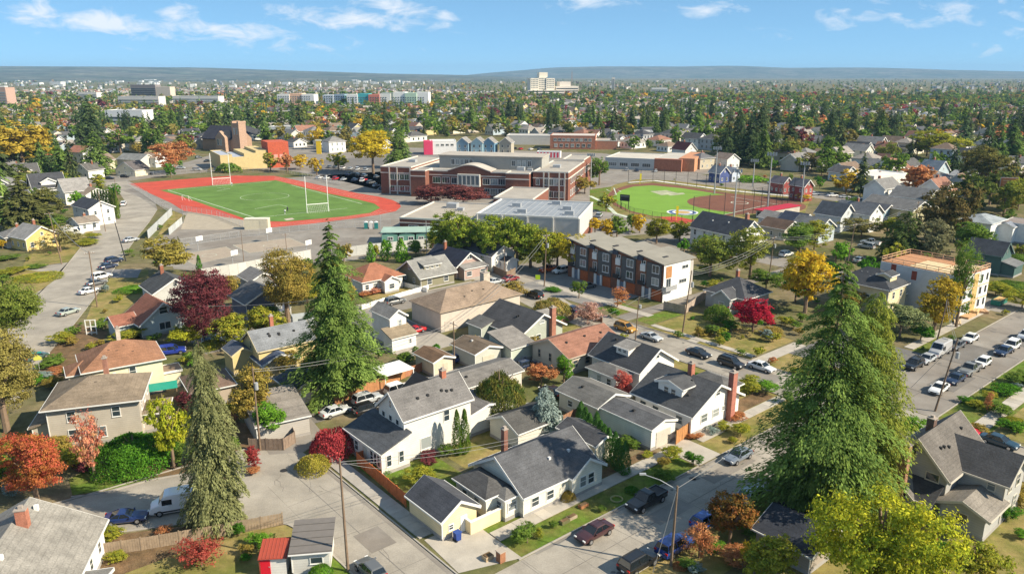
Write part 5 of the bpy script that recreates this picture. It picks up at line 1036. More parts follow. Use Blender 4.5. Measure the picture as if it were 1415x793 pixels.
def tree(name, label, x, y, h, w, kind, c1, c2, cat='tree', group=None, rz=None, parts=True):
    """h: height in metres, w: crown width; kind: (type, level of detail, seed)"""
    c1 = tuple(min(.62, c * FB) for c in c1); c2 = tuple(min(.62, c * FB) for c in c2)
    if kind[0] == 'ball' and not any(w_ in label for w_ in ('clipped', 'globe', 'round', 'hedge', 'holly', 'dome')): kind = ('leafy',) + tuple(kind[1:])
    t = kind[0]; cm = crown(kind); rz = rng.uniform(0, 6.28) if rz is None else rz
    root = thing(name, label, cat, (x, y, 0), rz, group) if parts else None
    if t in ('leafy', 'thin'):
        ch = h * .9; w *= 1.12; o = ob('crown', cm, root, c1, (0, 0, h - ch / 2)); o.scale = (w / 1.9, w / 1.9, ch / 1.75 / (1.0))
        k = ob('trunk', trunk_mesh('leafy%d' % (kind[2] % 3)), root); k.scale = (min(h, w * 1.3), min(h, w * 1.3), h)
    elif t == 'ball':
        o = ob('crown', cm, root, c1, (0, 0, h * .33)); o.scale = (w / 2.1, w / 2.1, h * .66)
        if h > 2.2: k = ob('trunk', trunk_mesh('leafy0'), root); k.scale = (h * .7, h * .7, h * .75)
    elif t == 'column':
        o = ob('crown', cm, root, c1); o.scale = (w * 2, w * 2, h)
    else:
        r_ = {'fir': [.21, .19, .17, .23][kind[2] % 4], 'spruce': .20, 'cedar': .27}[t]
        o = ob('crown', cm, root, c1); o.scale = (w / 2 / r_, w / 2 / r_, h)
        k = ob('trunk', trunk_mesh('fir'), root); k.scale = (h * 1.0, h * 1.0, h)
    o['tint2'] = [float(c) for c in c2] + [1.0]
    return root
def mpx(px, py, wpx):
    """width in metres of wpx photograph pixels at the ground point under (px, py)"""
    x, y = P(px, py); return wpx / FPX * math.hypot(math.hypot(x, y), CAMZ)
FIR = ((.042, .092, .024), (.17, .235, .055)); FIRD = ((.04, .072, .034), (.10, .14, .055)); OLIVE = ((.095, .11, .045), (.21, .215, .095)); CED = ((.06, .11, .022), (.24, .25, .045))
LIME = ((.15, .21, .022), (.40, .37, .035)); GRN = ((.065, .125, .022), (.15, .21, .035)); YGR = ((.13, .18, .025), (.32, .28, .035)); GOLD = ((.38, .24, .02), (.50, .33, .03)); ORG = ((.42, .15, .03), (.46, .25, .06))
RED = ((.20, .03, .03), (.30, .06, .055)); PLUM = ((.075, .022, .028), (.16, .045, .05)); BRNG = ((.15, .135, .03), (.32, .23, .055)); RUST = ((.32, .11, .045), (.36, .20, .09)); BLUE = ((.14, .19, .18), (.26, .31, .28)); HEDGE = ((.035, .11, .012), (.085, .20, .02)); BRIGHT = ((.07, .17, .015), (.14, .26, .03))
SALMON = ((.45, .13, .10), (.50, .24, .12)); AUT = ((.30, .14, .035), (.36, .065, .05))
T = []
def tr(label, px, py, top, wpx, kind, cols, name='tree', cat='tree', group=None, h=None):
    x, y = P(px, py); hh = h or hgt(px, py, top)
    return tree(name, label, x, y, hh, mpx(px, py, wpx), kind, *cols, cat='conifer' if name == 'conifer_tree' else cat, group=group)
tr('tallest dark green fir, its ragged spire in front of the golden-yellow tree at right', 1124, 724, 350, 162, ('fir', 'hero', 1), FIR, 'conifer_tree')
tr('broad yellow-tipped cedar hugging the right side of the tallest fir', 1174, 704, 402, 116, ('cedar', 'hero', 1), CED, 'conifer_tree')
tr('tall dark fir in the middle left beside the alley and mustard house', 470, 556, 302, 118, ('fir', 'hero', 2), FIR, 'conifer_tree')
tr('olive-tan drooping spruce standing in the bend of the street behind the white van', 303, 724, 468, 86, ('spruce', 'hero', 3), OLIVE, 'conifer_tree')
tr('big yellow-green maple at the bottom right before the grey shingled house', 1206, 846, 668, 140, ('leafy', 'hero', 1), ((.14, .20, .02), (.43, .38, .03)))
tr('smaller yellow-green tree at the bottom edge right of the big maple', 1338, 812, 742, 70, ('leafy', 'near', 2), YGR)
tr('green and orange shrubby tree at the bottom edge left of the big maple', 1072, 806, 745, 70, ('leafy', 'near', 3), YGR)
tr('small golden tree at the bottom edge beside the dark slate garage', 1042, 792, 752, 34, ('leafy', 'near', 1), GOLD)
tr('orange-red maple in front of the beige two-storey house, behind the pale grey roof', 52, 694, 592, 68, ('leafy', 'hero', 4), AUT)
tr('slim pink-red young tree on the green lawn', 132, 663, 566, 38, ('thin', 'near', 1), SALMON)
tr('big clipped dark green hedge mass against the beige two-storey house', 188, 642, 577, 82, ('ball', 'hero', 1), HEDGE, 'hedge', 'hedge')
tr('yellow-green upright young tree right of the clipped hedge', 241, 648, 540, 42, ('leafy', 'near', 6), ((.16, .22, .02), (.36, .34, .03)))
tr('drooping olive-yellow tree cut by the left edge', 10, 596, 462, 84, ('leafy', 'hero', 3), ((.16, .14, .04), (.28, .24, .07)))
tr('round green tree at the left edge by the curving street', 12, 486, 368, 92, ('leafy', 'hero', 2), ((.08, .12, .02), (.17, .19, .04)))
tr('dark purple plum tree beside the blue-grey cottage', 288, 470, 376, 84, ('leafy', 'hero', 5), PLUM)
tr('golden-brown broad tree left of the tall middle fir', 398, 446, 342, 78, ('leafy', 'hero', 6), BRNG)
tr('yellow-green leafy tree in front of the mustard house roof', 368, 478, 425, 58, ('leafy', 'near', 4), YGR)
tr('yellow-green bushy tree left of the mustard house', 322, 480, 436, 56, ('leafy', 'near', 5), YGR)
tr('bright yellow bush below the plum tree', 258, 478, 446, 48, ('ball', 'near', 2), ((.22, .24, .02), (.34, .33, .03)), 'bush', 'bush')
tr('green and gold tree in the yard in front of the low tan garage', 350, 590, 508, 62, ('leafy', 'near', 7), BRNG)
tr('bright green small tree beside the wooden pole in the left yard', 372, 608, 555, 44, ('leafy', 'near', 8), BRIGHT)
tr('round brown-green holly tree behind the white two-storey house', 690, 578, 470, 66, ('ball', 'hero', 3), ((.045, .085, .02), (.17, .15, .035)))
tr('pale blue spruce in front of the dark cottage roof', 752, 604, 532, 52, ('cedar', 'near', 2), BLUE, 'conifer_tree')
tr('bright green upright shrub by the beige stucco house', 779, 530, 491, 28, ('ball', 'near', 4), BRIGHT, 'shrub', 'shrub')
tr('orange-brown small tree left of the bright green shrub', 748, 534, 504, 42, ('leafy', 'near', 9), RUST)
tr('round deep red maple by the alley entrance', 461, 626, 571, 54, ('ball', 'near', 5), ((.20, .028, .034), (.40, .065, .07)))
tr('yellow-olive globe bush at the kerb beside the alley entrance', 433, 650, 616, 38, ('ball', 'near', 6), ((.20, .19, .03), (.32, .27, .05)), 'bush', 'bush')
tr('small scarlet bush at the foot of the left wooden pole', 352, 648, 617, 26, ('ball', 'near', 7), RED, 'bush', 'bush')
for i, dx in enumerate((-6, 7)):
    tr(['left', 'right'][i] + ' of the twin columnar yews at the sunny wall of the white two-storey house', 637 + dx * .8, 629 - i * 2, 566 - i, 15, ('column', 'near', i), ((.045, .095, .012), (.10, .15, .02)), 'yew', 'yew', 'twin yews')
ordn = ['nearest', 'second', 'third', 'fourth', 'fifth', 'sixth', 'seventh', 'eighth', 'ninth', 'farthest']
for i in range(10):
    t = i / 9; px = 862 - 60 * t; py = 656 - 58 * t
    tr('%s narrow evergreen counting from the verge in the dark green row beside the cream shed' % ordn[i], px + rng.uniform(-2, 2), py, py - 44 + rng.uniform(-4, 4), 17, ('column', 'near', i % 3), ((.035, .10, .022), (.085, .17, .035)), 'arborvitae', 'arborvitae', 'narrow evergreens beside the cream shed', h=rng.uniform(4.2, 5.2))
tr('dark orange-green tree on the far verge by the blue cars', 1008, 752, 684, 64, ('leafy', 'near', 0), ((.10, .10, .025), (.26, .10, .03)))
tr('pale orange small tree beside the street lamp', 966, 770, 722, 42, ('thin', 'near', 2), RUST)
tr('round crimson maple in front of the grey cross-gabled house', 1040, 458, 407, 62, ('leafy', 'near', 2), ((.22, .01, .025), (.36, .03, .05)))
tr('clipped green bush left of the crimson maple', 992, 442, 405, 32, ('ball', 'near', 8), GRN, 'bush', 'bush')
tr('wide golden-yellow tree behind the spire of the tallest fir', 1112, 432, 350, 78, ('leafy', 'near', 3), GOLD)
tr('small salmon tree on the kerb before the townhouses', 853, 424, 398, 30, ('thin', 'near', 3), RUST)
tr('hazy pink shrub tree beside the yellow car', 812, 448, 420, 52, ('thin', 'near', 4), ((.30, .17, .14), (.40, .26, .20)))
tr('round yellow-green tree behind the grey-green house chimney', 762, 434, 398, 46, ('ball', 'near', 9), ((.15, .16, .04), (.30, .22, .07)))
tr('orange-tinted shrub at the end of the long tan building', 710, 412, 387, 36, ('leafy', 'near', 1), BRNG, 'bush', 'bush')
tr('little red maple between the cream house and the white black-roofed cottage', 862, 552, 512, 32, ('leafy', 'near', 4), ((.36, .05, .045), (.46, .14, .10)))
tr('golden-olive tree before the wrapped construction building', 1290, 458, 384, 56, ('leafy', 'near', 7), ((.26, .20, .02), (.36, .26, .04)))
tr('tall slim weeping birch at the corner of the construction building', 1321, 452, 334, 34, ('thin', 'hero', 5), GRN)
tr('pale green blossom-like tree before the cream hip-roofed house', 1243, 466, 420, 60, ('leafy', 'near', 8), ((.12, .15, .06), (.22, .24, .11)))
tr('dark green shrub right of the pale green tree', 1272, 470, 445, 30, ('ball', 'near', 0), HEDGE, 'bush', 'bush')
for i in range(11):
    t = i / 10; px = 622 + 185 * t; py = 346 + 20 * t + (4 if i % 2 else 0); yel = max(0, t - .62) / .38
    c1 = tuple(a * (1 - yel) + b * yel for a, b in zip((.095, .155, .02), (.30, .24, .015))); c2 = tuple(a * (1 - yel) + b * yel for a, b in zip((.24, .265, .035), (.46, .32, .02)))
    tr('%s tree from the left in the row in front of the white-walled gymnasium' % ['first', 'second', 'third', 'fourth', 'fifth', 'sixth', 'seventh', 'eighth', 'ninth', 'tenth', 'rightmost'][i], px, py + 12, py - 56 + rng.uniform(-8, 6) + 18 * yel, 50 - 18 * yel, ('leafy', 'near', i % 10), (c1, c2), group='trees in front of the gymnasium')
tr('golden-olive tree at the corner of the sports courts', 222, 386, 328, 72, ('leafy', 'near', 9), ((.17, .15, .035), (.27, .22, .05)))
tr('green round tree behind the townhouses, left of the pair', 907, 337, 301, 42, ('leafy', 'near', 0), ((.10, .13, .015), (.22, .20, .02)))
tr('green round tree behind the townhouses, right of the pair', 939, 334, 303, 34, ('leafy', 'near', 1), ((.08, .12, .015), (.2, .19, .02)))
tr('light green tree at the near corner of the white black-roofed house', 981, 382, 318, 58, ('leafy', 'near', 2), ((.11, .15, .03), (.2, .22, .04)))
tr('tall light green tree right of the white black-roofed house front', 1036, 386, 316, 62, ('leafy', 'near', 3), ((.13, .17, .03), (.26, .25, .05)))
tr('green tree before the grey-blue gambrel house', 1105, 352, 308, 56, ('leafy', 'near', 4), GRN)
tr('lime tree beside the navy-roofed cottage', 1125, 345, 306, 44, ('leafy', 'near', 5), YGR)
tr('brown-green round tree beside the slate-roofed white gable', 1190, 328, 300, 50, ('leafy', 'near', 6), ((.10, .11, .03), (.2, .17, .06)))
tr('big dark bronze conifer-shaped tree above the building site', 1302, 338, 248, 62, ('leafy', 'near', 1), ((.06, .065, .02), (.14, .10, .04)))
tr('dark green dense tree left of the bronze tree', 1246, 362, 290, 60, ('cedar', 'near', 3), ((.04, .07, .02), (.09, .12, .035)), 'conifer_tree')
tr('greyish olive tree right behind the building site', 1283, 366, 305, 50, ('leafy', 'near', 7), ((.12, .12, .06), (.2, .19, .10)))
tr('mid green tree between the olive tree and the dark green gabled house', 1338, 360, 306, 48, ('leafy', 'near', 8), GRN)
tr('yellow-green tree behind the billboard', 1406, 290, 248, 46, ('leafy', 'near', 3), ((.16, .2, .02), (.28, .28, .03)))
tr('large brown-green tree left of the billboard', 1356, 268, 205, 56, ('leafy', 'near', 5), ((.08, .085, .025), (.16, .14, .04)))
tr('big yellow-green maple between the pale blue house and the upper trees', 1296, 220, 178, 54, ('leafy', 'near', 6), ((.15, .18, .02), (.30, .28, .03)))
tr('street fir beside the cream bungalow on the left', 136, 242, 178, 46, ('fir', 'near', 3), FIR, 'conifer_tree')
tr('tall dark fir rising behind the street fir', 130, 212, 135, 38, ('fir', 'near', 1), FIRD, 'conifer_tree')
tr('orange-brown tree at the corner by the running track', 235, 240, 193, 50, ('leafy', 'near', 4), RUST)
tr('large golden-yellow tree at the upper left edge', 34, 238, 160, 82, ('leafy', 'near', 2), ((.24, .19, .03), (.38, .27, .04)))
tr('dark blue-green spreading tree under the golden tree', 70, 245, 214, 50, ('leafy', 'near', 3), FIRD)
tr('ragged green conifer left of the white two-storey house', 36, 318, 242, 64, ('fir', 'near', 2), ((.06, .08, .025), (.13, .13, .045)), 'conifer_tree')
tr('dark olive spreading tree behind the yellow craftsman house', 62, 300, 262, 46, ('leafy', 'near', 5), ((.07, .085, .025), (.16, .15, .04)))
tr('thin olive street tree in the yard before the yellow craftsman house', 84, 348, 312, 40, ('thin', 'near', 6), ((.13, .13, .05), (.22, .19, .07)))
tr('large yellow tree at the left corner of the school', 516, 240, 178, 62, ('leafy', 'near', 8), ((.34, .26, .02), (.46, .33, .03)))
tr('dense dark green tree between the yellow tree and the school', 552, 232, 180, 42, ('cedar', 'near', 4), FIR, 'conifer_tree')
tr('long spreading purple-red tree in front of the school entrance', 640, 284, 255, 62, ('leafy', 'near', 6), ((.09, .028, .03), (.20, .07, .06)))
tr('purple-red tree at the left end of the school front', 596, 282, 256, 50, ('leafy', 'near', 7), ((.09, .028, .03), (.20, .07, .06)))
tr('round green tree in front of the tan store', 316, 238, 216, 26, ('ball', 'mid', 1), GRN)
tr('yellow-green round tree in front of the orange-red tower', 374, 236, 211, 22, ('leafy', 'mid', 1), YGR)
tr('rust-coloured tree right of the orange-red tower', 397, 238, 208, 26, ('leafy', 'mid', 2), RUST)
tr('golden tree right of the rust-coloured tree by the track', 415, 234, 214, 28, ('leafy', 'mid', 3), GOLD)
tr('yellow slim tree at the parking lot before the school', 438, 244, 216, 18, ('leafy', 'mid', 4), GOLD)
tr('yellow-green tree in the parking lot left of the school', 468, 236, 210, 26, ('leafy', 'mid', 5), YGR)
tr('green tree at the right flank of the school', 828, 256, 215, 26, ('leafy', 'near', 9), GRN)
tr('olive bush tree at the school corner near the ball field', 808, 268, 242, 34, ('leafy', 'mid', 6), BRNG)
tr('golden tree below the scoreboard', 884, 322, 296, 28, ('leafy', 'mid', 7), GOLD)
tr('small golden tree at the right end of the gymnasium', 822, 326, 300, 26, ('leafy', 'mid', 8), GOLD)
tr('dark purple tree left of the orange tree on the upper left', 262, 205, 186, 26, ('leafy', 'mid', 9), PLUM)
for i, (px, top) in enumerate(zip(range(132, 166, 4), (264, 263, 262, 262, 261, 261, 262, 263, 264))):
    tr('%s columnar shrub from the left in the tall clipped screen by the left street' % ordn[i], px, 300 + i * .3, top, 5.6, ('column', 'mid', i % 3), ((.07, .12, .02), (.14, .18, .03)), 'columnar_shrub', 'shrub', 'columnar screen by the left street')
for i, (px, py, top, w, nm) in enumerate([(513, 362, 335, 13, 'left of the three by the court screen'), (532, 360, 331, 14, 'middle of the three by the court screen'), (555, 362, 330, 20, 'right of the three by the court screen')]):
    tr('upright green conifer, ' + nm, px, py, top, w, ('column', 'mid', i), BRIGHT, 'columnar_shrub', 'shrub', 'upright conifers by the court screen')
LATE = []
for i, (px, py, h, w) in enumerate([(1003, 228, 25, 13), (1018, 224, 29, 14), (1034, 228, 27, 15), (1052, 232, 24, 14), (1066, 226, 22, 12), (1046, 218, 30, 14), (1090, 214, 24, 12), (1146, 210, 26, 12), (1160, 206, 22, 11), (1215, 206, 26, 13), (1232, 202, 24, 12), (1350, 190, 24, 13), (1376, 200, 22, 12), (1398, 204, 24, 13), (872, 190, 24, 11), (888, 186, 22, 10), (916, 190, 26, 12), (704, 172, 27, 14), (716, 176, 22, 13), (572, 176, 20, 11), (600, 172, 22, 11), (240, 190, 24, 10), (252, 184, 22, 9), (118, 178, 24, 11), (176, 190, 22, 10), (965, 178, 26, 13), (982, 174, 28, 13), (1120, 182, 28, 13), (1136, 178, 26, 13), (1300, 172, 24, 12), (760, 172, 22, 11), (812, 176, 22, 11)]):
    x, y = P(px, py); f = (FIRD, FIR, CED)[0 if i % 3 else (1 if i % 2 else 0)]; o = tree('conifer_tree', '', x, y, h, w, (('fir', 'cedar', 'fir')[i % 3], 'near', i % 4), *[tuple(c * .8 for c in q) for q in f], cat='conifer', group='conifer clumps over the neighbourhood'); LATE.append((o, 'very tall %s dark conifer' % ('broad' if i % 3 == 1 else 'pointed'), px, py - 12))
BUSH = [  # smaller planting seen one by one
 ('clipped square laurel hedge beside the grey flat-roofed shed', 443, 797, 27, 2.3, ('ball', 'near', 1), BRIGHT), ('red Japanese maple in the back yard by the red-roofed shed', 279, 782, 62, 2.8, ('thin', 'near', 7), ((.22, .035, .03), (.32, .09, .06))),
 ('rounded green shrub inside the orange-red fence', 526, 650, 26, 2.0, ('ball', 'near', 2), HEDGE), ('dark shrub by the porch of the white two-storey house', 497, 622, 22, 1.8, ('ball', 'near', 3), HEDGE), ('yellow-green shrub at the end of the orange-red fence', 582, 668, 44, 2.0, ('leafy', 'near', 5), YGR),
 ('burgundy shrubs under the big window of the white two-storey house', 590, 640, 36, 1.3, ('ball', 'near', 4), PLUM), ('dark green shrub left of the twin yews', 618, 630, 24, 1.6, ('ball', 'near', 5), GRN), ('tan-green round shrub at the white porch rail', 784, 690, 18, 2.0, ('ball', 'near', 6), BRNG),
 ('small brown-green bush on the grass verge', 765, 729, 13, .9, ('ball', 'near', 7), GRN), ('dark clipped bush near the pickup truck', 873, 679, 17, 1.1, ('ball', 'near', 8), HEDGE), ('bright green conifer shrub left of the dark cream-house roof', 769, 606, 13, 2.4, ('column', 'mid', 1), BRIGHT), ('bright green bush right of the blue spruce', 781, 600, 14, 1.8, ('ball', 'near', 9), BRIGHT),
 ('lime bush along the street-side wall of the white bungalow', 1001, 592, 22, 1.0, ('ball', 'near', 0), YGR), ('sage bush along the street-side wall of the white bungalow', 983, 598, 18, .9, ('ball', 'near', 1), BLUE), ('rust-leaved bush at the brick chimney of the white bungalow', 1020, 580, 26, 1.2, ('ball', 'near', 2), RUST), ('yellow-green bush behind the brick chimney of the white bungalow', 1040, 545, 30, 2.0, ('leafy', 'near', 3), YGR),
 ('red-brown low planting by the corner of the white bungalow', 962, 606, 22, .7, ('ball', 'near', 4), RUST), ('bright lime bush at the lower edge of the far right garden', 1348, 564, 22, 1.2, ('ball', 'near', 5), YGR), ('grey-green large bush in the far right garden', 1382, 572, 32, 1.8, ('ball', 'near', 6), GRN), ('lime round bush right of the grey-green garden bush', 1400, 585, 24, 1.4, ('ball', 'near', 7), YGR), ('dark bush above the right garden path', 1392, 545, 36, 1.6, ('ball', 'near', 8), HEDGE),
 ('rust sapling in the far right garden', 1364, 570, 12, 3.2, ('thin', 'near', 8), RUST), ('bright green bushy tree left of the grey shingled house roof', 1250, 606, 40, 3.6, ('leafy', 'near', 6), BRIGHT), ('lime bush below the pale street lamp', 994, 764, 22, 1.2, ('ball', 'near', 9), BRIGHT), ('low green bush at the foot of the street lamp', 950, 786, 26, 1.3, ('ball', 'near', 0), GRN), ('grey bush right of the lamp post foot', 962, 792, 22, 1.1, ('ball', 'near', 1), BLUE),
 ('orange ground shrub by the street lamp', 940, 784, 16, .9, ('ball', 'near', 2), RUST), ('yellow-green shrub under the young lawn tree', 100, 645, 36, 2.6, ('ball', 'near', 3), YGR), ('dark red shrub between the maple and the lawn tree', 115, 650, 26, 1.4, ('ball', 'near', 4), PLUM), ('low juniper at the street edge of the lawn', 176, 660, 30, 1.0, ('ball', 'near', 5), GRN), ('lime shrub by the white house wall at bottom left', 152, 748, 32, 1.5, ('leafy', 'near', 7), YGR), ('brown shrub between the blue coupe and the fence', 226, 740, 20, 1.2, ('thin', 'near', 9), RUST),
 ('yellow bush at the foot of the back-yard wall', 160, 776, 26, 1.0, ('ball', 'near', 7), YGR), ('orange tinted bush at the left pole with the red bush', 350, 655, 22, .9, ('ball', 'near', 8), RUST), ('yellow-green bush in front of the cottage at the left street', 185, 470, 42, 2.4, ('leafy', 'near', 4), YGR), ('lime bush by the left street corner', 86, 474, 30, 2.0, ('leafy', 'near', 5), YGR), ('dark green bush at the left street corner garden', 70, 505, 34, 1.6, ('ball', 'near', 1), GRN), ('rusty grass clump in the left corner garden', 78, 515, 26, 1.0, ('ball', 'near', 2), RUST), ('grey-green bush in the left corner garden', 62, 522, 26, .9, ('ball', 'near', 3), BLUE),
 ('long bright clipped hedge by the left street', 184, 402, 34, 1.8, ('ball', 'near', 4), BRIGHT), ('yellow-green hedge on the street island', 52, 384, 46, 1.2, ('ball', 'near', 5), YGR), ('dark round bush behind the cream two-storey house', 98, 512, 18, 1.6, ('ball', 'near', 6), HEDGE), ('green shrub by the porch of the olive bungalow', 600, 392, 12, 2.2, ('ball', 'near', 7), GRN), ('light green shrub before the olive bungalow steps', 612, 390, 14, 1.8, ('ball', 'near', 8), YGR), ('bright green clipped shrub beside the rose-walled bungalow', 668, 378, 14, 2.0, ('ball', 'near', 9), BRIGHT), ('orange-pink flowering shrub before the terracotta-roofed house', 520, 405, 22, 1.6, ('ball', 'near', 0), SALMON),
 ('dark green hedge at the right of the dark green gabled house', 1400, 400, 44, 3.0, ('ball', 'near', 1), GRN), ('lime-orange shrub below the construction building corner', 1375, 408, 36, 3.0, ('leafy', 'near', 3), YGR), ('long clipped hedge behind the ball field', 1036, 250, 40, 4.0, ('ball', 'mid', 2), BRIGHT), ('golden bush by the ball field fence corner', 1110, 278, 26, 3.0, ('ball', 'mid', 3), GOLD), ('dark bush on the island by the cross street', 762, 402, 26, .9, ('ball', 'near', 3), HEDGE), ('small dark street tree on the townhouse kerb', 800, 412, 20, 4.2, ('leafy', 'near', 4), GRN), ('olive shrub at the left of the townhouse fence', 985, 400, 20, 2.2, ('leafy', 'near', 5), YGR),
 ('rust shrub under the plum tree', 236, 440, 26, 1.6, ('ball', 'near', 6), RUST), ('yellow young tree at the right end of the gymnasium row', 838, 330, 22, 6.0, ('leafy', 'mid', 3), GOLD), ('narrow dark column shrub by the court fence', 276, 376, 8, 4.4, ('column', 'mid', 2), HEDGE)]
BUSH += [
 ('green tree crowding the left edge behind the orange-red maple', 4, 668, 60, 5.0, ('leafy', 'near', 2), GRN), ('yellow-green shrub at the left edge below the weeping tree', 30, 628, 50, 2.2, ('ball', 'near', 3), YGR), ('olive shrub behind the orange-red maple crown', 84, 628, 34, 3.0, ('leafy', 'near', 6), BRNG),
 ('red-leaved shrub beside the green sheet roof', 262, 572, 34, 3.4, ('leafy', 'near', 1), PLUM), ('green shrub between clipped hedge and olive spruce', 262, 640, 40, 3.0, ('leafy', 'near', 2), GRN), ('large green shrub behind the weathered curved fence', 392, 598, 30, 2.4, ('ball', 'near', 3), GRN), ('gold-green tree behind the low tan garage', 395, 520, 36, 4.4, ('leafy', 'near', 4), BRNG),
 ('dark shrub along the shadowed wall of the dark blue house', 376, 446, 34, 3.2, ('leafy', 'near', 5), GRN), ('yellow-green tree right of the golden-brown broad tree', 425, 420, 40, 6.0, ('leafy', 'near', 6), YGR), ('green tree in front of the grey gabled outbuilding', 322, 412, 34, 5.0, ('leafy', 'near', 7), BRNG), ('yellow hedge below the plum tree, right of the bright bush', 292, 480, 30, 2.2, ('ball', 'near', 8), YGR),
 ('lime shrub at the sunny gable of the mustard house', 432, 505, 26, 2.0, ('ball', 'near', 9), YGR), ('dark green shrub at the foot of the tall middle fir', 445, 548, 34, 2.0, ('ball', 'near', 0), HEDGE), ('flower bed shrub before the steps of the terracotta-roofed house', 505, 410, 20, 1.4, ('ball', 'near', 1), RUST), ('green shrub right of the steps of the terracotta-roofed house', 538, 402, 16, 1.4, ('ball', 'near', 2), GRN),
 ('green shrub behind the moss-roofed shed', 560, 505, 30, 2.2, ('ball', 'near', 3), GRN), ('ragged weeds along the cedar fence by the shed', 600, 510, 26, 1.0, ('ball', 'near', 4), BRNG), ('yellow-green tree behind the rose-walled bungalow', 598, 348, 26, 5.5, ('leafy', 'near', 5), YGR), ('green tree at the back of the olive bungalow', 575, 354, 24, 5.0, ('leafy', 'near', 6), GRN),
 ('dark tree between the double garages and the stucco house', 742, 488, 34, 3.0, ('leafy', 'near', 7), BRNG), ('bright lawn-edge shrub by the grey-green chimney', 775, 446, 20, 1.4, ('ball', 'near', 8), BRIGHT), ('low yellow shrub by the porch of the beige stucco house', 812, 492, 26, 1.6, ('ball', 'near', 9), YGR), ('green bush between the white cottage and the beige stucco house', 836, 520, 26, 2.2, ('ball', 'near', 0), GRN),
 ('grassy clump on the kerb lawn before the crimson maple', 972, 462, 26, .8, ('ball', 'near', 1), BRNG), ('dark green bush at the porch of the grey cross-gabled house', 1008, 452, 22, 1.6, ('ball', 'near', 2), HEDGE), ('stone-edged shrub bank right of the crimson maple', 1066, 462, 34, 1.4, ('ball', 'near', 3), BRNG), ('green tree behind the grey cross-gabled house', 1058, 402, 44, 5.0, ('leafy', 'near', 4), GRN),
 ('green tree beside the pale fence behind the townhouses', 972, 350, 30, 5.0, ('leafy', 'near', 5), GRN), ('olive tree left of the cream hip-roofed house', 1172, 432, 40, 5.0, ('leafy', 'near', 6), BRNG), ('bushy green tree below the cream hip-roofed house', 1208, 462, 46, 3.6, ('leafy', 'near', 7), GRN), ('green street tree at the right edge before the dark green house', 1405, 372, 30, 4.0, ('leafy', 'near', 8), GRN), ('gold-tinted tree at the right edge above the far kerb', 1412, 425, 40, 4.0, ('leafy', 'near', 9), YGR),
 ('dark bush at the corner of the right sidewalk', 1335, 556, 22, 1.0, ('ball', 'near', 0), HEDGE), ('tall garden shrub at the right edge by the sidewalk', 1412, 530, 34, 2.4, ('ball', 'near', 1), GRN), ('brown-green shrub before the teal sedan', 1352, 598, 26, 1.4, ('ball', 'near', 2), BRNG), ('shrub behind the grey shingled house at the right edge', 1405, 690, 44, 2.0, ('ball', 'near', 3), BRNG), ('dark shrub at the right wall of the grey shingled house', 1388, 720, 34, 1.8, ('ball', 'near', 4), HEDGE),
 ('orange shrub at the verge corner below the maple', 1012, 778, 40, 1.8, ('ball', 'near', 5), RUST), ('green ivy bank under the tallest fir', 1060, 742, 70, 1.0, ('ball', 'near', 6), GRN), ('dry yellow shrub at the street side of the dry yard on the left', 118, 338, 34, 1.4, ('ball', 'near', 7), YGR), ('green shrub by the garage of the white two-storey house on the left', 128, 330, 20, 1.8, ('ball', 'near', 8), YGR), ('green bush before the yellow craftsman porch', 12, 360, 26, 1.4, ('ball', 'near', 9), GRN), ('yellow bush at the left edge below the yellow craftsman house', 20, 378, 36, 1.4, ('ball', 'near', 0), YGR), ('olive bush on the kerb by the left wooden pole', 50, 370, 24, 1.0, ('ball', 'near', 1), GRN),
 ('green tree behind the left garage with taupe roof', 72, 318, 30, 5.0, ('leafy', 'near', 3), GRN), ('yellow-orange shrub at the far left edge', 4, 344, 26, 3.0, ('ball', 'near', 4), GOLD)]
for (lb, px, py, w, h, kind, cols) in BUSH:
    x, y = P(px, py); tree('shrub', lb, x, y, h, mpx(px, py, w), kind, *cols, cat='shrub')
# ------------------------------------------------------------------ vehicles
CARS = {  # length, width, lower-body stations (x, top z), cabin base x0 x1, cabin top x0 x1, belt z, roof z, wheel x, wheel r
 'sedan': (4.6, 1.8, [(-2.3, .66), (-2.2, .92), (-1.4, .98), (-.6, .94), (.7, .92), (1.3, .88), (2.0, .78), (2.3, .58)], (-1.75, 1.0), (-1.05, .22), .93, 1.42, 1.4, .33),
 'coupe': (4.5, 1.82, [(-2.25, .66), (-2.1, .90), (-1.3, .93), (-.5, .88), (.7, .88), (1.3, .84), (2.0, .74), (2.25, .55)], (-1.8, .85), (-.75, .05), .88, 1.30, 1.36, .33),
 'suv': (4.7, 1.88, [(-2.35, .78), (-2.28, 1.04), (-1.4, 1.06), (-.4, 1.04), (.9, 1.04), (1.4, 1.0), (2.1, .92), (2.35, .66)], (-2.22, 1.15), (-1.95, .35), 1.04, 1.68, 1.42, .37),
 'hatch': (4.1, 1.74, [(-2.05, .7), (-1.98, .96), (-1.2, .98), (-.4, .95), (.8, .94), (1.2, .9), (1.8, .8), (2.05, .6)], (-1.9, 1.0), (-1.55, .22), .95, 1.48, 1.26, .32),
 'pickup': (5.6, 1.95, [(-2.8, .86), (-2.72, 1.08), (-1.2, 1.08), (-.3, 1.08), (1.1, 1.08), (1.6, 1.06), (2.5, .98), (2.8, .7)], (-.75, 1.25), (-.5, .5), 1.07, 1.78, 1.75, .4),
 'van': (5.6, 2.0, [(-2.8, 2.3), (-2.7, 2.5), (-1, 2.54), (.6, 2.52), (1.15, 2.4), (1.75, 1.5), (2.6, 1.15), (2.8, .7)], None, None, 1.2, 2.5, 1.75, .36),
}
_cm = {}
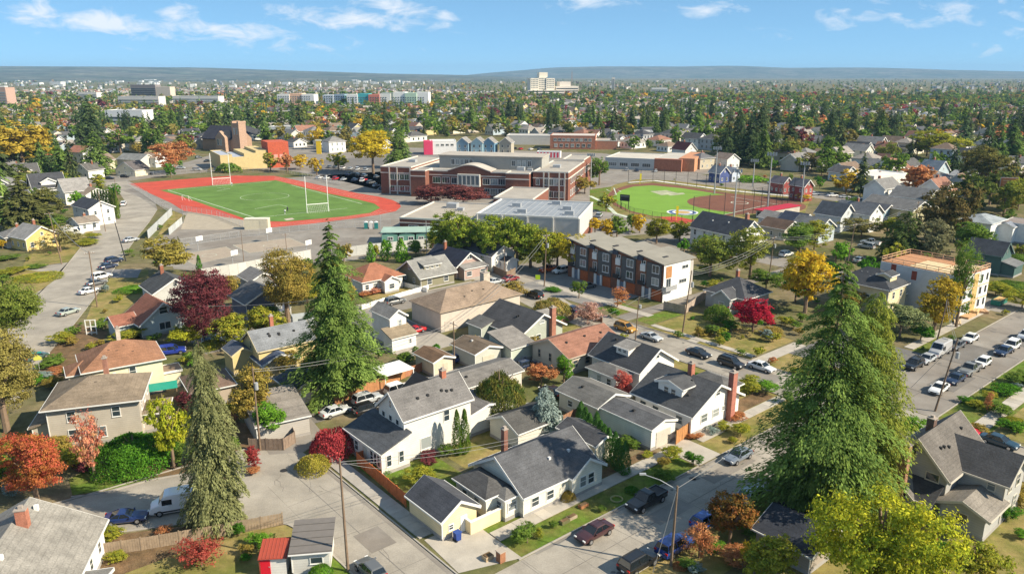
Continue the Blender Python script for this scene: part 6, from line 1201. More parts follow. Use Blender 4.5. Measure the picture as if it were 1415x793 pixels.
def car_meshes(kind):
    if kind in _cm: return _cm[kind]
    L, Wd, st, cb_, ct, belt, rz, wx, wr = CARS[kind]; w = Wd / 2; b = MB(); rings = []
    for (x, zt) in st:
        e = abs(x) / (L / 2); ww = w * (1 - .10 * max(0, e - .75) / .25); zb = .24 + (.10 if e > .95 else 0)
        half = [(.86 * ww, zb), (ww, .42), (ww * 1.0, zt - .16), (ww * .93, zt - .03), (ww * .6, zt + .015)]
        if kind == 'van' and zt > 1.6: half = [(.9 * ww, zb), (ww, .42), (ww, 1.25), (ww * .93, zt - .12), (ww * .78, zt)]
        rings.append([(x, y, z) for y, z in half] + [(x, -y, z) for y, z in half[::-1]])
    n = len(rings[0])
    for rg in rings: b.v += rg
    for i in range(len(rings) - 1):
        for k in range(n):
            k2 = (k + 1) % n; b.f.append((i * n + k, (i + 1) * n + k, (i + 1) * n + k2, i * n + k2))
    b.f.append(tuple(range(n))); b.f.append(tuple((len(rings) - 1) * n + k for k in range(n - 1, -1, -1)))
    out = {'body': b}
    g = MB(); rf = MB(); pl = MB(); dk = MB()
    def frust(mb, x0, x1, X0, X1, z0, z1, w0, w1):
        i = len(mb.v); mb.v += [(x0, -w0, z0), (x1, -w0, z0), (x1, w0, z0), (x0, w0, z0), (X0, -w1, z1), (X1, -w1, z1), (X1, w1, z1), (X0, w1, z1)]
        for q in ((0, 3, 2, 1), (4, 5, 6, 7), (0, 1, 5, 4), (1, 2, 6, 5), (2, 3, 7, 6), (3, 0, 4, 7)): mb.f.append(tuple(i + k for k in q))
    if cb_:
        frust(g, cb_[0], cb_[1], ct[0], ct[1], belt - .06, rz - .04, w * .93, w * .72)
        frust(rf, ct[0] - .05, ct[1] + .06, ct[0] + .12, ct[1] - .1, rz - .045, rz + .03, w * .735, w * .62)
        for s in (-1, 1):
            for (xa, xb) in ((cb_[0], ct[0]), (cb_[1], ct[1]), ((cb_[0] + cb_[1]) / 2 - .1, (ct[0] + ct[1]) / 2)): pl.tube((xa, s * w * .925, belt - .06), (xb, s * w * .72, rz - .03), .05, .04, 4)
        if kind in ('suv',):
            for s in (-1, 1): pl.box(ct[0] + .2, s * w * .6 - .025, rz + .03, ct[1] - .2, s * w * .6 + .025, rz + .1)
        if kind == 'pickup': dk.box(-2.65, -w * .82, 1.0, -.85, w * .82, 1.115); rf.box(-2.76, -w * .95, 1.05, -.8, -w * .83, 1.2); rf.box(-2.76, w * .83, 1.05, -.8, w * .95, 1.2); rf.box(-2.78, -w * .83, .9, -2.66, w * .83, 1.2)
    else:
        frust(g, 1.18, 1.78, 1.12, 1.2, 1.5, 2.34, w * .80, w * .74)
        for s in (-1, 1): g.box(.35, s * (w - .02) - .02, 1.32, 1.4, s * (w - .02) + .03, 1.95)
        dk.box(-2.7, -w - .012, .42, 2.3, -w - .002, .6); dk.box(-2.7, w + .002, .42, 2.3, w + .012, .6)
        rf.box(-2.3, -.5, 2.54, -1.6, .5, 2.62)
    out['cabin_glass'] = g; out['roof'] = rf; out['pillar'] = pl; out['trim'] = dk
    wh = MB().tube((0, -.11, 0), (0, .11, 0), wr, n=14); rm = MB().tube((0, -.125, 0), (0, .125, 0), wr * .62, n=10)
    hl = MB().box(-.05, -.17, -.07, .06, .17, .07); 
    mi = MB(); [mi.box(.62, s * (w + .11) - .09, belt - .02, .76, s * (w + .11) + .09, belt + .13) for s in (-1, 1)]; out['mirror'] = mi
    gr = MB().box(L / 2 - .06, -w * .5, .38, L / 2 + .02, w * .5, .58); out['grille'] = gr
    out = {k: v.mesh(k, {'body': 'paint_car', 'cabin_glass': 'glass_car', 'roof': 'paint_car', 'pillar': 'paint_car', 'trim': 'metal_dark', 'mirror': 'paint_car', 'grille': 'metal_dark'}[k]) for k, v in out.items() if v.f}
    out['wheel'] = wh.mesh('wheel', 'rubber'); out['rim'] = rm.mesh('rim', 'rim'); out['headlight'] = hl.mesh('headlight', 'lamp_white'); out['taillight'] = MB().box(-.05, -.15, -.09, .05, .15, .09).mesh('taillight', 'lamp_red')
    out['plate'] = MB().box(-.015, -.2, -.07, .015, .2, .07).mesh('number_plate', 'lamp_white')
    sh = bpy.data.meshes.new('x') if 0 else None
    # the same car as one small mesh for the distance
    f = MB(); f.v += [tuple(v.co) for v in out['body'].vertices]; f.f += [tuple(p.vertices) for p in out['body'].polygons]; nb = len(f.f)
    for q in ('roof',):
        if q in out: o0 = len(f.v); f.v += [tuple(v.co) for v in out[q].vertices]; f.f += [tuple(o0 + k for k in p.vertices) for p in out[q].polygons]; nb = len(f.f)
    o0 = len(f.v); f.v += [tuple(v.co) for v in out['cabin_glass'].vertices]; f.f += [tuple(o0 + k for k in p.vertices) for p in out['cabin_glass'].polygons]; ng = len(f.f)
    for x in (-wx, wx):
        for s in (-1, 1): f.tube((x, s * w * .93 - .1, wr), (x, s * w * .93 + .1, wr), wr, n=8)
    fm = f.mesh('car_far', 'paint_car'); fm.materials.append(MAT['glass_car']); fm.materials.append(MAT['rubber'])
    for i, p in enumerate(fm.polygons): p.material_index = 0 if i < nb else (1 if i < ng else 2)
    out['far'] = fm; _cm[kind] = out; return out
def car(label, px, py, head, kind, color, near=True, xy=None, group=None, name='car', cat='car'):
    x, y = xy or P(px, py); rz = GA + R({'a+': 0, 'a-': 180, 'b+': 90, 'b-': -90}.get(head, 0)) if isinstance(head, str) else R(head)
    rz += rng.normal(0, .02); M_ = car_meshes(kind); L, Wd, st, *_r, wx, wr = CARS[kind]
    if not near:
        o = ob(name, M_['far'], None, color, (x, y, .02), rz); tag(o, label, cat, group); return o
    root = thing(name, label, cat, (x, y, .035), rz, group)
    for k in ('body', 'cabin_glass', 'roof', 'pillar', 'trim', 'mirror', 'grille'):
        if k in M_: ob(k, M_[k], root, color)
    for sx in (-1, 1):
        for sy in (-1, 1):
            wlo = ob('wheel', M_['wheel'], root, None, (sx * wx, sy * Wd / 2 * .93, wr)); ob('rim', M_['rim'], wlo)
    zt = st[-1][1] + .04
    for s in (-1, 1):
        ob('headlight', M_['headlight'], root, None, (L / 2 - .08, s * Wd * .36, zt + .02)); ob('taillight', M_['taillight'], root, None, (-L / 2 + .02, s * Wd * .38, st[1][1] - .15 if kind != 'van' else 1.1))
    ob('number_plate', M_['plate'], root, None, (-L / 2 - .01, 0, .55))
    return root
CBK, CWH, CSL, CGR, CBL, CDB, CRD = (.012, .012, .014), (.75, .75, .74), (.42, .44, .46), (.12, .125, .13), (.02, .07, .30), (.018, .03, .07), (.50, .015, .02)
for c in [
 ('dark maroon sedan parked at the kerb below the grass verge', 821, 741, 'a-', 'sedan', (.055, .02, .022)), ('black pickup truck parked at the kerb behind the maroon sedan', 893, 697, 'a-', 'pickup', CBK), ('slate blue-grey sedan at the kerb left of the tallest fir', 1019, 635, 'a-', 'sedan', (.16, .19, .24)),
 ('black SUV at the bottom edge left of the street lamp', 882, 783, 'a+', 'suv', CBK), ('blue hatchback SUV parked right behind the street lamp', 932, 760, 'a+', 'suv', (.02, .05, .20)), ('pale blue-white car mostly hidden under the tallest fir', 1042, 688, 'a+', 'suv', (.55, .6, .66)), ('blue car hidden behind the orange-green verge tree', 975, 724, 'a+', 'hatch', CBL),
 ('dark grey hatchback cut by the bottom edge of the bending street', 512, 793, 'b+', 'hatch', CGR), ('navy blue coupe on the shaded street by the pale grey roof', 175, 720, 12, 'coupe', (.012, .03, .12)), ('silver SUV in the alley behind the red maple', 508, 556, 'a+', 'suv', CSL), ('black SUV between the silver SUV and the white house', 510, 570, 'a+', 'suv', CBK), ('silver-white sedan nearest the red maple in the alley', 464, 573, 'a+', 'sedan', (.55, .57, .58)),
 ('white SUV at the end of the alley beside the dark side gable', 551, 542, 'a+', 'suv', CWH), ('bright red coupe in front of the long tan building', 573, 460, 'a-', 'coupe', CRD), ('dark blue sedan on the parking lot behind the red coupe', 545, 440, 'a+', 'sedan', CDB), ('dark grey SUV by the white fence left of the tan building', 546, 420, 'a+', 'suv', CGR), ('blue car half hidden by the brown-roofed double garage', 630, 500, 'a+', 'sedan', (.03, .06, .2)),
 ('silver car in the yard left of the red and white pergola tree', 712, 499, 'a+', 'sedan', CSL), ('dark car right of the silver car in the back yard', 728, 508, 'a+', 'hatch', CDB), ('dark sedan in the shade beside the low cream house', 762, 545, 'b+', 'sedan', CBK), ('mustard-yellow old SUV parked on the cross street', 864, 457, 'b-', 'suv', (.45, .22, .015)), ('silver convertible-like coupe below the mustard SUV', 900, 469, 'b-', 'coupe', CSL), ('black sedan parked on the cross street behind the black SUV', 965, 492, 'b-', 'sedan', CBK), ('black SUV with roof rails on the cross street', 1010, 506, 'b-', 'suv', CBK), ('pale silver sedan driving beside the tallest fir', 1052, 511, 'b-', 'sedan', (.62, .63, .64)),
 ('dark sedan behind the hazy pink shrub tree', 789, 431, 'b+', 'sedan', CDB), ('dark car on the driveway of the townhouses', 812, 398, 'a+', 'sedan', CGR), ('dark red car on the street left of the yellow sign', 706, 388, 'a+', 'sedan', (.22, .02, .03)), ('silver car behind the dark red car by the tan building', 684, 392, 'a+', 'sedan', CSL), ('black car behind the orange-tinted shrub', 738, 411, 'b+', 'suv', CBK), ('orange pickup in the shade of the gymnasium trees', 758, 375, 'a-', 'pickup', (.55, .10, .015)), ('white car beside the orange pickup', 775, 377, 'a-', 'suv', CWH),
 ('white sedan nearest the leaning wooden pole at right', 1297, 541, 'a-', 'sedan', CWH), ('dark blue sedan behind the nearest white sedan', 1319, 528, 'a-', 'sedan', CDB), ('grey pickup between dark sedan and white hatchback at right', 1339, 515, 'a-', 'pickup', (.2, .2, .19)), ('white hatchback behind the grey pickup', 1357, 505, 'a-', 'hatch', CWH), ('dark navy sedan further up the right kerb', 1386, 489, 'a-', 'sedan', CDB), ('white SUV ahead of the dark navy sedan', 1397, 482, 'a-', 'suv', CWH), ('blue-white car at the right edge on the far kerb', 1417, 468, 'a-', 'suv', (.5, .53, .58)),
 ('black pickup at the left kerb opposite the white sedan', 1262, 508, 'a-', 'suv', CBK), ('silver sedan behind the black car at the left kerb', 1280, 500, 'a-', 'sedan', CSL), ('dark car ahead of the pale grey van', 1321, 481, 'a-', 'sedan', CGR), ('white sedan farthest up the left kerb', 1340, 471, 'a-', 'sedan', CWH), ('dark teal sedan on the lower right street', 1380, 615, 'b-', 'sedan', (.015, .04, .06)), ('red car behind the ridge of the grey shingled house', 1330, 598, 'b-', 'sedan', CRD),
 ('royal blue SUV beside the cream two-storey house', 238, 489, 22, 'suv', (.02, .04, .28)), ('white pickup by the yellow-green bushes and lamp pole', 297, 474, 20, 'suv', CWH), ('pale green-grey sedan driving on the left street', 95, 434, 66, 'sedan', (.33, .37, .34)), ('white sedan nearest the tall wooden pole on the left street', 124, 405, 58, 'sedan', CWH), ('grey sedan second in line on the left street', 134, 394, 58, 'sedan', CGR), ('white SUV third in line on the left street', 141, 385, 58, 'suv', CWH), ('dark blue car fourth in line on the left street', 150, 371, 58, 'sedan', CDB), ('dark blue SUV last in line on the left street', 158, 363, 58, 'suv', CDB), ('silver sedan on the left street by the slanted fence', 181, 334, 56, 'sedan', CSL), ('white SUV on the bend beside the columnar screen', 171, 284, 110, 'suv', CWH), ('dark green car behind the yellow street sign', 50, 497, 66, 'hatch', (.05, .09, .08)),
 ('white SUV on the back street beyond the yellow tree', 1086, 354, 'a+', 'suv', CWH), ('white pickup on the lot behind the construction building', 1203, 338, 'b+', 'pickup', CWH), ('silver SUV beside the white pickup behind the construction building', 1197, 343, 'b+', 'suv', CSL), ('silver car by the railing behind the construction building', 1187, 362, 'a+', 'sedan', CSL)]:
    car(c[0], *c[1:])
car('white high-roofed van parked beside the olive spruce', 245, 704, 200, 'van', (.78, .78, .79), name='van', cat='van')
car('pale grey passenger van between silver and dark cars at the left kerb', 1298, 490, 'a-', 'van', (.42, .42, .42), name='van', cat='van')
car('white motorhome parked beside the white garage on the left', 103, 325, 10, 'van', (.75, .75, .73), name='motorhome', cat='motorhome')
fc = 0
for (x0, y0, x1, y1, n, hd) in [(440, 247, 500, 251, 6, 80), (455, 232, 505, 236, 6, 80), (500, 250, 530, 262, 4, 60), (480, 242, 518, 246, 4, 80), (262, 214, 285, 224, 3, 60), (236, 231, 268, 236, 3, 5), (152, 248, 205, 241, 4, 8), (842, 235, 905, 238, 4, 80), (775, 285, 830, 300, 4, 70), (838, 318, 850, 322, 2, 40), (1125, 270, 1190, 276, 4, 0), (700, 206, 745, 208, 5, 60), (1345, 318, 1372, 322, 3, 20), (1370, 355, 1412, 357, 4, 60), (860, 222, 880, 226, 2, 60), (1040, 250, 1085, 258, 3, 10)]:
    for k in range(n):
        px = x0 + (x1 - x0) * (k + .3 * rng.uniform(-1, 1)) / max(1, n - 1); py = y0 + (y1 - y0) * k / max(1, n - 1)
        colr = [CWH, CBK, CSL, CGR, CDB, CRD, CWH, CSL][int(rng.integers(0, 8))]
        nm = {CWH: 'white', CBK: 'black', CSL: 'silver', CGR: 'grey', CDB: 'dark blue', CRD: 'red'}[colr]; kd = ['sedan', 'suv', 'hatch'][int(rng.integers(0, 3))]
        o = car('', px, py, hd + rng.normal(0, 4), kd, colr, near=False, group='cars parked around the school and shops'); auto(o, 'small %s %s parked' % (nm, {'sedan': 'sedan', 'suv': 'SUV', 'hatch': 'hatchback'}[kd]), px, py)

# ------------------------------------------------------------------ poles and wires
TOPS = {}
def pole(key, label, base, topy, leanx=0, lamp=None, arms=1, tr_=False, r=.16, col='wood_pole', name='utility_pole', cat='utility pole', armrot=40):
    x, y = P(*base); h = hgt(base[0], base[1], topy); lx = leanx
    root = thing(name, label, cat, (x, y, 0)); MB().tube((0, 0, 0), (lx, 0, h), r, r * .6, 8).build('pole', col, root)
    TOPS[key] = (x + lx * .95, y, h * .97)
    for k in range(arms):
        z = h - .5 - k * 1.1; c, s = math.cos(R(armrot)), math.sin(R(armrot)); mb = MB()
        mb.tube((lx - c * 1.1, -s * 1.1, z), (lx + c * 1.1, s * 1.1, z), .06, n=4)
        a = mb.build('crossarm', 'wood_pole', root); ins = MB()
        for t in (-.9, -.45, .45, .9): ins.tube((lx + c * t, s * t, z + .05), (lx + c * t, s * t, z + .22), .045, n=5)
        ins.build('insulator', 'white_paint', a)
    if tr_: MB().tube((lx + .3, -.1, h * .74), (lx + .3, -.1, h * .82), .26, n=10).build('transformer', 'metal_grey', root)
    if lamp:
        dx, dy = lamp; z = h - .15; L = math.hypot(dx, dy); mb = MB(); mb.tube((lx, 0, z - .3), (lx + dx * .5, dy * .5, z + .35), .05, n=6); mb.tube((lx + dx * .5, dy * .5, z + .35), (lx + dx, dy, z + .55), .045, n=6)
        la = mb.build('lamp_arm', 'metal_grey', root); MB().box(lx + dx - .3, dy - .14, z + .46, lx + dx + .35, dy + .14, z + .62).build('lamp_head', 'metal_grey', la)
    return root
pole('lamp', 'wooden street lamp post with curved arm over the foreground avenue', (927, 781), 671, .15, (-3.2, 1.6), 0)
pole('p478', 'wooden utility pole standing by the bending street at the bottom', (481, 789), 633, -.1, None, 0)
pole('p360', 'wooden pole with grey transformer beside the left alley yard', (360, 622), 507, 0, None, 0, True)
pole('p280', 'slim lamp pole between the plum tree and yellow-green bushes', (283, 480), 421, 0, (-2.0, .6), 0, r=.11)
pole('p134', 'tall brown wooden pole beside the left street line of cars', (134.5, 424), 347, 0, None, 1)
pole('p85', 'wooden pole in the dry yard before the yellow craftsman house', (85.5, 365), 293, -1.2, None, 1)
pole('p174', 'dark wooden pole leaning beside the left street', (174, 361), 306, -1.5, None, 0, col='metal_dark')
pole('p145', 'street lamp pole before the columnar screen', (146, 320), 264, -.6, (3.0, 0), 0, r=.12)
pole('p163', 'lamp pole at the bend beside the running track corner', (164, 290), 246, 0, (1.5, 0), 0, r=.12)
pole('p1292', 'leaning wooden pole with transformer at the right intersection', (1292, 568), 468, 1.6, None, 0, True, col='wood_pole')
pole('p1292b', 'wooden pole beside the kerb lawn in front of the golden-olive tree', (1294, 474), 413, .8, None, 0)
pole('p627', 'pale pole between the shed and the double garage', (628, 505), 444, 0, None, 1, r=.13, armrot=-50)
pole('p877', 'brown pole at the kerb between mustard SUV and silver coupe', (878, 470), 410, .3, None, 0, True, r=.12)
pole('p942', 'tall dark pole beside the townhouse lawn', (943, 460), 374, 1.0, None, 0, True)
pole('p752', 'wooden pole beside the yellow street sign', (752, 396), 323, .4, None, 1, True)
pole('p696', 'short pole behind the terracotta-walled yard near the white cottage', (697, 384), 342, 0, None, 0, True, r=.13)
pole('p1062', 'pale wooden pole left of the golden-yellow tree', (1062, 388), 326, .4, None, 1, True)
pole('p1172', 'pale wooden pole behind the cream hip-roofed house', (1169, 376), 308, .8, None, 1)
pole('p590', 'pale lamp pole in front of the low brick school wing', (590, 352), 305, 0, None, 0, r=.12, col='metal_grey')
pole('p527', 'slim pale lamp pole right of the court toilets', (527, 335), 297, 0, None, 0, r=.1, col='metal_grey')
pole('p337', 'slim brown pole at the near edge of the sports courts', (337, 362), 318, 0, None, 0, r=.1)
pole('p397', 'slim brown pole in the middle of the sports courts', (396, 345), 322, 0, None, 1, r=.1)
pole('p1340', 'wooden pole with crossarm beside the upper right street', (1262, 330), 278, 0, None, 1)
def wire(a, b, sag=1.0, da=(0, 0), db=(0, 0), r=.016):
    A_ = Vector(a) + Vector((da[0], 0, da[1])); B_ = Vector(b) + Vector((db[0], 0, db[1])); mb = MB(); n = 12; prev = A_
    for i in range(1, n + 1):
        t = i / n; p = A_.lerp(B_, t); p.z -= 4 * sag * t * (1 - t); mb.tube(prev, p, r, n=4); prev = p
    return mb
def cable(label, a, b, n=1, sag=1.0, r=.018, sp=.45):
    mb = MB()
    for k in range(n):
        w_ = wire(a, b, sag + .15 * k, ((k - (n - 1) / 2) * sp, -.25 * k), ((k - (n - 1) / 2) * sp, -.25 * k), r); i = len(mb.v); mb.v += w_.v; mb.f += [tuple(i + q for q in f) for f in w_.f]
    tag(mb.build('overhead_cable', 'wire'), label, 'cable')
cable('overhead wires from the transformer pole across the front of the tall middle fir', TOPS['p360'], TOPS['p627'], 2, 1.4, .03)
cable('overhead wire from the slim lamp pole towards the golden-brown tree', TOPS['p280'], (P(560, 470)[0], P(560, 470)[1], 11), 1, 1.2, .025)
cable('overhead wires from the bending street pole to the yellow garage side', TOPS['p478'], (*P(560, 690)[:2], 4.0), 1, .3, .02)
cable('overhead wires from the bending street pole towards the cream cottage', TOPS['p478'], (*P(760, 640)[:2], 4.6), 2, .6, .02)
cable('guy wire running from the street lamp post down to the verge', TOPS['lamp'], (*P(902, 792), .1), 1, .05, .03)
cable('white service wire from the street lamp across the avenue', TOPS['lamp'], (*P(1090, 650), 9.5), 1, .5, .025)
cable('overhead wires from the tall dark townhouse pole across to the pale pole', TOPS['p942'], TOPS['p1062'], 3, 1.0, .03)
cable('overhead wires from the pale pole to the pole behind the cream house', TOPS['p1062'], TOPS['p1172'], 3, 1.0, .03)
cable('wires from the yellow sign pole over the tan building', TOPS['p752'], TOPS['p627'], 2, 1.6, .03)
cable('wires between the tall dark townhouse pole and the mustard SUV pole', TOPS['p942'], TOPS['p877'], 2, .5, .022)
cable('wires from the mustard SUV pole towards the white cottage', TOPS['p877'], (*P(800, 500), 7), 1, .6, .022)
cable('wires along the left street between its two wooden poles', TOPS['p134'], TOPS['p85'], 2, 1.0, .03)
cable('guy wire from the leaning wooden pole down to the street', TOPS['p1292'], (*P(1259, 536), .1), 1, .05, .03)
cable('wires from the leaning wooden pole to the pole by the golden-olive tree', TOPS['p1292'], TOPS['p1292b'], 2, .6, .025)
cable('wires from the pole behind the cream house toward the upper right street', TOPS['p1172'], TOPS['p1340'], 2, 1.2, .03)
# ------------------------------------------------------------------ fences and walls
def fence(label, pts, h, color, m='wood', step=2.0, name='fence', posts=True, boards=True, base_z=0.0, t=.06):
    root = thing(name, label, 'fence', (*pts[0], 0))
    ox, oy = pts[0]
    for i in range(len(pts) - 1):
        (x0, y0), (x1, y1) = pts[i], pts[i + 1]; L = math.hypot(x1 - x0, y1 - y0); n = max(1, round(L / step)); s = L / n; an = math.atan2(y1 - y0, x1 - x0)
        pm_ = MB()
        if boards:
            nb = 7
            for k in range(nb): pm_.box(.05 + k * (s - .1) / nb, -t / 2 + (k % 2) * .012, .05, .05 + (k + .93) * (s - .1) / nb, t / 2 + (k % 2) * .012, h - (.02 if k % 2 else 0))
        else: pm_.box(.05, -t / 2, .05, s - .05, t / 2, h)
        me = pm_.mesh('fence_panel', m); po = MB().box(-.06, -.06, 0, .06, .06, h + .1).mesh('fence_post', m)
        for k in range(n):
            x, y = x0 - ox + math.cos(an) * s * k, y0 - oy + math.sin(an) * s * k
            f = 1 + rng.uniform(-.12, .12); ob('fence_panel', me, root, tuple(min(1, c * f) for c in color), (x, y, rng.uniform(-.02, .02)), an)
            if posts: ob('fence_post', po, root, tuple(c * .9 for c in color), (x, y, 0), an)
    if posts: ob('fence_post', po, root, color, (x1 - ox, y1 - oy, 0), an)
    return root
ORW = (.52, .15, .05)
fence('orange-red board fence along the sidewalk in front of the white two-storey house', pxs((527, 630), (494, 642), (561, 700)), 1.75, ORW)
fence('orange cedar fence at the head of the alley before the tall middle fir', pxs((463, 560), (530, 536), (560, 522)), 1.9, (.40, .19, .085))
fence('reddish cedar fence continuing past the white canopy to the shed', pxs((556, 523), (620, 500)), 1.6, (.36, .16, .09))
fence('weathered grey-brown fence curving round the left alley yard', pxs((400, 590), (408, 612), (392, 622), (345, 622)), 1.7, (.22, .16, .12))
fence('orange-brown gate fence left of the white garage doors', pxs((376, 572), (392, 566), (415, 556)), 1.8, (.42, .22, .10))
fence('grey weathered fence behind the navy coupe and red maple', pxs((143, 768), (196, 760), (300, 742), (391, 725)), 1.5, (.30, .225, .155))
fence('orange cedar gate between the long garage and the white bungalow', pxs((934, 614), (951, 602)), 2.0, (.48, .23, .09))
fence('brown board fence behind the spruce and the narrow evergreens', pxs((778, 590), (806, 574)), 1.8, (.28, .15, .09))
fence('pale weathered fence at the sunny side of the townhouses', pxs((917, 428), (946, 434), (976, 412)), 1.9, (.40, .32, .26))
fence('brown fence beside the white cottage under the school trees', pxs((672, 372), (700, 386), (712, 380)), 1.9, (.24, .17, .12))
fence('white picket fence round the lawn of the terracotta-roofed house', pxs((500, 428), (556, 410), (592, 400)), 1.1, (.78, .77, .74), 'trim')
fence('white fence between the lawn and the olive bungalow', pxs((549, 394), (590, 404)), 1.1, (.78, .77, .74), 'trim')
fence('white rail fence at the porch of the cream cottage', pxs((728, 707), (790, 672), (828, 655)), 1.3, (.75, .73, .69), 'trim')
fence('tall pale grey screen fence along the sports courts', pxs((280, 388), (330, 380), (400, 366), (430, 360)), 3.0, (.50, .49, .46), 'plain', 2.4, boards=False)
fence('tall pale grey screen fence by the portable classrooms', pxs((480, 355), (520, 350), (600, 342), (650, 352)), 2.8, (.50, .50, .48), 'plain', 2.4, boards=False)
fence('slanted grey slat fence along the left street', pxs((205, 330), (238, 297)), 2.6, (.42, .44, .45), 'plain', 2.4, boards=False)
fence('short grey slat fence by the paved corner of the track', pxs((234, 325), (252, 309)), 2.2, (.44, .46, .46), 'plain', 2.4, boards=False)
fence('brown retaining fence right of the grey-green house', pxs((770, 453), (800, 437), (832, 446)), 1.2, (.22, .13, .09))
fence('low brown fence along the back of the double garages', pxs((735, 478), (772, 462)), 1.3, (.25, .15, .1))
# chain-link fences: posts, rails and woven wire
def chain(label, pts, h, step=3.0, col='metal_grey', wires=8, rp=.05):
    root = thing('chain_link_fence', label, 'fence', (*pts[0], 0)); ox, oy = pts[0]; mesh_ = MB(); rail = MB()
    pm_ = MB().tube((0, 0, 0), (0, 0, h), rp, n=5).mesh('fence_post', col)
    for i in range(len(pts) - 1):
        (x0, y0), (x1, y1) = pts[i], pts[i + 1]; L = math.hypot(x1 - x0, y1 - y0); n = max(1, round(L / step))
        for k in range(n + (i == len(pts) - 2)): ob('fence_post', pm_, root, None, (x0 - ox + (x1 - x0) * k / n, y0 - oy + (y1 - y0) * k / n, 0))
        for z in (.1, h): rail.tube((x0 - ox, y0 - oy, z), (x1 - ox, y1 - oy, z), .035, n=4)
        for k in range(wires): z = h * (k + 1) / (wires + 1); mesh_.tube((x0 - ox, y0 - oy, z), (x1 - ox, y1 - oy, z), .012, n=3)
        m_ = int(L / .45)
        for k in range(m_): mesh_.tube((x0 - ox + (x1 - x0) * k / m_, y0 - oy + (y1 - y0) * k / m_, .1), (x0 - ox + (x1 - x0) * k / m_, y0 - oy + (y1 - y0) * k / m_, h), .010, n=3)
    rail.build('rail', col, root); stuff(mesh_.build('woven_wire', col, root))
    return root
chain('chain-link fence along the near side of the sports courts', pxs((210, 346), (330, 328), (440, 317), (540, 311)), 2.0)
chain('chain-link fence between the left street and the running track', pxs((176, 256), (196, 268), (222, 286), (238, 296)), 2.4)
chain('chain-link fence along the far side of the running track', pxs((165, 246), (240, 241), (330, 237), (400, 240), (470, 256)), 2.0)
chain('chain-link enclosure round the paved corner of the track', pxs((254, 308), (252, 292), (300, 300), (336, 314)), 2.2)
chain('tall black ball field fence along the far street', pxs((868, 254), (902, 251), (950, 256), (1002, 264), (1060, 272), (1096, 277)), 6.0, 6.0, 'metal_dark', 5, .09)
chain('black fence along the near edge of the bright ball field', pxs((848, 284), (876, 297), (914, 304), (956, 308)), 2.4, 4.0, 'metal_dark', 5, .07)
chain('tall black backstop netting behind the dirt infield', pxs((957, 308), (1000, 302), (1040, 296), (1072, 288), (1096, 278)), 9.0, 6.0, 'metal_dark', 5, .10)
# ------------------------------------------------------------------ masts, goals, hoops, signs, small things
def mast(label, base, top, n=4):
    x, y = P(*base); h = hgt(base[0], base[1], top); root = thing('light_mast', label, 'floodlight', (x, y, 0), R(-20), 'sports field floodlights')
    MB().tube((0, 0, 0), (0, 0, h), .3, .16, 8).build('mast', 'metal_grey', root); MB().box(-1.6, -.08, h - .6, 1.6, .08, h - .45).box(-1.6, -.08, h, 1.6, .08, h + .12).build('crossbar', 'metal_grey', root)
    lm = MB().box(-.3, -.3, -.3, .3, .1, .3).mesh('floodlamp', 'metal_grey')
    for k in range(n):
        for z in (h - .5, h + .1): ob('floodlamp', lm, root, None, (-1.4 + 2.8 * k / (n - 1), -.2, z + .2))
for b, t, l in [((1060, 292), 213, 'tall floodlight mast behind the infield backstop'), ((1014, 300), 236, 'floodlight mast nearest the black-roofed white house'), ((1107, 280), 226, 'right-hand floodlight mast beyond the red dugout'), ((987, 268), 205, 'floodlight mast on the far side of the ball field'), ((816, 262), 214, 'floodlight mast at the school side of the ball field'), ((1040, 258), 222, 'far floodlight mast left of the long hedge')]: mast(l, b, t)
def football_goal(label, b0, b1, top):
    (x0, y0), (x1, y1) = P(*b0), P(*b1); h = hgt(b0[0], b0[1], top); root = thing('goal_posts', label, 'goal', (x0, y0, 0), 0, 'football goals'); dx, dy = x1 - x0, y1 - y0
    MB().tube((0, 0, 0), (0, 0, h), .14, n=6).build('upright', 'white_paint', root); MB().tube((dx, dy, 0), (dx, dy, h), .14, n=6).build('upright', 'white_paint', root)
    MB().tube((0, 0, 3), (dx, dy, 3), .13, n=6).build('crossbar', 'white_paint', root)
    ux, uy = dy / math.hypot(dx, dy) * 2.2, -dx / math.hypot(dx, dy) * 2.2; net = MB()
    for k in range(13): t = k / 12; net.tube((dx * t, dy * t, 2.7), (dx * t + ux, dy * t + uy, 0), .02, n=3)
    for k in range(6): t = k / 5; net.tube((ux * t, uy * t, 2.7 * (1 - t)), (dx + ux * t, dy + uy * t, 2.7 * (1 - t)), .02, n=3)
    stuff(net.build('net', 'white_paint', root))
football_goal('white football goal at the near end of the turf field', (424.5, 294.5), (454, 292), 244)
football_goal('white football goal at the far end of the turf field', (294, 256.5), (319, 255), 212)
sg = thing('soccer_goal', 'small white soccer goal lying beside the left touchline', 'goal', (*P(252, 277), 0), R(-30)); MB().tube((0, 0, 0), (0, 0, 2), .06).tube((4, 0, 0), (4, 0, 2), .06).tube((0, 0, 2), (4, 0, 2), .06).tube((0, 0, 2), (0, 1.5, 0), .04).tube((4, 0, 2), (4, 1.5, 0), .04).tube((0, 1.5, 0), (4, 1.5, 0), .05).build('frame', 'white_paint', sg)
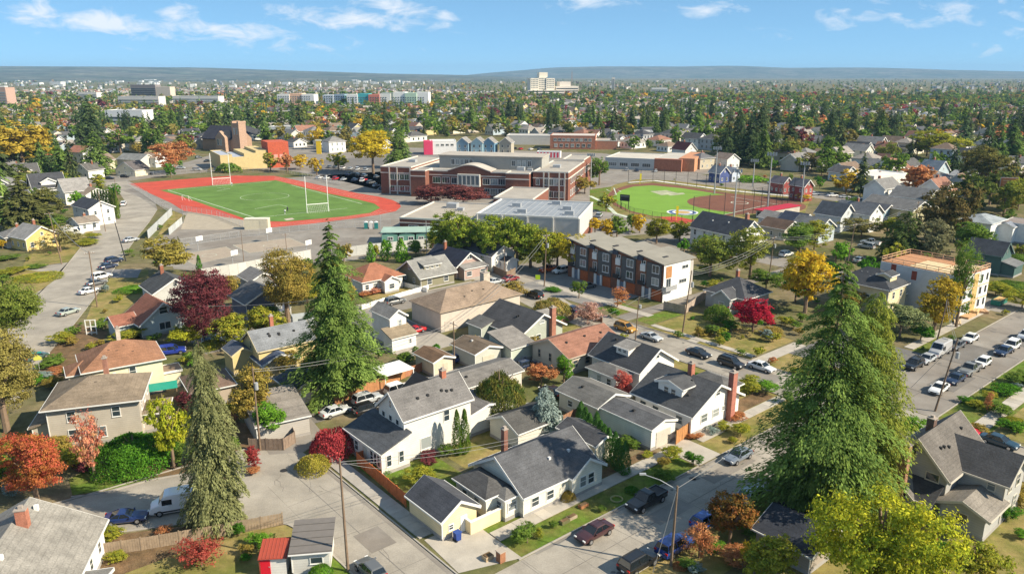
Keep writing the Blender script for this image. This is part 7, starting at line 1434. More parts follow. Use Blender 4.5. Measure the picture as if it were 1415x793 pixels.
for i, (px, py) in enumerate([(274, 346), (322, 367), (370, 334), (424, 352)]):
    x, y = P(px, py); o = thing('basketball_hoop', 'white-backed basketball hoop, ' + ['leftmost on the courts', 'nearest the tall screen fence', 'on the far side beside the track container', 'rightmost on the courts'][i], 'basketball hoop', (x, y, 0), R(-30), 'basketball hoops')
    MB().tube((0, 0, 0), (0, 0, 3.2), .09).tube((0, 0, 3.2), (.9, 0, 3.6), .06).build('post', 'metal_grey', o); MB().box(.9, -1.1, 2.9, .98, 1.1, 4.2).build('backboard', 'white_paint', o); MB().tube((.98, 0, 3.1), (1.4, 0, 3.1), .05).build('rim', 'track_red', o)
x, y = P(752 - 9, 397); o = thing('street_sign', 'fluorescent yellow-green crossing sign on a thin post by the junction', 'sign', (x, y, 0), R(-10)); MB().tube((0, 0, 0), (0, 0, 3.0), .04).build('post', 'metal_grey', o); MB().box(-.55, -.05, 1.9, .55, -.02, 3.0).build('sign_panel', 'plain', o, (.55, .75, .02))
x, y = P(55, 512); o = thing('street_sign', 'yellow diamond and pointed sign under a green street name plate at the left corner', 'sign', (x, y, 0), R(20)); MB().tube((0, 0, 0), (0, 0, 3.4), .05).build('post', 'metal_grey', o); MB().extr([(-.6, 1.9), (.6, 1.9), (.6, 2.4), (0, 2.9), (-.6, 2.4)], 'y', -.08, -.05).build('sign_panel', 'plain', o, (.62, .60, .10)); MB().box(-.7, -.08, 3.1, .7, -.05, 3.4).build('name_plate', 'plain', o, (.02, .30, .28))
x, y = P(127, 462); o = thing('trellis', 'white garden arbour with lattice panes near the left street', 'arbour', (x, y, 0), R(10))
for k in (-.9, 0, .9): MB().box(k - .07, -.07, 0, k + .07, .07, 2.9).build('post', 'white_paint', o)
for z in (.3, 1.5, 2.8): MB().box(-1, -.05, z, 1, .05, z + .14).build('rail', 'white_paint', o)
x, y = P(632, 746); o = thing('wheelie_bin', 'blue wheeled bin beside the pale yellow garage', 'bin', (x, y, 0), GA); MB().extr([(-.3, .08), (.3, .08), (.36, 1.0), (-.36, 1.0)], 'y', -.3, .3).build('body', 'plain', o, (.02, .05, .22)); MB().box(-.4, -.36, 1.0, .38, .36, 1.08).build('lid', 'plain', o, (.02, .06, .26)); MB().tube((-.3, .34, .12), (-.3, -.34, .12), .12).build('wheel', 'rubber', o)
x, y = P(692, 775); o = thing('brick_pillar', 'small brick pillar at the sidewalk corner', 'pillar', (x, y, 0), GA); MB().box(-.35, -.35, 0, .35, .35, 1.2).build('pillar', 'brick', o, (.33, .15, .08)); MB().box(-.42, -.42, 1.2, .42, .42, 1.3).build('cap', 'concrete', o, (.4, .34, .28))
x, y = P(674, 772); o = thing('planter', 'tan stone planter box beside the brick pillar', 'planter', (x, y, 0), GA); MB().box(-.5, -.4, 0, .5, .4, .5).build('box', 'concrete', o, (.42, .32, .2)); MB().box(-.42, -.32, .5, .42, .32, .56).build('soil', 'bare_soil', o)
x, y = P(702, 612); o = thing('garden_chimney', 'terracotta outdoor fireplace with pale flue cap on the shaded patio', 'fireplace', (x, y, 0), GA); MB().tube((0, 0, 0), (0, 0, 1.2), .4, .32).tube((0, 0, 1.2), (0, 0, 2.6), .22, .2).build('body', 'brick', o, (.2, .08, .06)); MB().tube((0, 0, 2.6), (0, 0, 3.1), .2).build('flue', 'metal_grey', o)
for i, (px, py, colr, s) in enumerate([(806, 700, (.36, .16, .07), 'rust-red raised garden bed'), (852, 690, (.3, .28, .12), 'round woven wreath bed'), (790, 716, (.35, .28, .2), 'square tan planter'), (780, 722, (.12, .12, .05), 'small dark potted plant')]):
    x, y = P(px, py); o = thing('garden_bed', s + ' on the grass verge', 'garden bed', (x, y, 0), GA)
    if i == 1:
        for k in range(12): MB().tube((.7 * math.cos(k * .524), .7 * math.sin(k * .524), .1), (.7 * math.cos(k * .524 + .53), .7 * math.sin(k * .524 + .53), .1), .1).build('stone', 'concrete', o, colr)
    else: MB().box(-.6, -.3, 0, .6, .3, .35).build('box', 'wood', o, colr); MB().box(-.52, -.22, .35, .52, .22, .42).build('soil', 'bare_soil', o)
# white canopy, pergola, green tarpaulin roof
x, y = P(535, 531); o = thing('canopy', 'flat white carport canopy at the foot of the tall middle fir', 'canopy', (x, y, 0), GA); MB().box(-1.5, -2, 2.3, 4.0, 2.6, 2.42).build('roof', 'white_paint', o); [MB().box(a, b, 0, a + .12, b + .12, 2.3).build('post', 'white_paint', o) for a, b in ((-1.4, -1.9), (3.8, -1.9), (-1.4, 2.4), (3.8, 2.4))]
x, y = P(646, 545); o = thing('pergola', 'red and white slatted pergola roof beside the round holly tree', 'pergola', (x, y, 0), GA)
for k in range(9): MB().box(-.2, -2.4 + k * .55, 2.7, 4.0, -2.18 + k * .55, 2.8).build('slat', 'plain', o, (.4, .08, .06) if k % 2 else (.7, .62, .58))
[MB().box(a, b, 0, a + .12, b + .12, 2.7).build('post', 'white_paint', o) for a, b in ((0, -2.3), (3.7, -2.3), (0, 2.2), (3.7, 2.2))]
x, y = P(212, 556); o = thing('tarpaulin_roof', 'bright green sheet roof of the lean-to behind the beige two-storey house', 'lean-to', (x, y, 0), R(25)); MB().extr([(-3, 2.4), (3.6, 2.4), (3.6, 2.46), (-3, 2.46)], 'y', -1.6, 1.6).build('roof', 'plain', o, (.02, .30, .21)); [MB().box(a, b, 0, a + .1, b + .1, 2.4).build('post', 'wood', o, (.3, .2, .12)) for a, b in ((-2.9, -1.5), (3.4, -1.5), (-2.9, 1.4), (3.4, 1.4))]
x, y = P(423, 452); o = thing('camper_trailer', 'silver camper trailer with rounded front behind the mustard house', 'trailer', (x, y, 0), R(25)); MB().extr([(-2.6, .5), (2.2, .5), (2.7, 1.2), (2.5, 2.2), (1.9, 2.7), (-2.6, 2.7)], 'y', -1.1, 1.1).build('body', 'plain', o, (.42, .45, .46)); MB().box(-1.6, -1.13, 1.4, .2, -1.105, 2.2).build('window', 'glass', o); MB().tube((0, -1.12, .35), (0, -.9, .35), .35, n=12).build('wheel', 'rubber', o)
x, y = P(389, 440); o = thing('gazebo', 'white-framed garden gazebo between dark house and trailer', 'gazebo', (x, y, 0), R(30)); [MB().box(a, b, 0, a + .12, b + .12, 2.6).build('post', 'white_paint', o) for a, b in ((-1.6, -1.4), (1.6, -1.4), (-1.6, 1.4), (1.6, 1.4))]; MB().extr([(-1.9, 2.6), (0, 3.6), (1.9, 2.6), (0, 3.5)], 'y', -1.6, -1.5).extr([(-1.9, 2.6), (0, 3.6), (1.9, 2.6), (0, 3.5)], 'y', 1.5, 1.6).box(-1.8, -1.6, 2.5, 1.8, -1.5, 2.62).build('frame', 'white_paint', o)
# portable toilets
for i, colr in enumerate([(.02, .20, .20), (.6, .6, .6), (.02, .20, .20)]):
    x, y = P(506 + i * 7, 316); o = thing('portable_toilet', ['teal portable toilet left of the grey one', 'grey portable toilet between two teal ones', 'teal portable toilet right of the grey one'][i] + ' by the track', 'portable toilet', (x, y, 0), .2); MB().box(-.6, -.6, 0, .6, .6, 2.1).build('cabin', 'plain', o, colr); MB().extr([(-.65, 2.1), (.65, 2.1), (0, 2.4)], 'y', -.65, .65).build('roof', 'white_paint', o); MB().box(-.4, -.63, .1, .4, -.605, 1.9).build('door', 'plain', o, tuple(c * .8 for c in colr))
# foul poles, green sign on mast, yellow kiosk
for (px, py, top, lb) in [(884, 255, 240, 'yellow foul pole on the far side of the ball field'), (934, 305, 285, 'yellow foul pole on the near side of the ball field')]:
    x, y = P(px, py); h = hgt(px, py, top); o = thing('foul_pole', lb, 'pole', (x, y, 0)); MB().tube((0, 0, 0), (0, 0, h), .12).build('pole', 'plain', o, (.65, .55, .02)); MB().box(.1, -.05, h * .4, .7, .05, h).build('wing', 'plain', o, (.65, .55, .02))
x, y = P(441, 213); o = thing('price_sign', 'tall yellow sign panel in the lot behind the track', 'sign', (x, y, 0)); MB().box(-1.5, -.3, 0, 1.5, .3, 8.0).build('panel', 'plain', o, (.66, .46, .02)); MB().box(-1.9, -.4, 8.0, 1.9, .4, 9.0).build('cap', 'plain', o, (.6, .58, .4))
x, y = P(474, 203); o = thing('store_sign', 'green and white store sign high on a brown post', 'sign', (x, y, 0)); MB().tube((0, 0, 0), (0, 0, 12), .4).build('post', 'wood_pole', o); MB().box(-3.2, -.3, 10.5, 3.2, .3, 14.5).build('panel', 'plain', o, (.72, .75, .7)); MB().box(-3.0, -.34, 12.6, 3.0, -.305, 14.2).build('band', 'plain', o, (.05, .32, .16))
# people on the turf
def person(label, px, py, shirt, pants, hair, pose=0):
    x, y = P(px, py); me = bpy.data.meshes.new('person')
    V = [(0, 0, .95), (0, 0, 1.2), (0, 0, 1.42), (0, 0, 1.52), (0, .02, 1.68), (-.2, 0, 1.40), (-.27, .05, 1.12), (-.25, .18, .90), (.2, 0, 1.40), (.28, -.04, 1.12), (.24, .12, .92), (-.1, 0, .88), (-.12, .12 * pose, .48), (-.12, -.1 * pose, .06), (-.12, .12 - .1 * pose, .03), (.1, 0, .88), (.12, .06 - .3 * pose, .48), (.12, -.3 * pose, .07), (.12, .14 - .3 * pose, .03)]
    Ed = [(0, 1), (1, 2), (2, 3), (3, 4), (2, 5), (5, 6), (6, 7), (2, 8), (8, 9), (9, 10), (0, 11), (11, 12), (12, 13), (13, 14), (0, 15), (15, 16), (16, 17), (17, 18)]
    me.from_pydata(V, Ed, []); o = bpy.data.objects.new('person', me); COL.objects.link(o); o.location = (x, y, .05)
    o.modifiers.new('skin', 'SKIN'); rad = [.15, .16, .17, .07, .11, .085, .06, .045, .085, .06, .045, .11, .075, .05, .045, .11, .075, .05, .045]
    for i, sv in enumerate(me.skin_vertices[0].data): sv.radius = (rad[i], rad[i]); sv.use_root = i == 0
    s = o.modifiers.new('sub', 'SUBSURF'); s.levels = 1; s.render_levels = 1
    me.materials.append(MAT['plain']); o.color = (*shirt, 1); tag(o, label, 'person')
    MB().prism([(.13 * math.cos(k), .02 + .13 * math.sin(k)) for k in [i * .785 for i in range(8)]], 1.66, 1.84).build('hair', 'plain', o, hair)
    MB().tube((-.11, 0, .92), (-.12, .12 * pose, .5), .13, .1).tube((.11, 0, .92), (.12, .06 - .3 * pose, .5), .13, .1).build('shorts', 'plain', o, pants); return o
person('person in white shirt jogging on the turf near the goal', 394, 296, (.75, .75, .75), (.03, .03, .04), (.04, .03, .02), 1)
person('person in dark clothes beside the one in white on the turf', 397.5, 292.5, (.05, .05, .06), (.05, .05, .06), (.03, .02, .02), .4)
person('person in pale shirt standing under the far goal', 320.5, 257.5, (.7, .7, .68), (.2, .2, .25), (.05, .03, .02), .2)
x, y = P(393, 300.5); o = tag(sheet('field_mat', pxs((392, 303), (404, 301.5), (407, 303.5), (396, 305)), .075, 'concrete', (.5, .4, .34)), 'small pink-tan mat lying near the edge of the turf field', 'mat'); o['kind'] = 'thing'
# ------------------------------------------------------------------ the neighbourhood beyond, filled plot by plot
LAND = [(365, 275, 'the running track'), (655, 245, 'the brick school'), (940, 280, 'the bright ball field'), (312, 185, 'the church tower'), (345, 215, 'the tan store'), (890, 220, 'the strip store'), (600, 200, 'the pink corner shop'), (780, 193, 'the brick office'), (752, 115, 'the hospital tower'),
        (1385, 270, 'the orange billboard'), (1300, 230, 'the pale blue house'), (1255, 172, 'the white store row'), (500, 140, 'the bright apartment blocks'), (205, 130, 'the dark office slab'), (160, 170, 'the white boxy building'), (1000, 215, 'the brown cross-gabled house'), (440, 180, 'the charcoal terraces'), (1097, 250, 'the two red houses'), (70, 215, 'the upper left cream houses'), (1385, 320, 'the long white hall')]
BOUND = interp([(-80, 220), (0, 222), (150, 212), (205, 216), (250, 212), (300, 206), (345, 192), (390, 200), (480, 212), (545, 205), (590, 190), (690, 188), (845, 206), (930, 211), (950, 206), (1000, 214), (1080, 230), (1150, 226), (1200, 226), (1280, 218), (1350, 236), (1500, 240)])
FREE2 = [pxs((1150, 262), (1200, 232), (1420, 250), (1420, 300), (1280, 300)), pxs((-40, 235), (70, 225), (120, 245), (60, 300), (-60, 330)), pxs((1080, 225), (1160, 232), (1290, 262), (1300, 290), (1230, 262), (1120, 245))]
def inside(p, poly):
    x, y = p; c = False; j = len(poly) - 1
    for i in range(len(poly)):
        (xi, yi), (xj, yj) = poly[i], poly[j]
        if (yi > y) != (yj > y) and x < (xj - xi) * (y - yi) / (yj - yi) + xi: c = not c
        j = i
    return c
AUTO += LATE
DISC = []
for o in list(COL.objects):
    if o.parent is None and o.get('category'):
        c = o['category']; r_ = {'house': 10, 'tree': 4, 'conifer': 4, 'building': 16, 'school': 0, 'shop': 14, 'apartments': 26, 'hospital': 60, 'office': 18, 'car': 2.5, 'church': 18}.get(c, 2.5)
        if c in ('shop', 'building', 'apartments', 'hospital', 'office', 'church', 'house', 'hall', 'garage'):
            w = {'shop': (12, 9), 'building': (20, 9), 'apartments': (28, 10), 'hospital': (40, 15), 'office': (18, 11), 'church': (16, 8), 'house': (5, 5)}.get(c, (5, 5)); a = o.rotation_euler[2]
            DISC.append((o.location.x + w[0] * math.cos(a) - w[1] * math.sin(a), o.location.y + w[0] * math.sin(a) + w[1] * math.cos(a), r_))
        else: DISC.append((o.location.x, o.location.y, r_))
GRID = {}
def gadd(x, y, r): GRID.setdefault((int(x // 40), int(y // 40)), []).append((x, y, r))
for d in DISC: gadd(*d)
def clear(x, y, r):
    gx, gy = int(x // 40), int(y // 40)
    for i in range(gx - 2, gx + 3):
        for j in range(gy - 2, gy + 3):
            for (a, b, q) in GRID.get((i, j), ()):
                if (a - x) ** 2 + (b - y) ** 2 < (q + r) ** 2: return False
    return True
SCH = pxs((165, 255), (430, 236), (560, 228), (835, 236), (835, 330), (640, 348), (590, 345), (400, 372), (232, 374), (250, 300))
BALLF = pxs((820, 262), (870, 250), (940, 250), (1105, 275), (1060, 300), (960, 315), (870, 305))
def allowed(x, y):
    px, py = Q(x, y)
    if not -70 < px < 1485: return False
    return py < BOUND(px)
# house prototypes whose parts are shared by the copies
WALLC = [((.74, .73, .70), 'white'), ((.70, .66, .54), 'cream'), ((.50, .45, .38), 'tan'), ((.40, .42, .44), 'grey'), ((.40, .48, .54), 'blue-grey'), ((.60, .50, .26), 'yellow'), ((.72, .70, .66), 'off-white'), ((.30, .33, .27), 'olive')]
ROOFC = [((.10, .098, .098), 'dark-roofed'), ((.20, .195, .19), 'grey-roofed'), ((.20, .145, .11), 'brown-roofed'), ((.06, .062, .07), 'black-roofed'), ((.27, .14, .10), 'red-brown-roofed'), ((.28, .25, .22), 'pale-roofed')]
protos = []
for k, blks in enumerate([[B(0, 0, 8, 11, 3.4, 'gb', .65)], [B(0, 0, 11, 8.5, 3.2, 'ga', .55), B(6, -2, 4, 4, 3.0, 'gb', .6)], [B(0, 0, 9, 10, 5.6, 'hip', .5)], [B(0, 0, 8, 12, 5.4, 'gb', .7), B(.5, -2.2, 7, 2.2, 2.8, 'sy+', .25, .3)], [B(0, 0, 12, 9, 3.2, 'hip', .5)], [B(0, 0, 9, 9, 3.6, 'ga', .8), B(2.5, .6, 4, 4, 5.2, 'gb', .5, .3, z0=3.8)]]):
    wm_, tm = MB(), MB(); rms = []
    for b in blks: block_wall(wm_, b); rms.append(block_roof(b, tm).mesh('roof', 'shingle'))
    wi = MB(); b = blks[0]
    for zs in ((1.0,) if b['h'] < 5 else (1.0, 3.6)):
        for u in (.2, .5, .8):
            wi.box(b['x'] + u * b['dx'] - .5, b['y'] - .05, zs, b['x'] + u * b['dx'] + .5, b['y'] - .01, zs + 1.4)
            wi.box(b['x'] - .05, b['y'] + u * b['dy'] - .5, zs, b['x'] - .01, b['y'] + u * b['dy'] + .5, zs + 1.4)
    ch_ = MB().box(b['dx'] * .6, b['dy'] * .55, b['h'], b['dx'] * .6 + .8, b['dy'] * .55 + .7, b['h'] + b['p'] * min(b['dx'], b['dy']) / 2 + .9)
    protos.append((wm_.mesh('wall', 'siding'), rms, tm.mesh('bargeboard', 'trim'), wi.mesh('window', 'glass'), ch_.mesh('chimney', 'brick')))
KIND = ['gabled', 'long', 'two-storey', 'tall gabled', 'low hip-roofed', 'dormered']
cand = []
for i in range(-64, 80):
    for j in range(-10, 105):
        a = 60 + i * 14.5 + rng.uniform(-2, 2); b_ = 40 + j * 23 + (6 if j % 2 else -5) + rng.uniform(-2.5, 2.5)
        x, y = W(a, b_)
        if y < 120 or i % 9 == 0: continue
        if (allowed(x, y) or any(inside((x, y), f) for f in FREE2)) and clear(x + 2, y + 6, 7): cand.append((x, y))
cand.sort(key=lambda p: p[0] ** 2 + p[1] ** 2)
near_h = [c for c in cand if math.hypot(*c) < 1500][:215]; far_h = cand[len(near_h):]
for (x, y) in near_h:
    k = int(rng.integers(0, 6)); wc, wn_ = WALLC[int(rng.choice(8, p=[.3, .16, .1, .12, .08, .06, .14, .04]))]; rc, rn = ROOFC[int(rng.choice(6, p=[.27, .22, .17, .15, .10, .09]))]
    wm_, rms, tm, wi, ch_ = protos[k]; rz = R(40 + (90 if rng.uniform() < .35 else 0) + rng.normal(0, 2)); sc_ = rng.uniform(1.0, 1.28)
    root = thing('house', '', 'house', (x, y, 0), rz, 'houses of the neighbourhood beyond the school'); root.scale = (sc_, sc_, sc_ * rng.uniform(.92, 1.1))
    ob('wall', wm_, root, wc); [ob('roof', m_, root, rc) for m_ in rms]; ob('bargeboard', tm, root, WHITE); stuff(ob('window', wi, root))
    if rng.uniform() < .4: ob('chimney', ch_, root, BRICK)
    gadd(x + 2, y + 6, 8); px, py = Q(x, y, 3); auto(root, '%s %s %s house' % (rn, wn_, KIND[k]), px, py)
# trees one by one
TCOL = [(GRN, 'green', .36), (((.11, .15, .03), (.23, .23, .045)), 'yellow-green', .22), (((.11, .105, .03), (.22, .18, .05)), 'brown-green', .20), (((.19, .155, .03), (.29, .22, .045)), 'golden', .07), (RUST, 'rust-orange', .045), (GOLD, 'yellow', .03), (RED, 'red', .015), (PLUM, 'purple', .035), (((.05, .075, .02), (.10, .12, .03)), 'dark green', .16)]
cc_ = sum(t[2] for t in TCOL); tp = [t[2] / cc_ for t in TCOL]
cl_, cf_ = [], []
Rt = np.random.default_rng(5)
tries = Rt.uniform(size=(90000, 2))
for (u1, u2) in tries:
    d = math.sqrt(200 ** 2 + (1650 ** 2 - 200 ** 2) * u1 ** 1.15); w_ = (u2 - .5) * 1.44 * d
    x, y = w_, d
    ok = allowed(x, y) or any(inside((x, y), f) for f in FREE2)
    if not ok: continue
    wide = 4.7 if d < 750 else 7.0
    if not clear(x, y, wide): continue
    gadd(x, y, 2.6); con = Rt.uniform() < ((.30 if d < 700 else .22) + .14 * math.sin(x * .013) * math.sin(y * .009 + 1))
    (cf_ if con else cl_).append((x, y))
key = lambda p: p[0] ** 2 + p[1] ** 2
cl_.sort(key=key); cf_.sort(key=key)
NL, NC = 150, 230
for (x, y) in cl_[:NL]:
    i = int(Rt.choice(len(TCOL), p=tp)); cols, nm, _ = TCOL[i]; h = 6.0 + 10 * Rt.uniform() ** 1.3; w = h * Rt.uniform(.8, 1.15)
    o = tree('tree', '', x, y, h, w, ('leafy', 'mid', int(Rt.integers(0, 10))), *cols, group='leafy trees of the neighbourhood'); px, py = Q(x, y, h / 2); auto(o, '%s %s tree' % ('large' if h > 11 else ('small' if h < 7.5 else 'mid-sized'), nm), px, py)
for (x, y) in cf_[:NC]:
    h = 9 + 19 * Rt.uniform() ** 1.2; w = h * Rt.uniform(.36, .6); f = Rt.uniform(.8, 1.3); cols = (FIRD, FIR, ((.05, .075, .03), (.10, .12, .045)))[int(Rt.integers(0, 3))]
    kd = ('fir', 'spruce', 'cedar')[int(Rt.choice(3, p=[.6, .15, .25]))]
    o = tree('conifer_tree', '', x, y, h, w, (kd, 'mid', int(Rt.integers(0, 4))), *[tuple(c * f for c in q) for q in cols], cat='conifer', group='conifers of the neighbourhood'); px, py = Q(x, y, h / 2); auto(o, '%s %s conifer' % ('tall' if h > 20 else ('short' if h < 13 else 'middle-height'), 'broad dark' if kd == 'cedar' else ('slender dark' if w / h < .37 else 'dark')), px, py)
# planting round the nearer houses: clear of roads, walls and cars
RECT = []
for o in list(COL.objects):
    if o.parent is None and o.get('category') in ('house', 'garage', 'shed', 'building', 'townhouses', 'school', 'gym', 'hall', 'classroom', 'container', 'dugout', 'office', 'shop'):
        xs, ys = [], []
        for ch_ in o.children:
            if ch_.type == 'MESH' and ch_.name.split('.')[0] in ('wall', 'roof', 'facade', 'body', 'plinth', 'classroom_bay', 'brick_side', 'side_wall', 'rear_block'):
                for c in ch_.bound_box: xs.append(c[0]); ys.append(c[1])
        if xs: RECT.append((o.location.x, o.location.y, math.cos(o.rotation_euler[2]), math.sin(o.rotation_euler[2]), min(xs), max(xs), min(ys), max(ys)))
HBB = [(min(p[0] for p in q), max(p[0] for p in q), min(p[1] for p in q), max(p[1] for p in q), q) for q in HARD]
def free_spot(x, y, m):
    for (a0, a1, b0, b1, q) in HBB:
        if a0 < x < a1 and b0 < y < b1 and inside((x, y), q): return False
    for (ox, oy, c, s, x0, x1, y0, y1) in RECT:
        dx, dy = x - ox, y - oy; lx, ly = dx * c + dy * s, -dx * s + dy * c
        if x0 - m < lx < x1 + m and y0 - m < ly < y1 + m: return False
    return True
FGL = [(575, 600, 'the white two-storey house'), (740, 660, 'the cream cottage'), (975, 560, 'the white black-roofed bungalow'), (640, 425, 'the long tan building'), (720, 440, 'the grey-green house'), (810, 480, 'the beige stucco house'), (880, 490, 'the white black-gabled cottage'), (590, 375, 'the olive bungalow'), (520, 380, 'the terracotta-roofed house'), (680, 345, 'the charcoal-roofed white cottage'), (880, 375, 'the brick townhouses'), (1005, 315, 'the tall black-roofed house'), (1045, 410, 'the grey cross-gabled house'), (1210, 400, 'the cream hip-roofed house'), (1300, 400, 'the construction building'),
       (1150, 300, 'the blue-grey house cluster'), (390, 480, 'the mustard house'), (170, 505, 'the cream two-storey house'), (120, 555, 'the beige two-storey house'), (210, 430, 'the blue-grey cottage'), (30, 325, 'the yellow craftsman house'), (100, 290, 'the white two-storey left house'), (1305, 650, 'the grey shingled house'), (1380, 560, 'the right sidewalk garden'), (60, 740, 'the pale grey roof'), (300, 770, 'the back-yard board fence'), (610, 700, 'the pale yellow garage'), (320, 350, 'the sports courts'), (1385, 350, 'the dark green gabled house'), (160, 225, 'the upper left bungalows'), (1260, 270, 'the zigzag-roofed building'), (220, 310, 'the slanted slat fence'), (1000, 270, 'the ball field')]
SPC = [(GRN, 'green', .3), (HEDGE, 'dark green', .2), (YGR, 'yellow-green', .2), (BRNG, 'brown-green', .14), (BRIGHT, 'bright green', .07), (RUST, 'rust', .05), (BLUE, 'grey-green', .04)]
ns = nt = 0
for k in range(9000):
    px, py = Rt.uniform(0, 1415), 232 + 545 * Rt.uniform() ** 1.15
    if py > 560 and 380 < px < 650: continue
    x, y = P(px, py); big = Rt.uniform() < .5 and py < 440 and not (px < 270 and py > 305)
    if inside((x, y), SCH) or inside((x, y), BALLF) or not free_spot(x, y, 1.0 if not big else 1.8) or not clear(x, y, -.6 if not big else .4): continue
    if big and nt < 62:
        nt += 1; h = Rt.uniform(3.2, 7.5); i = int(Rt.integers(0, 5)); cols, nm, _ = SPC[i]; gadd(x, y, 2.4)
        o = tree('tree', '', x, y, h, h * Rt.uniform(.7, 1.05), ('leafy', 'mid' if py < 420 else 'near', int(Rt.integers(0, 10))), *cols, group='small garden trees'); desc = 'small %s garden tree' % nm
    elif ns < 255:
        ns += 1; h = Rt.uniform(.6, 2.3); i = int(Rt.choice(len(SPC), p=[q[2] for q in SPC])); cols, nm, _ = SPC[i]; gadd(x, y, 1.5)
        o = tree('bush', '', x, y, h, h * Rt.uniform(1.0, 1.9), ('leafy', 'mid' if py < 520 else 'near', int(Rt.integers(0, 10))), *cols, cat='bush', group='garden bushes'); desc = '%s %s garden bush' % ('low' if h < 1.1 else ('rounded' if h < 1.7 else 'tall'), nm)
    else: continue
    AUTO.append((o, desc, px, py - 4, FGL))
# everything farther off reads as one mass of trees and one of roofs
mat_fp = bpy.data.materials.new('far_paint'); mat_fp.use_nodes = True; _n = mat_fp.node_tree.nodes; _at = _n.new('ShaderNodeAttribute'); _at.attribute_name = 'leafcol'
mat_fp.node_tree.links.new(_at.outputs['Color'], _n['Principled BSDF'].inputs['Base Color']); _n['Principled BSDF'].inputs['Roughness'].default_value = .9; MAT['far_paint'] = mat_fp
VS, CS = [], []
lowL = [broadleaf(40 + k, 130, 26, .2, lobes=5, flat=.9) for k in range(4)]; lowC = [conifer(60 + k, 40, 4, .085, r0=.2, base=.03) for k in range(3)]
vlL = [broadleaf(80 + k, 36, 16, .36, lobes=4, flat=.9) for k in range(4)]; vlC = [conifer(90 + k, 16, 2, .17, r0=.2, base=.02) for k in range(3)]
def far_tree(x, y, con, d):
    if con:
        v, c = (lowC if d < 1100 else vlC)[int(Rt.integers(0, 3))]; h = Rt.uniform(8, 20); s = np.array([h * Rt.uniform(.8, 1.15)] * 2 + [h]); z0 = 0; cols = (FIRD, FIR)[int(Rt.integers(0, 2))]
    else:
        v, c = (lowL if d < 1100 else vlL)[int(Rt.integers(0, 4))]; h = Rt.uniform(5.5, 11) if Rt.uniform() < .8 else Rt.uniform(11, 17); w = h * Rt.uniform(.45, .65); s = np.array([w, w, h * .42]); z0 = h * .56; cols = TCOL[int(Rt.choice(len(TCOL), p=tp))][0]
    a = Rt.uniform(0, 6.28); rot_ = np.array([[math.cos(a), -math.sin(a), 0], [math.sin(a), math.cos(a), 0], [0, 0, 1]])
    vv = (v * s) @ rot_.T + np.array([x, y, z0]); cc = FB * (np.array(cols[0]) * (1 - c[:, :1]) + np.array(cols[1]) * c[:, :1]) * c[:, 1:2]
    VS.append(vv); CS.append(cc)
for p in cl_[NL:]: far_tree(*p, False, math.hypot(*p))
for p in cf_[NC:]: far_tree(*p, True, math.hypot(*p))
for k in range(4200):
    d = 1650 + (6200 - 1650) * Rt.uniform() ** 1.5; x = (Rt.uniform() - .5) * 1.5 * d
    px, py = Q(x, d)
    if px < 520 and d > 2600 and Rt.uniform() < .55: continue
    far_tree(x, d, Rt.uniform() < .25, d)
stuff(ob('far_trees', leaf_mesh('far_trees', np.concatenate(VS), np.concatenate(CS), 'leaves_far', 'leafcol')))
fv, ff, fcol = [], [], []
def far_house(x, y, rz, w, d, h, p, wc, rc):
    c, s = math.cos(rz), math.sin(rz); i = len(fv)
    for (a, b, z) in [(0, 0, 0), (w, 0, 0), (w, d, 0), (0, d, 0), (0, 0, h), (w, 0, h), (w, d, h), (0, d, h), (w / 2, -.3, h + p), (w / 2, d + .3, h + p), (-.5, -.5, h - .2), (w + .5, -.5, h - .2), (w + .5, d + .5, h - .2), (-.5, d + .5, h - .2)]: fv.append((x + a * c - b * s, y + a * s + b * c, z))
    for q, cl in (((0, 1, 5, 4), wc), ((1, 2, 6, 5), wc), ((2, 3, 7, 6), wc), ((3, 0, 4, 7), wc), ((4, 5, 8), wc), ((6, 7, 9), wc), ((11, 12, 9, 8), rc), ((10, 8, 9, 13), rc)): ff.append(tuple(i + k for k in q)); fcol.append(cl)
for (x, y) in far_h: far_house(x, y, R(40 + (90 if Rt.uniform() < .4 else 0)), Rt.uniform(9, 13), Rt.uniform(10, 14), Rt.uniform(3.6, 6.6), Rt.uniform(2.0, 4.0), WALLC[int(Rt.integers(0, 8))][0], ROOFC[int(Rt.integers(0, 6))][0])
for k in range(420):
    d = 1500 + 4200 * Rt.uniform() ** 1.4; x = (Rt.uniform() - .5) * 1.5 * d; big = Rt.uniform() < .05; w = Rt.uniform(20, 60) if big else Rt.uniform(8, 14)
    far_house(x, d, R(Rt.uniform(0, 90)), w, w * .8, Rt.uniform(5, 9), .3 if big else 3, tuple(c * .7 for c in WALLC[int(Rt.integers(0, 8))][0]), (.36, .35, .34) if big else ROOFC[int(Rt.integers(0, 6))][0])
me = bpy.data.meshes.new('far_houses'); me.from_pydata(fv, [], ff); at = me.attributes.new('leafcol', 'FLOAT_COLOR', 'FACE'); at.data.foreach_set('color', np.array([(*c, 1) for c in fcol], dtype=np.float32).reshape(-1)); me.materials.append(mat_fp)
stuff(ob('far_houses', me))
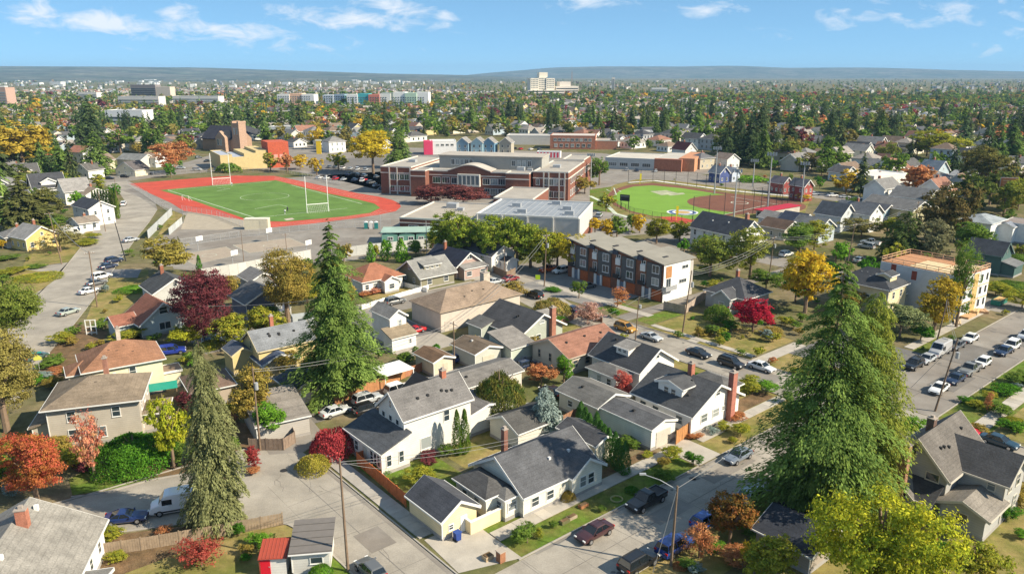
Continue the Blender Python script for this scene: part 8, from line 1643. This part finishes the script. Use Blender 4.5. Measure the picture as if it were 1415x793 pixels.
# pale warehouses on the valley floor at the left
fv, ff, fcol = [], [], []
for k in range(95):
    px = Rt.uniform(-20, 560); py = Rt.choice([Rt.uniform(111, 118), Rt.uniform(114, 127)]); x, y = P(px, py); w = Rt.uniform(.8, 3.4) / 1050 * y * Rt.uniform(1, 5)
    c = Rt.uniform(.45, .8); far_house(x, y, R(Rt.uniform(-8, 8)), w, w * .7, Rt.uniform(7, 14), .2, (c, c, c * .97), (c * .95, c * .95, c * .95))
for k in range(90):
    px = Rt.uniform(100, 170) if k < 50 else Rt.uniform(400, 450); x = (px - 707.5) / FPX * 7600; y = 7600 + Rt.uniform(-150, 150); z_ = CAMZ + (HORIZON - (101.5 + Rt.uniform(0, 4) if k < 50 else 104)) / FPX * y
    i0 = len(fv); far_house(x, y, 0, Rt.uniform(18, 40), 20, 12, 3, (.7, .7, .68), (.5, .48, .46))
    for q in range(i0, len(fv)): fv[q] = (fv[q][0], fv[q][1], fv[q][2] + z_ - 10)
me = bpy.data.meshes.new('valley_buildings'); me.from_pydata(fv, [], ff); at = me.attributes.new('leafcol', 'FLOAT_COLOR', 'FACE'); at.data.foreach_set('color', np.array([(*c, 1) for c in fcol], dtype=np.float32).reshape(-1)); me.materials.append(mat_fp)
stuff(ob('valley_buildings', me))
x, y = P(790, 121.5); tw = thing('lattice_mast', 'thin reddish lattice mast on the skyline right of the hospital', 'mast', (x, y, 0))
for k in range(4): MB().tube((math.cos(k * 1.57) * 5, math.sin(k * 1.57) * 5, 0), (0, 0, 62), .6, .3, 4).build('leg', 'plain', tw, (.4, .25, .2))
# haze
hz = MB().box(-16100, -300, -16, 16100, 16100, 215).mesh('haze'); hm = bpy.data.materials.new('haze'); hm.use_nodes = True; hm.node_tree.nodes.clear()
_o = hm.node_tree.nodes.new('ShaderNodeOutputMaterial'); _v = hm.node_tree.nodes.new('ShaderNodeVolumePrincipled'); _v.inputs['Color'].default_value = (.40, .68, 1, 1); _v.inputs['Density'].default_value = HAZE; _v.inputs['Anisotropy'].default_value = 0
hm.node_tree.links.new(_v.outputs[0], _o.inputs['Volume']); hz.materials.append(hm); stuff(ob('haze', hz))
# labels of the things found by rule: landmark, side, order
byl = {}
ORD = ['leftmost', 'second', 'third', 'fourth', 'fifth', 'sixth', 'seventh', 'eighth', 'ninth', 'tenth', 'eleventh', 'twelfth', 'thirteenth', 'fourteenth', 'fifteenth', 'sixteenth', 'seventeenth', 'eighteenth', 'nineteenth', 'twentieth']
for (o, d, px, py, *lm) in AUTO:
    L = min(lm[0] if lm else LAND, key=lambda l: (l[0] - px) ** 2 + ((l[1] - py) * 2.2) ** 2); dx, dy = px - L[0], py - L[1]
    if abs(dx) < 30: rel = 'behind' if dy < 0 else 'in front of'
    elif abs(dy) < 9: rel = 'left of' if dx < 0 else 'right of'
    else: rel = ('behind, left of' if dx < 0 else 'behind, right of') if dy < 0 else ('before, left of' if dx < 0 else 'before, right of')
    byl.setdefault('%s %s %s' % (d, rel, L[2]), []).append((px, o))
for lb, items in byl.items():
    items.sort(key=lambda t: t[0]); n = len(items)
    for i, (_, o) in enumerate(items): o['label'] = lb if n == 1 else '%s, %s' % (lb, 'leftmost' if i == 0 else ('rightmost' if i == n - 1 else ORD[min(i, 19)] + ' from left'))
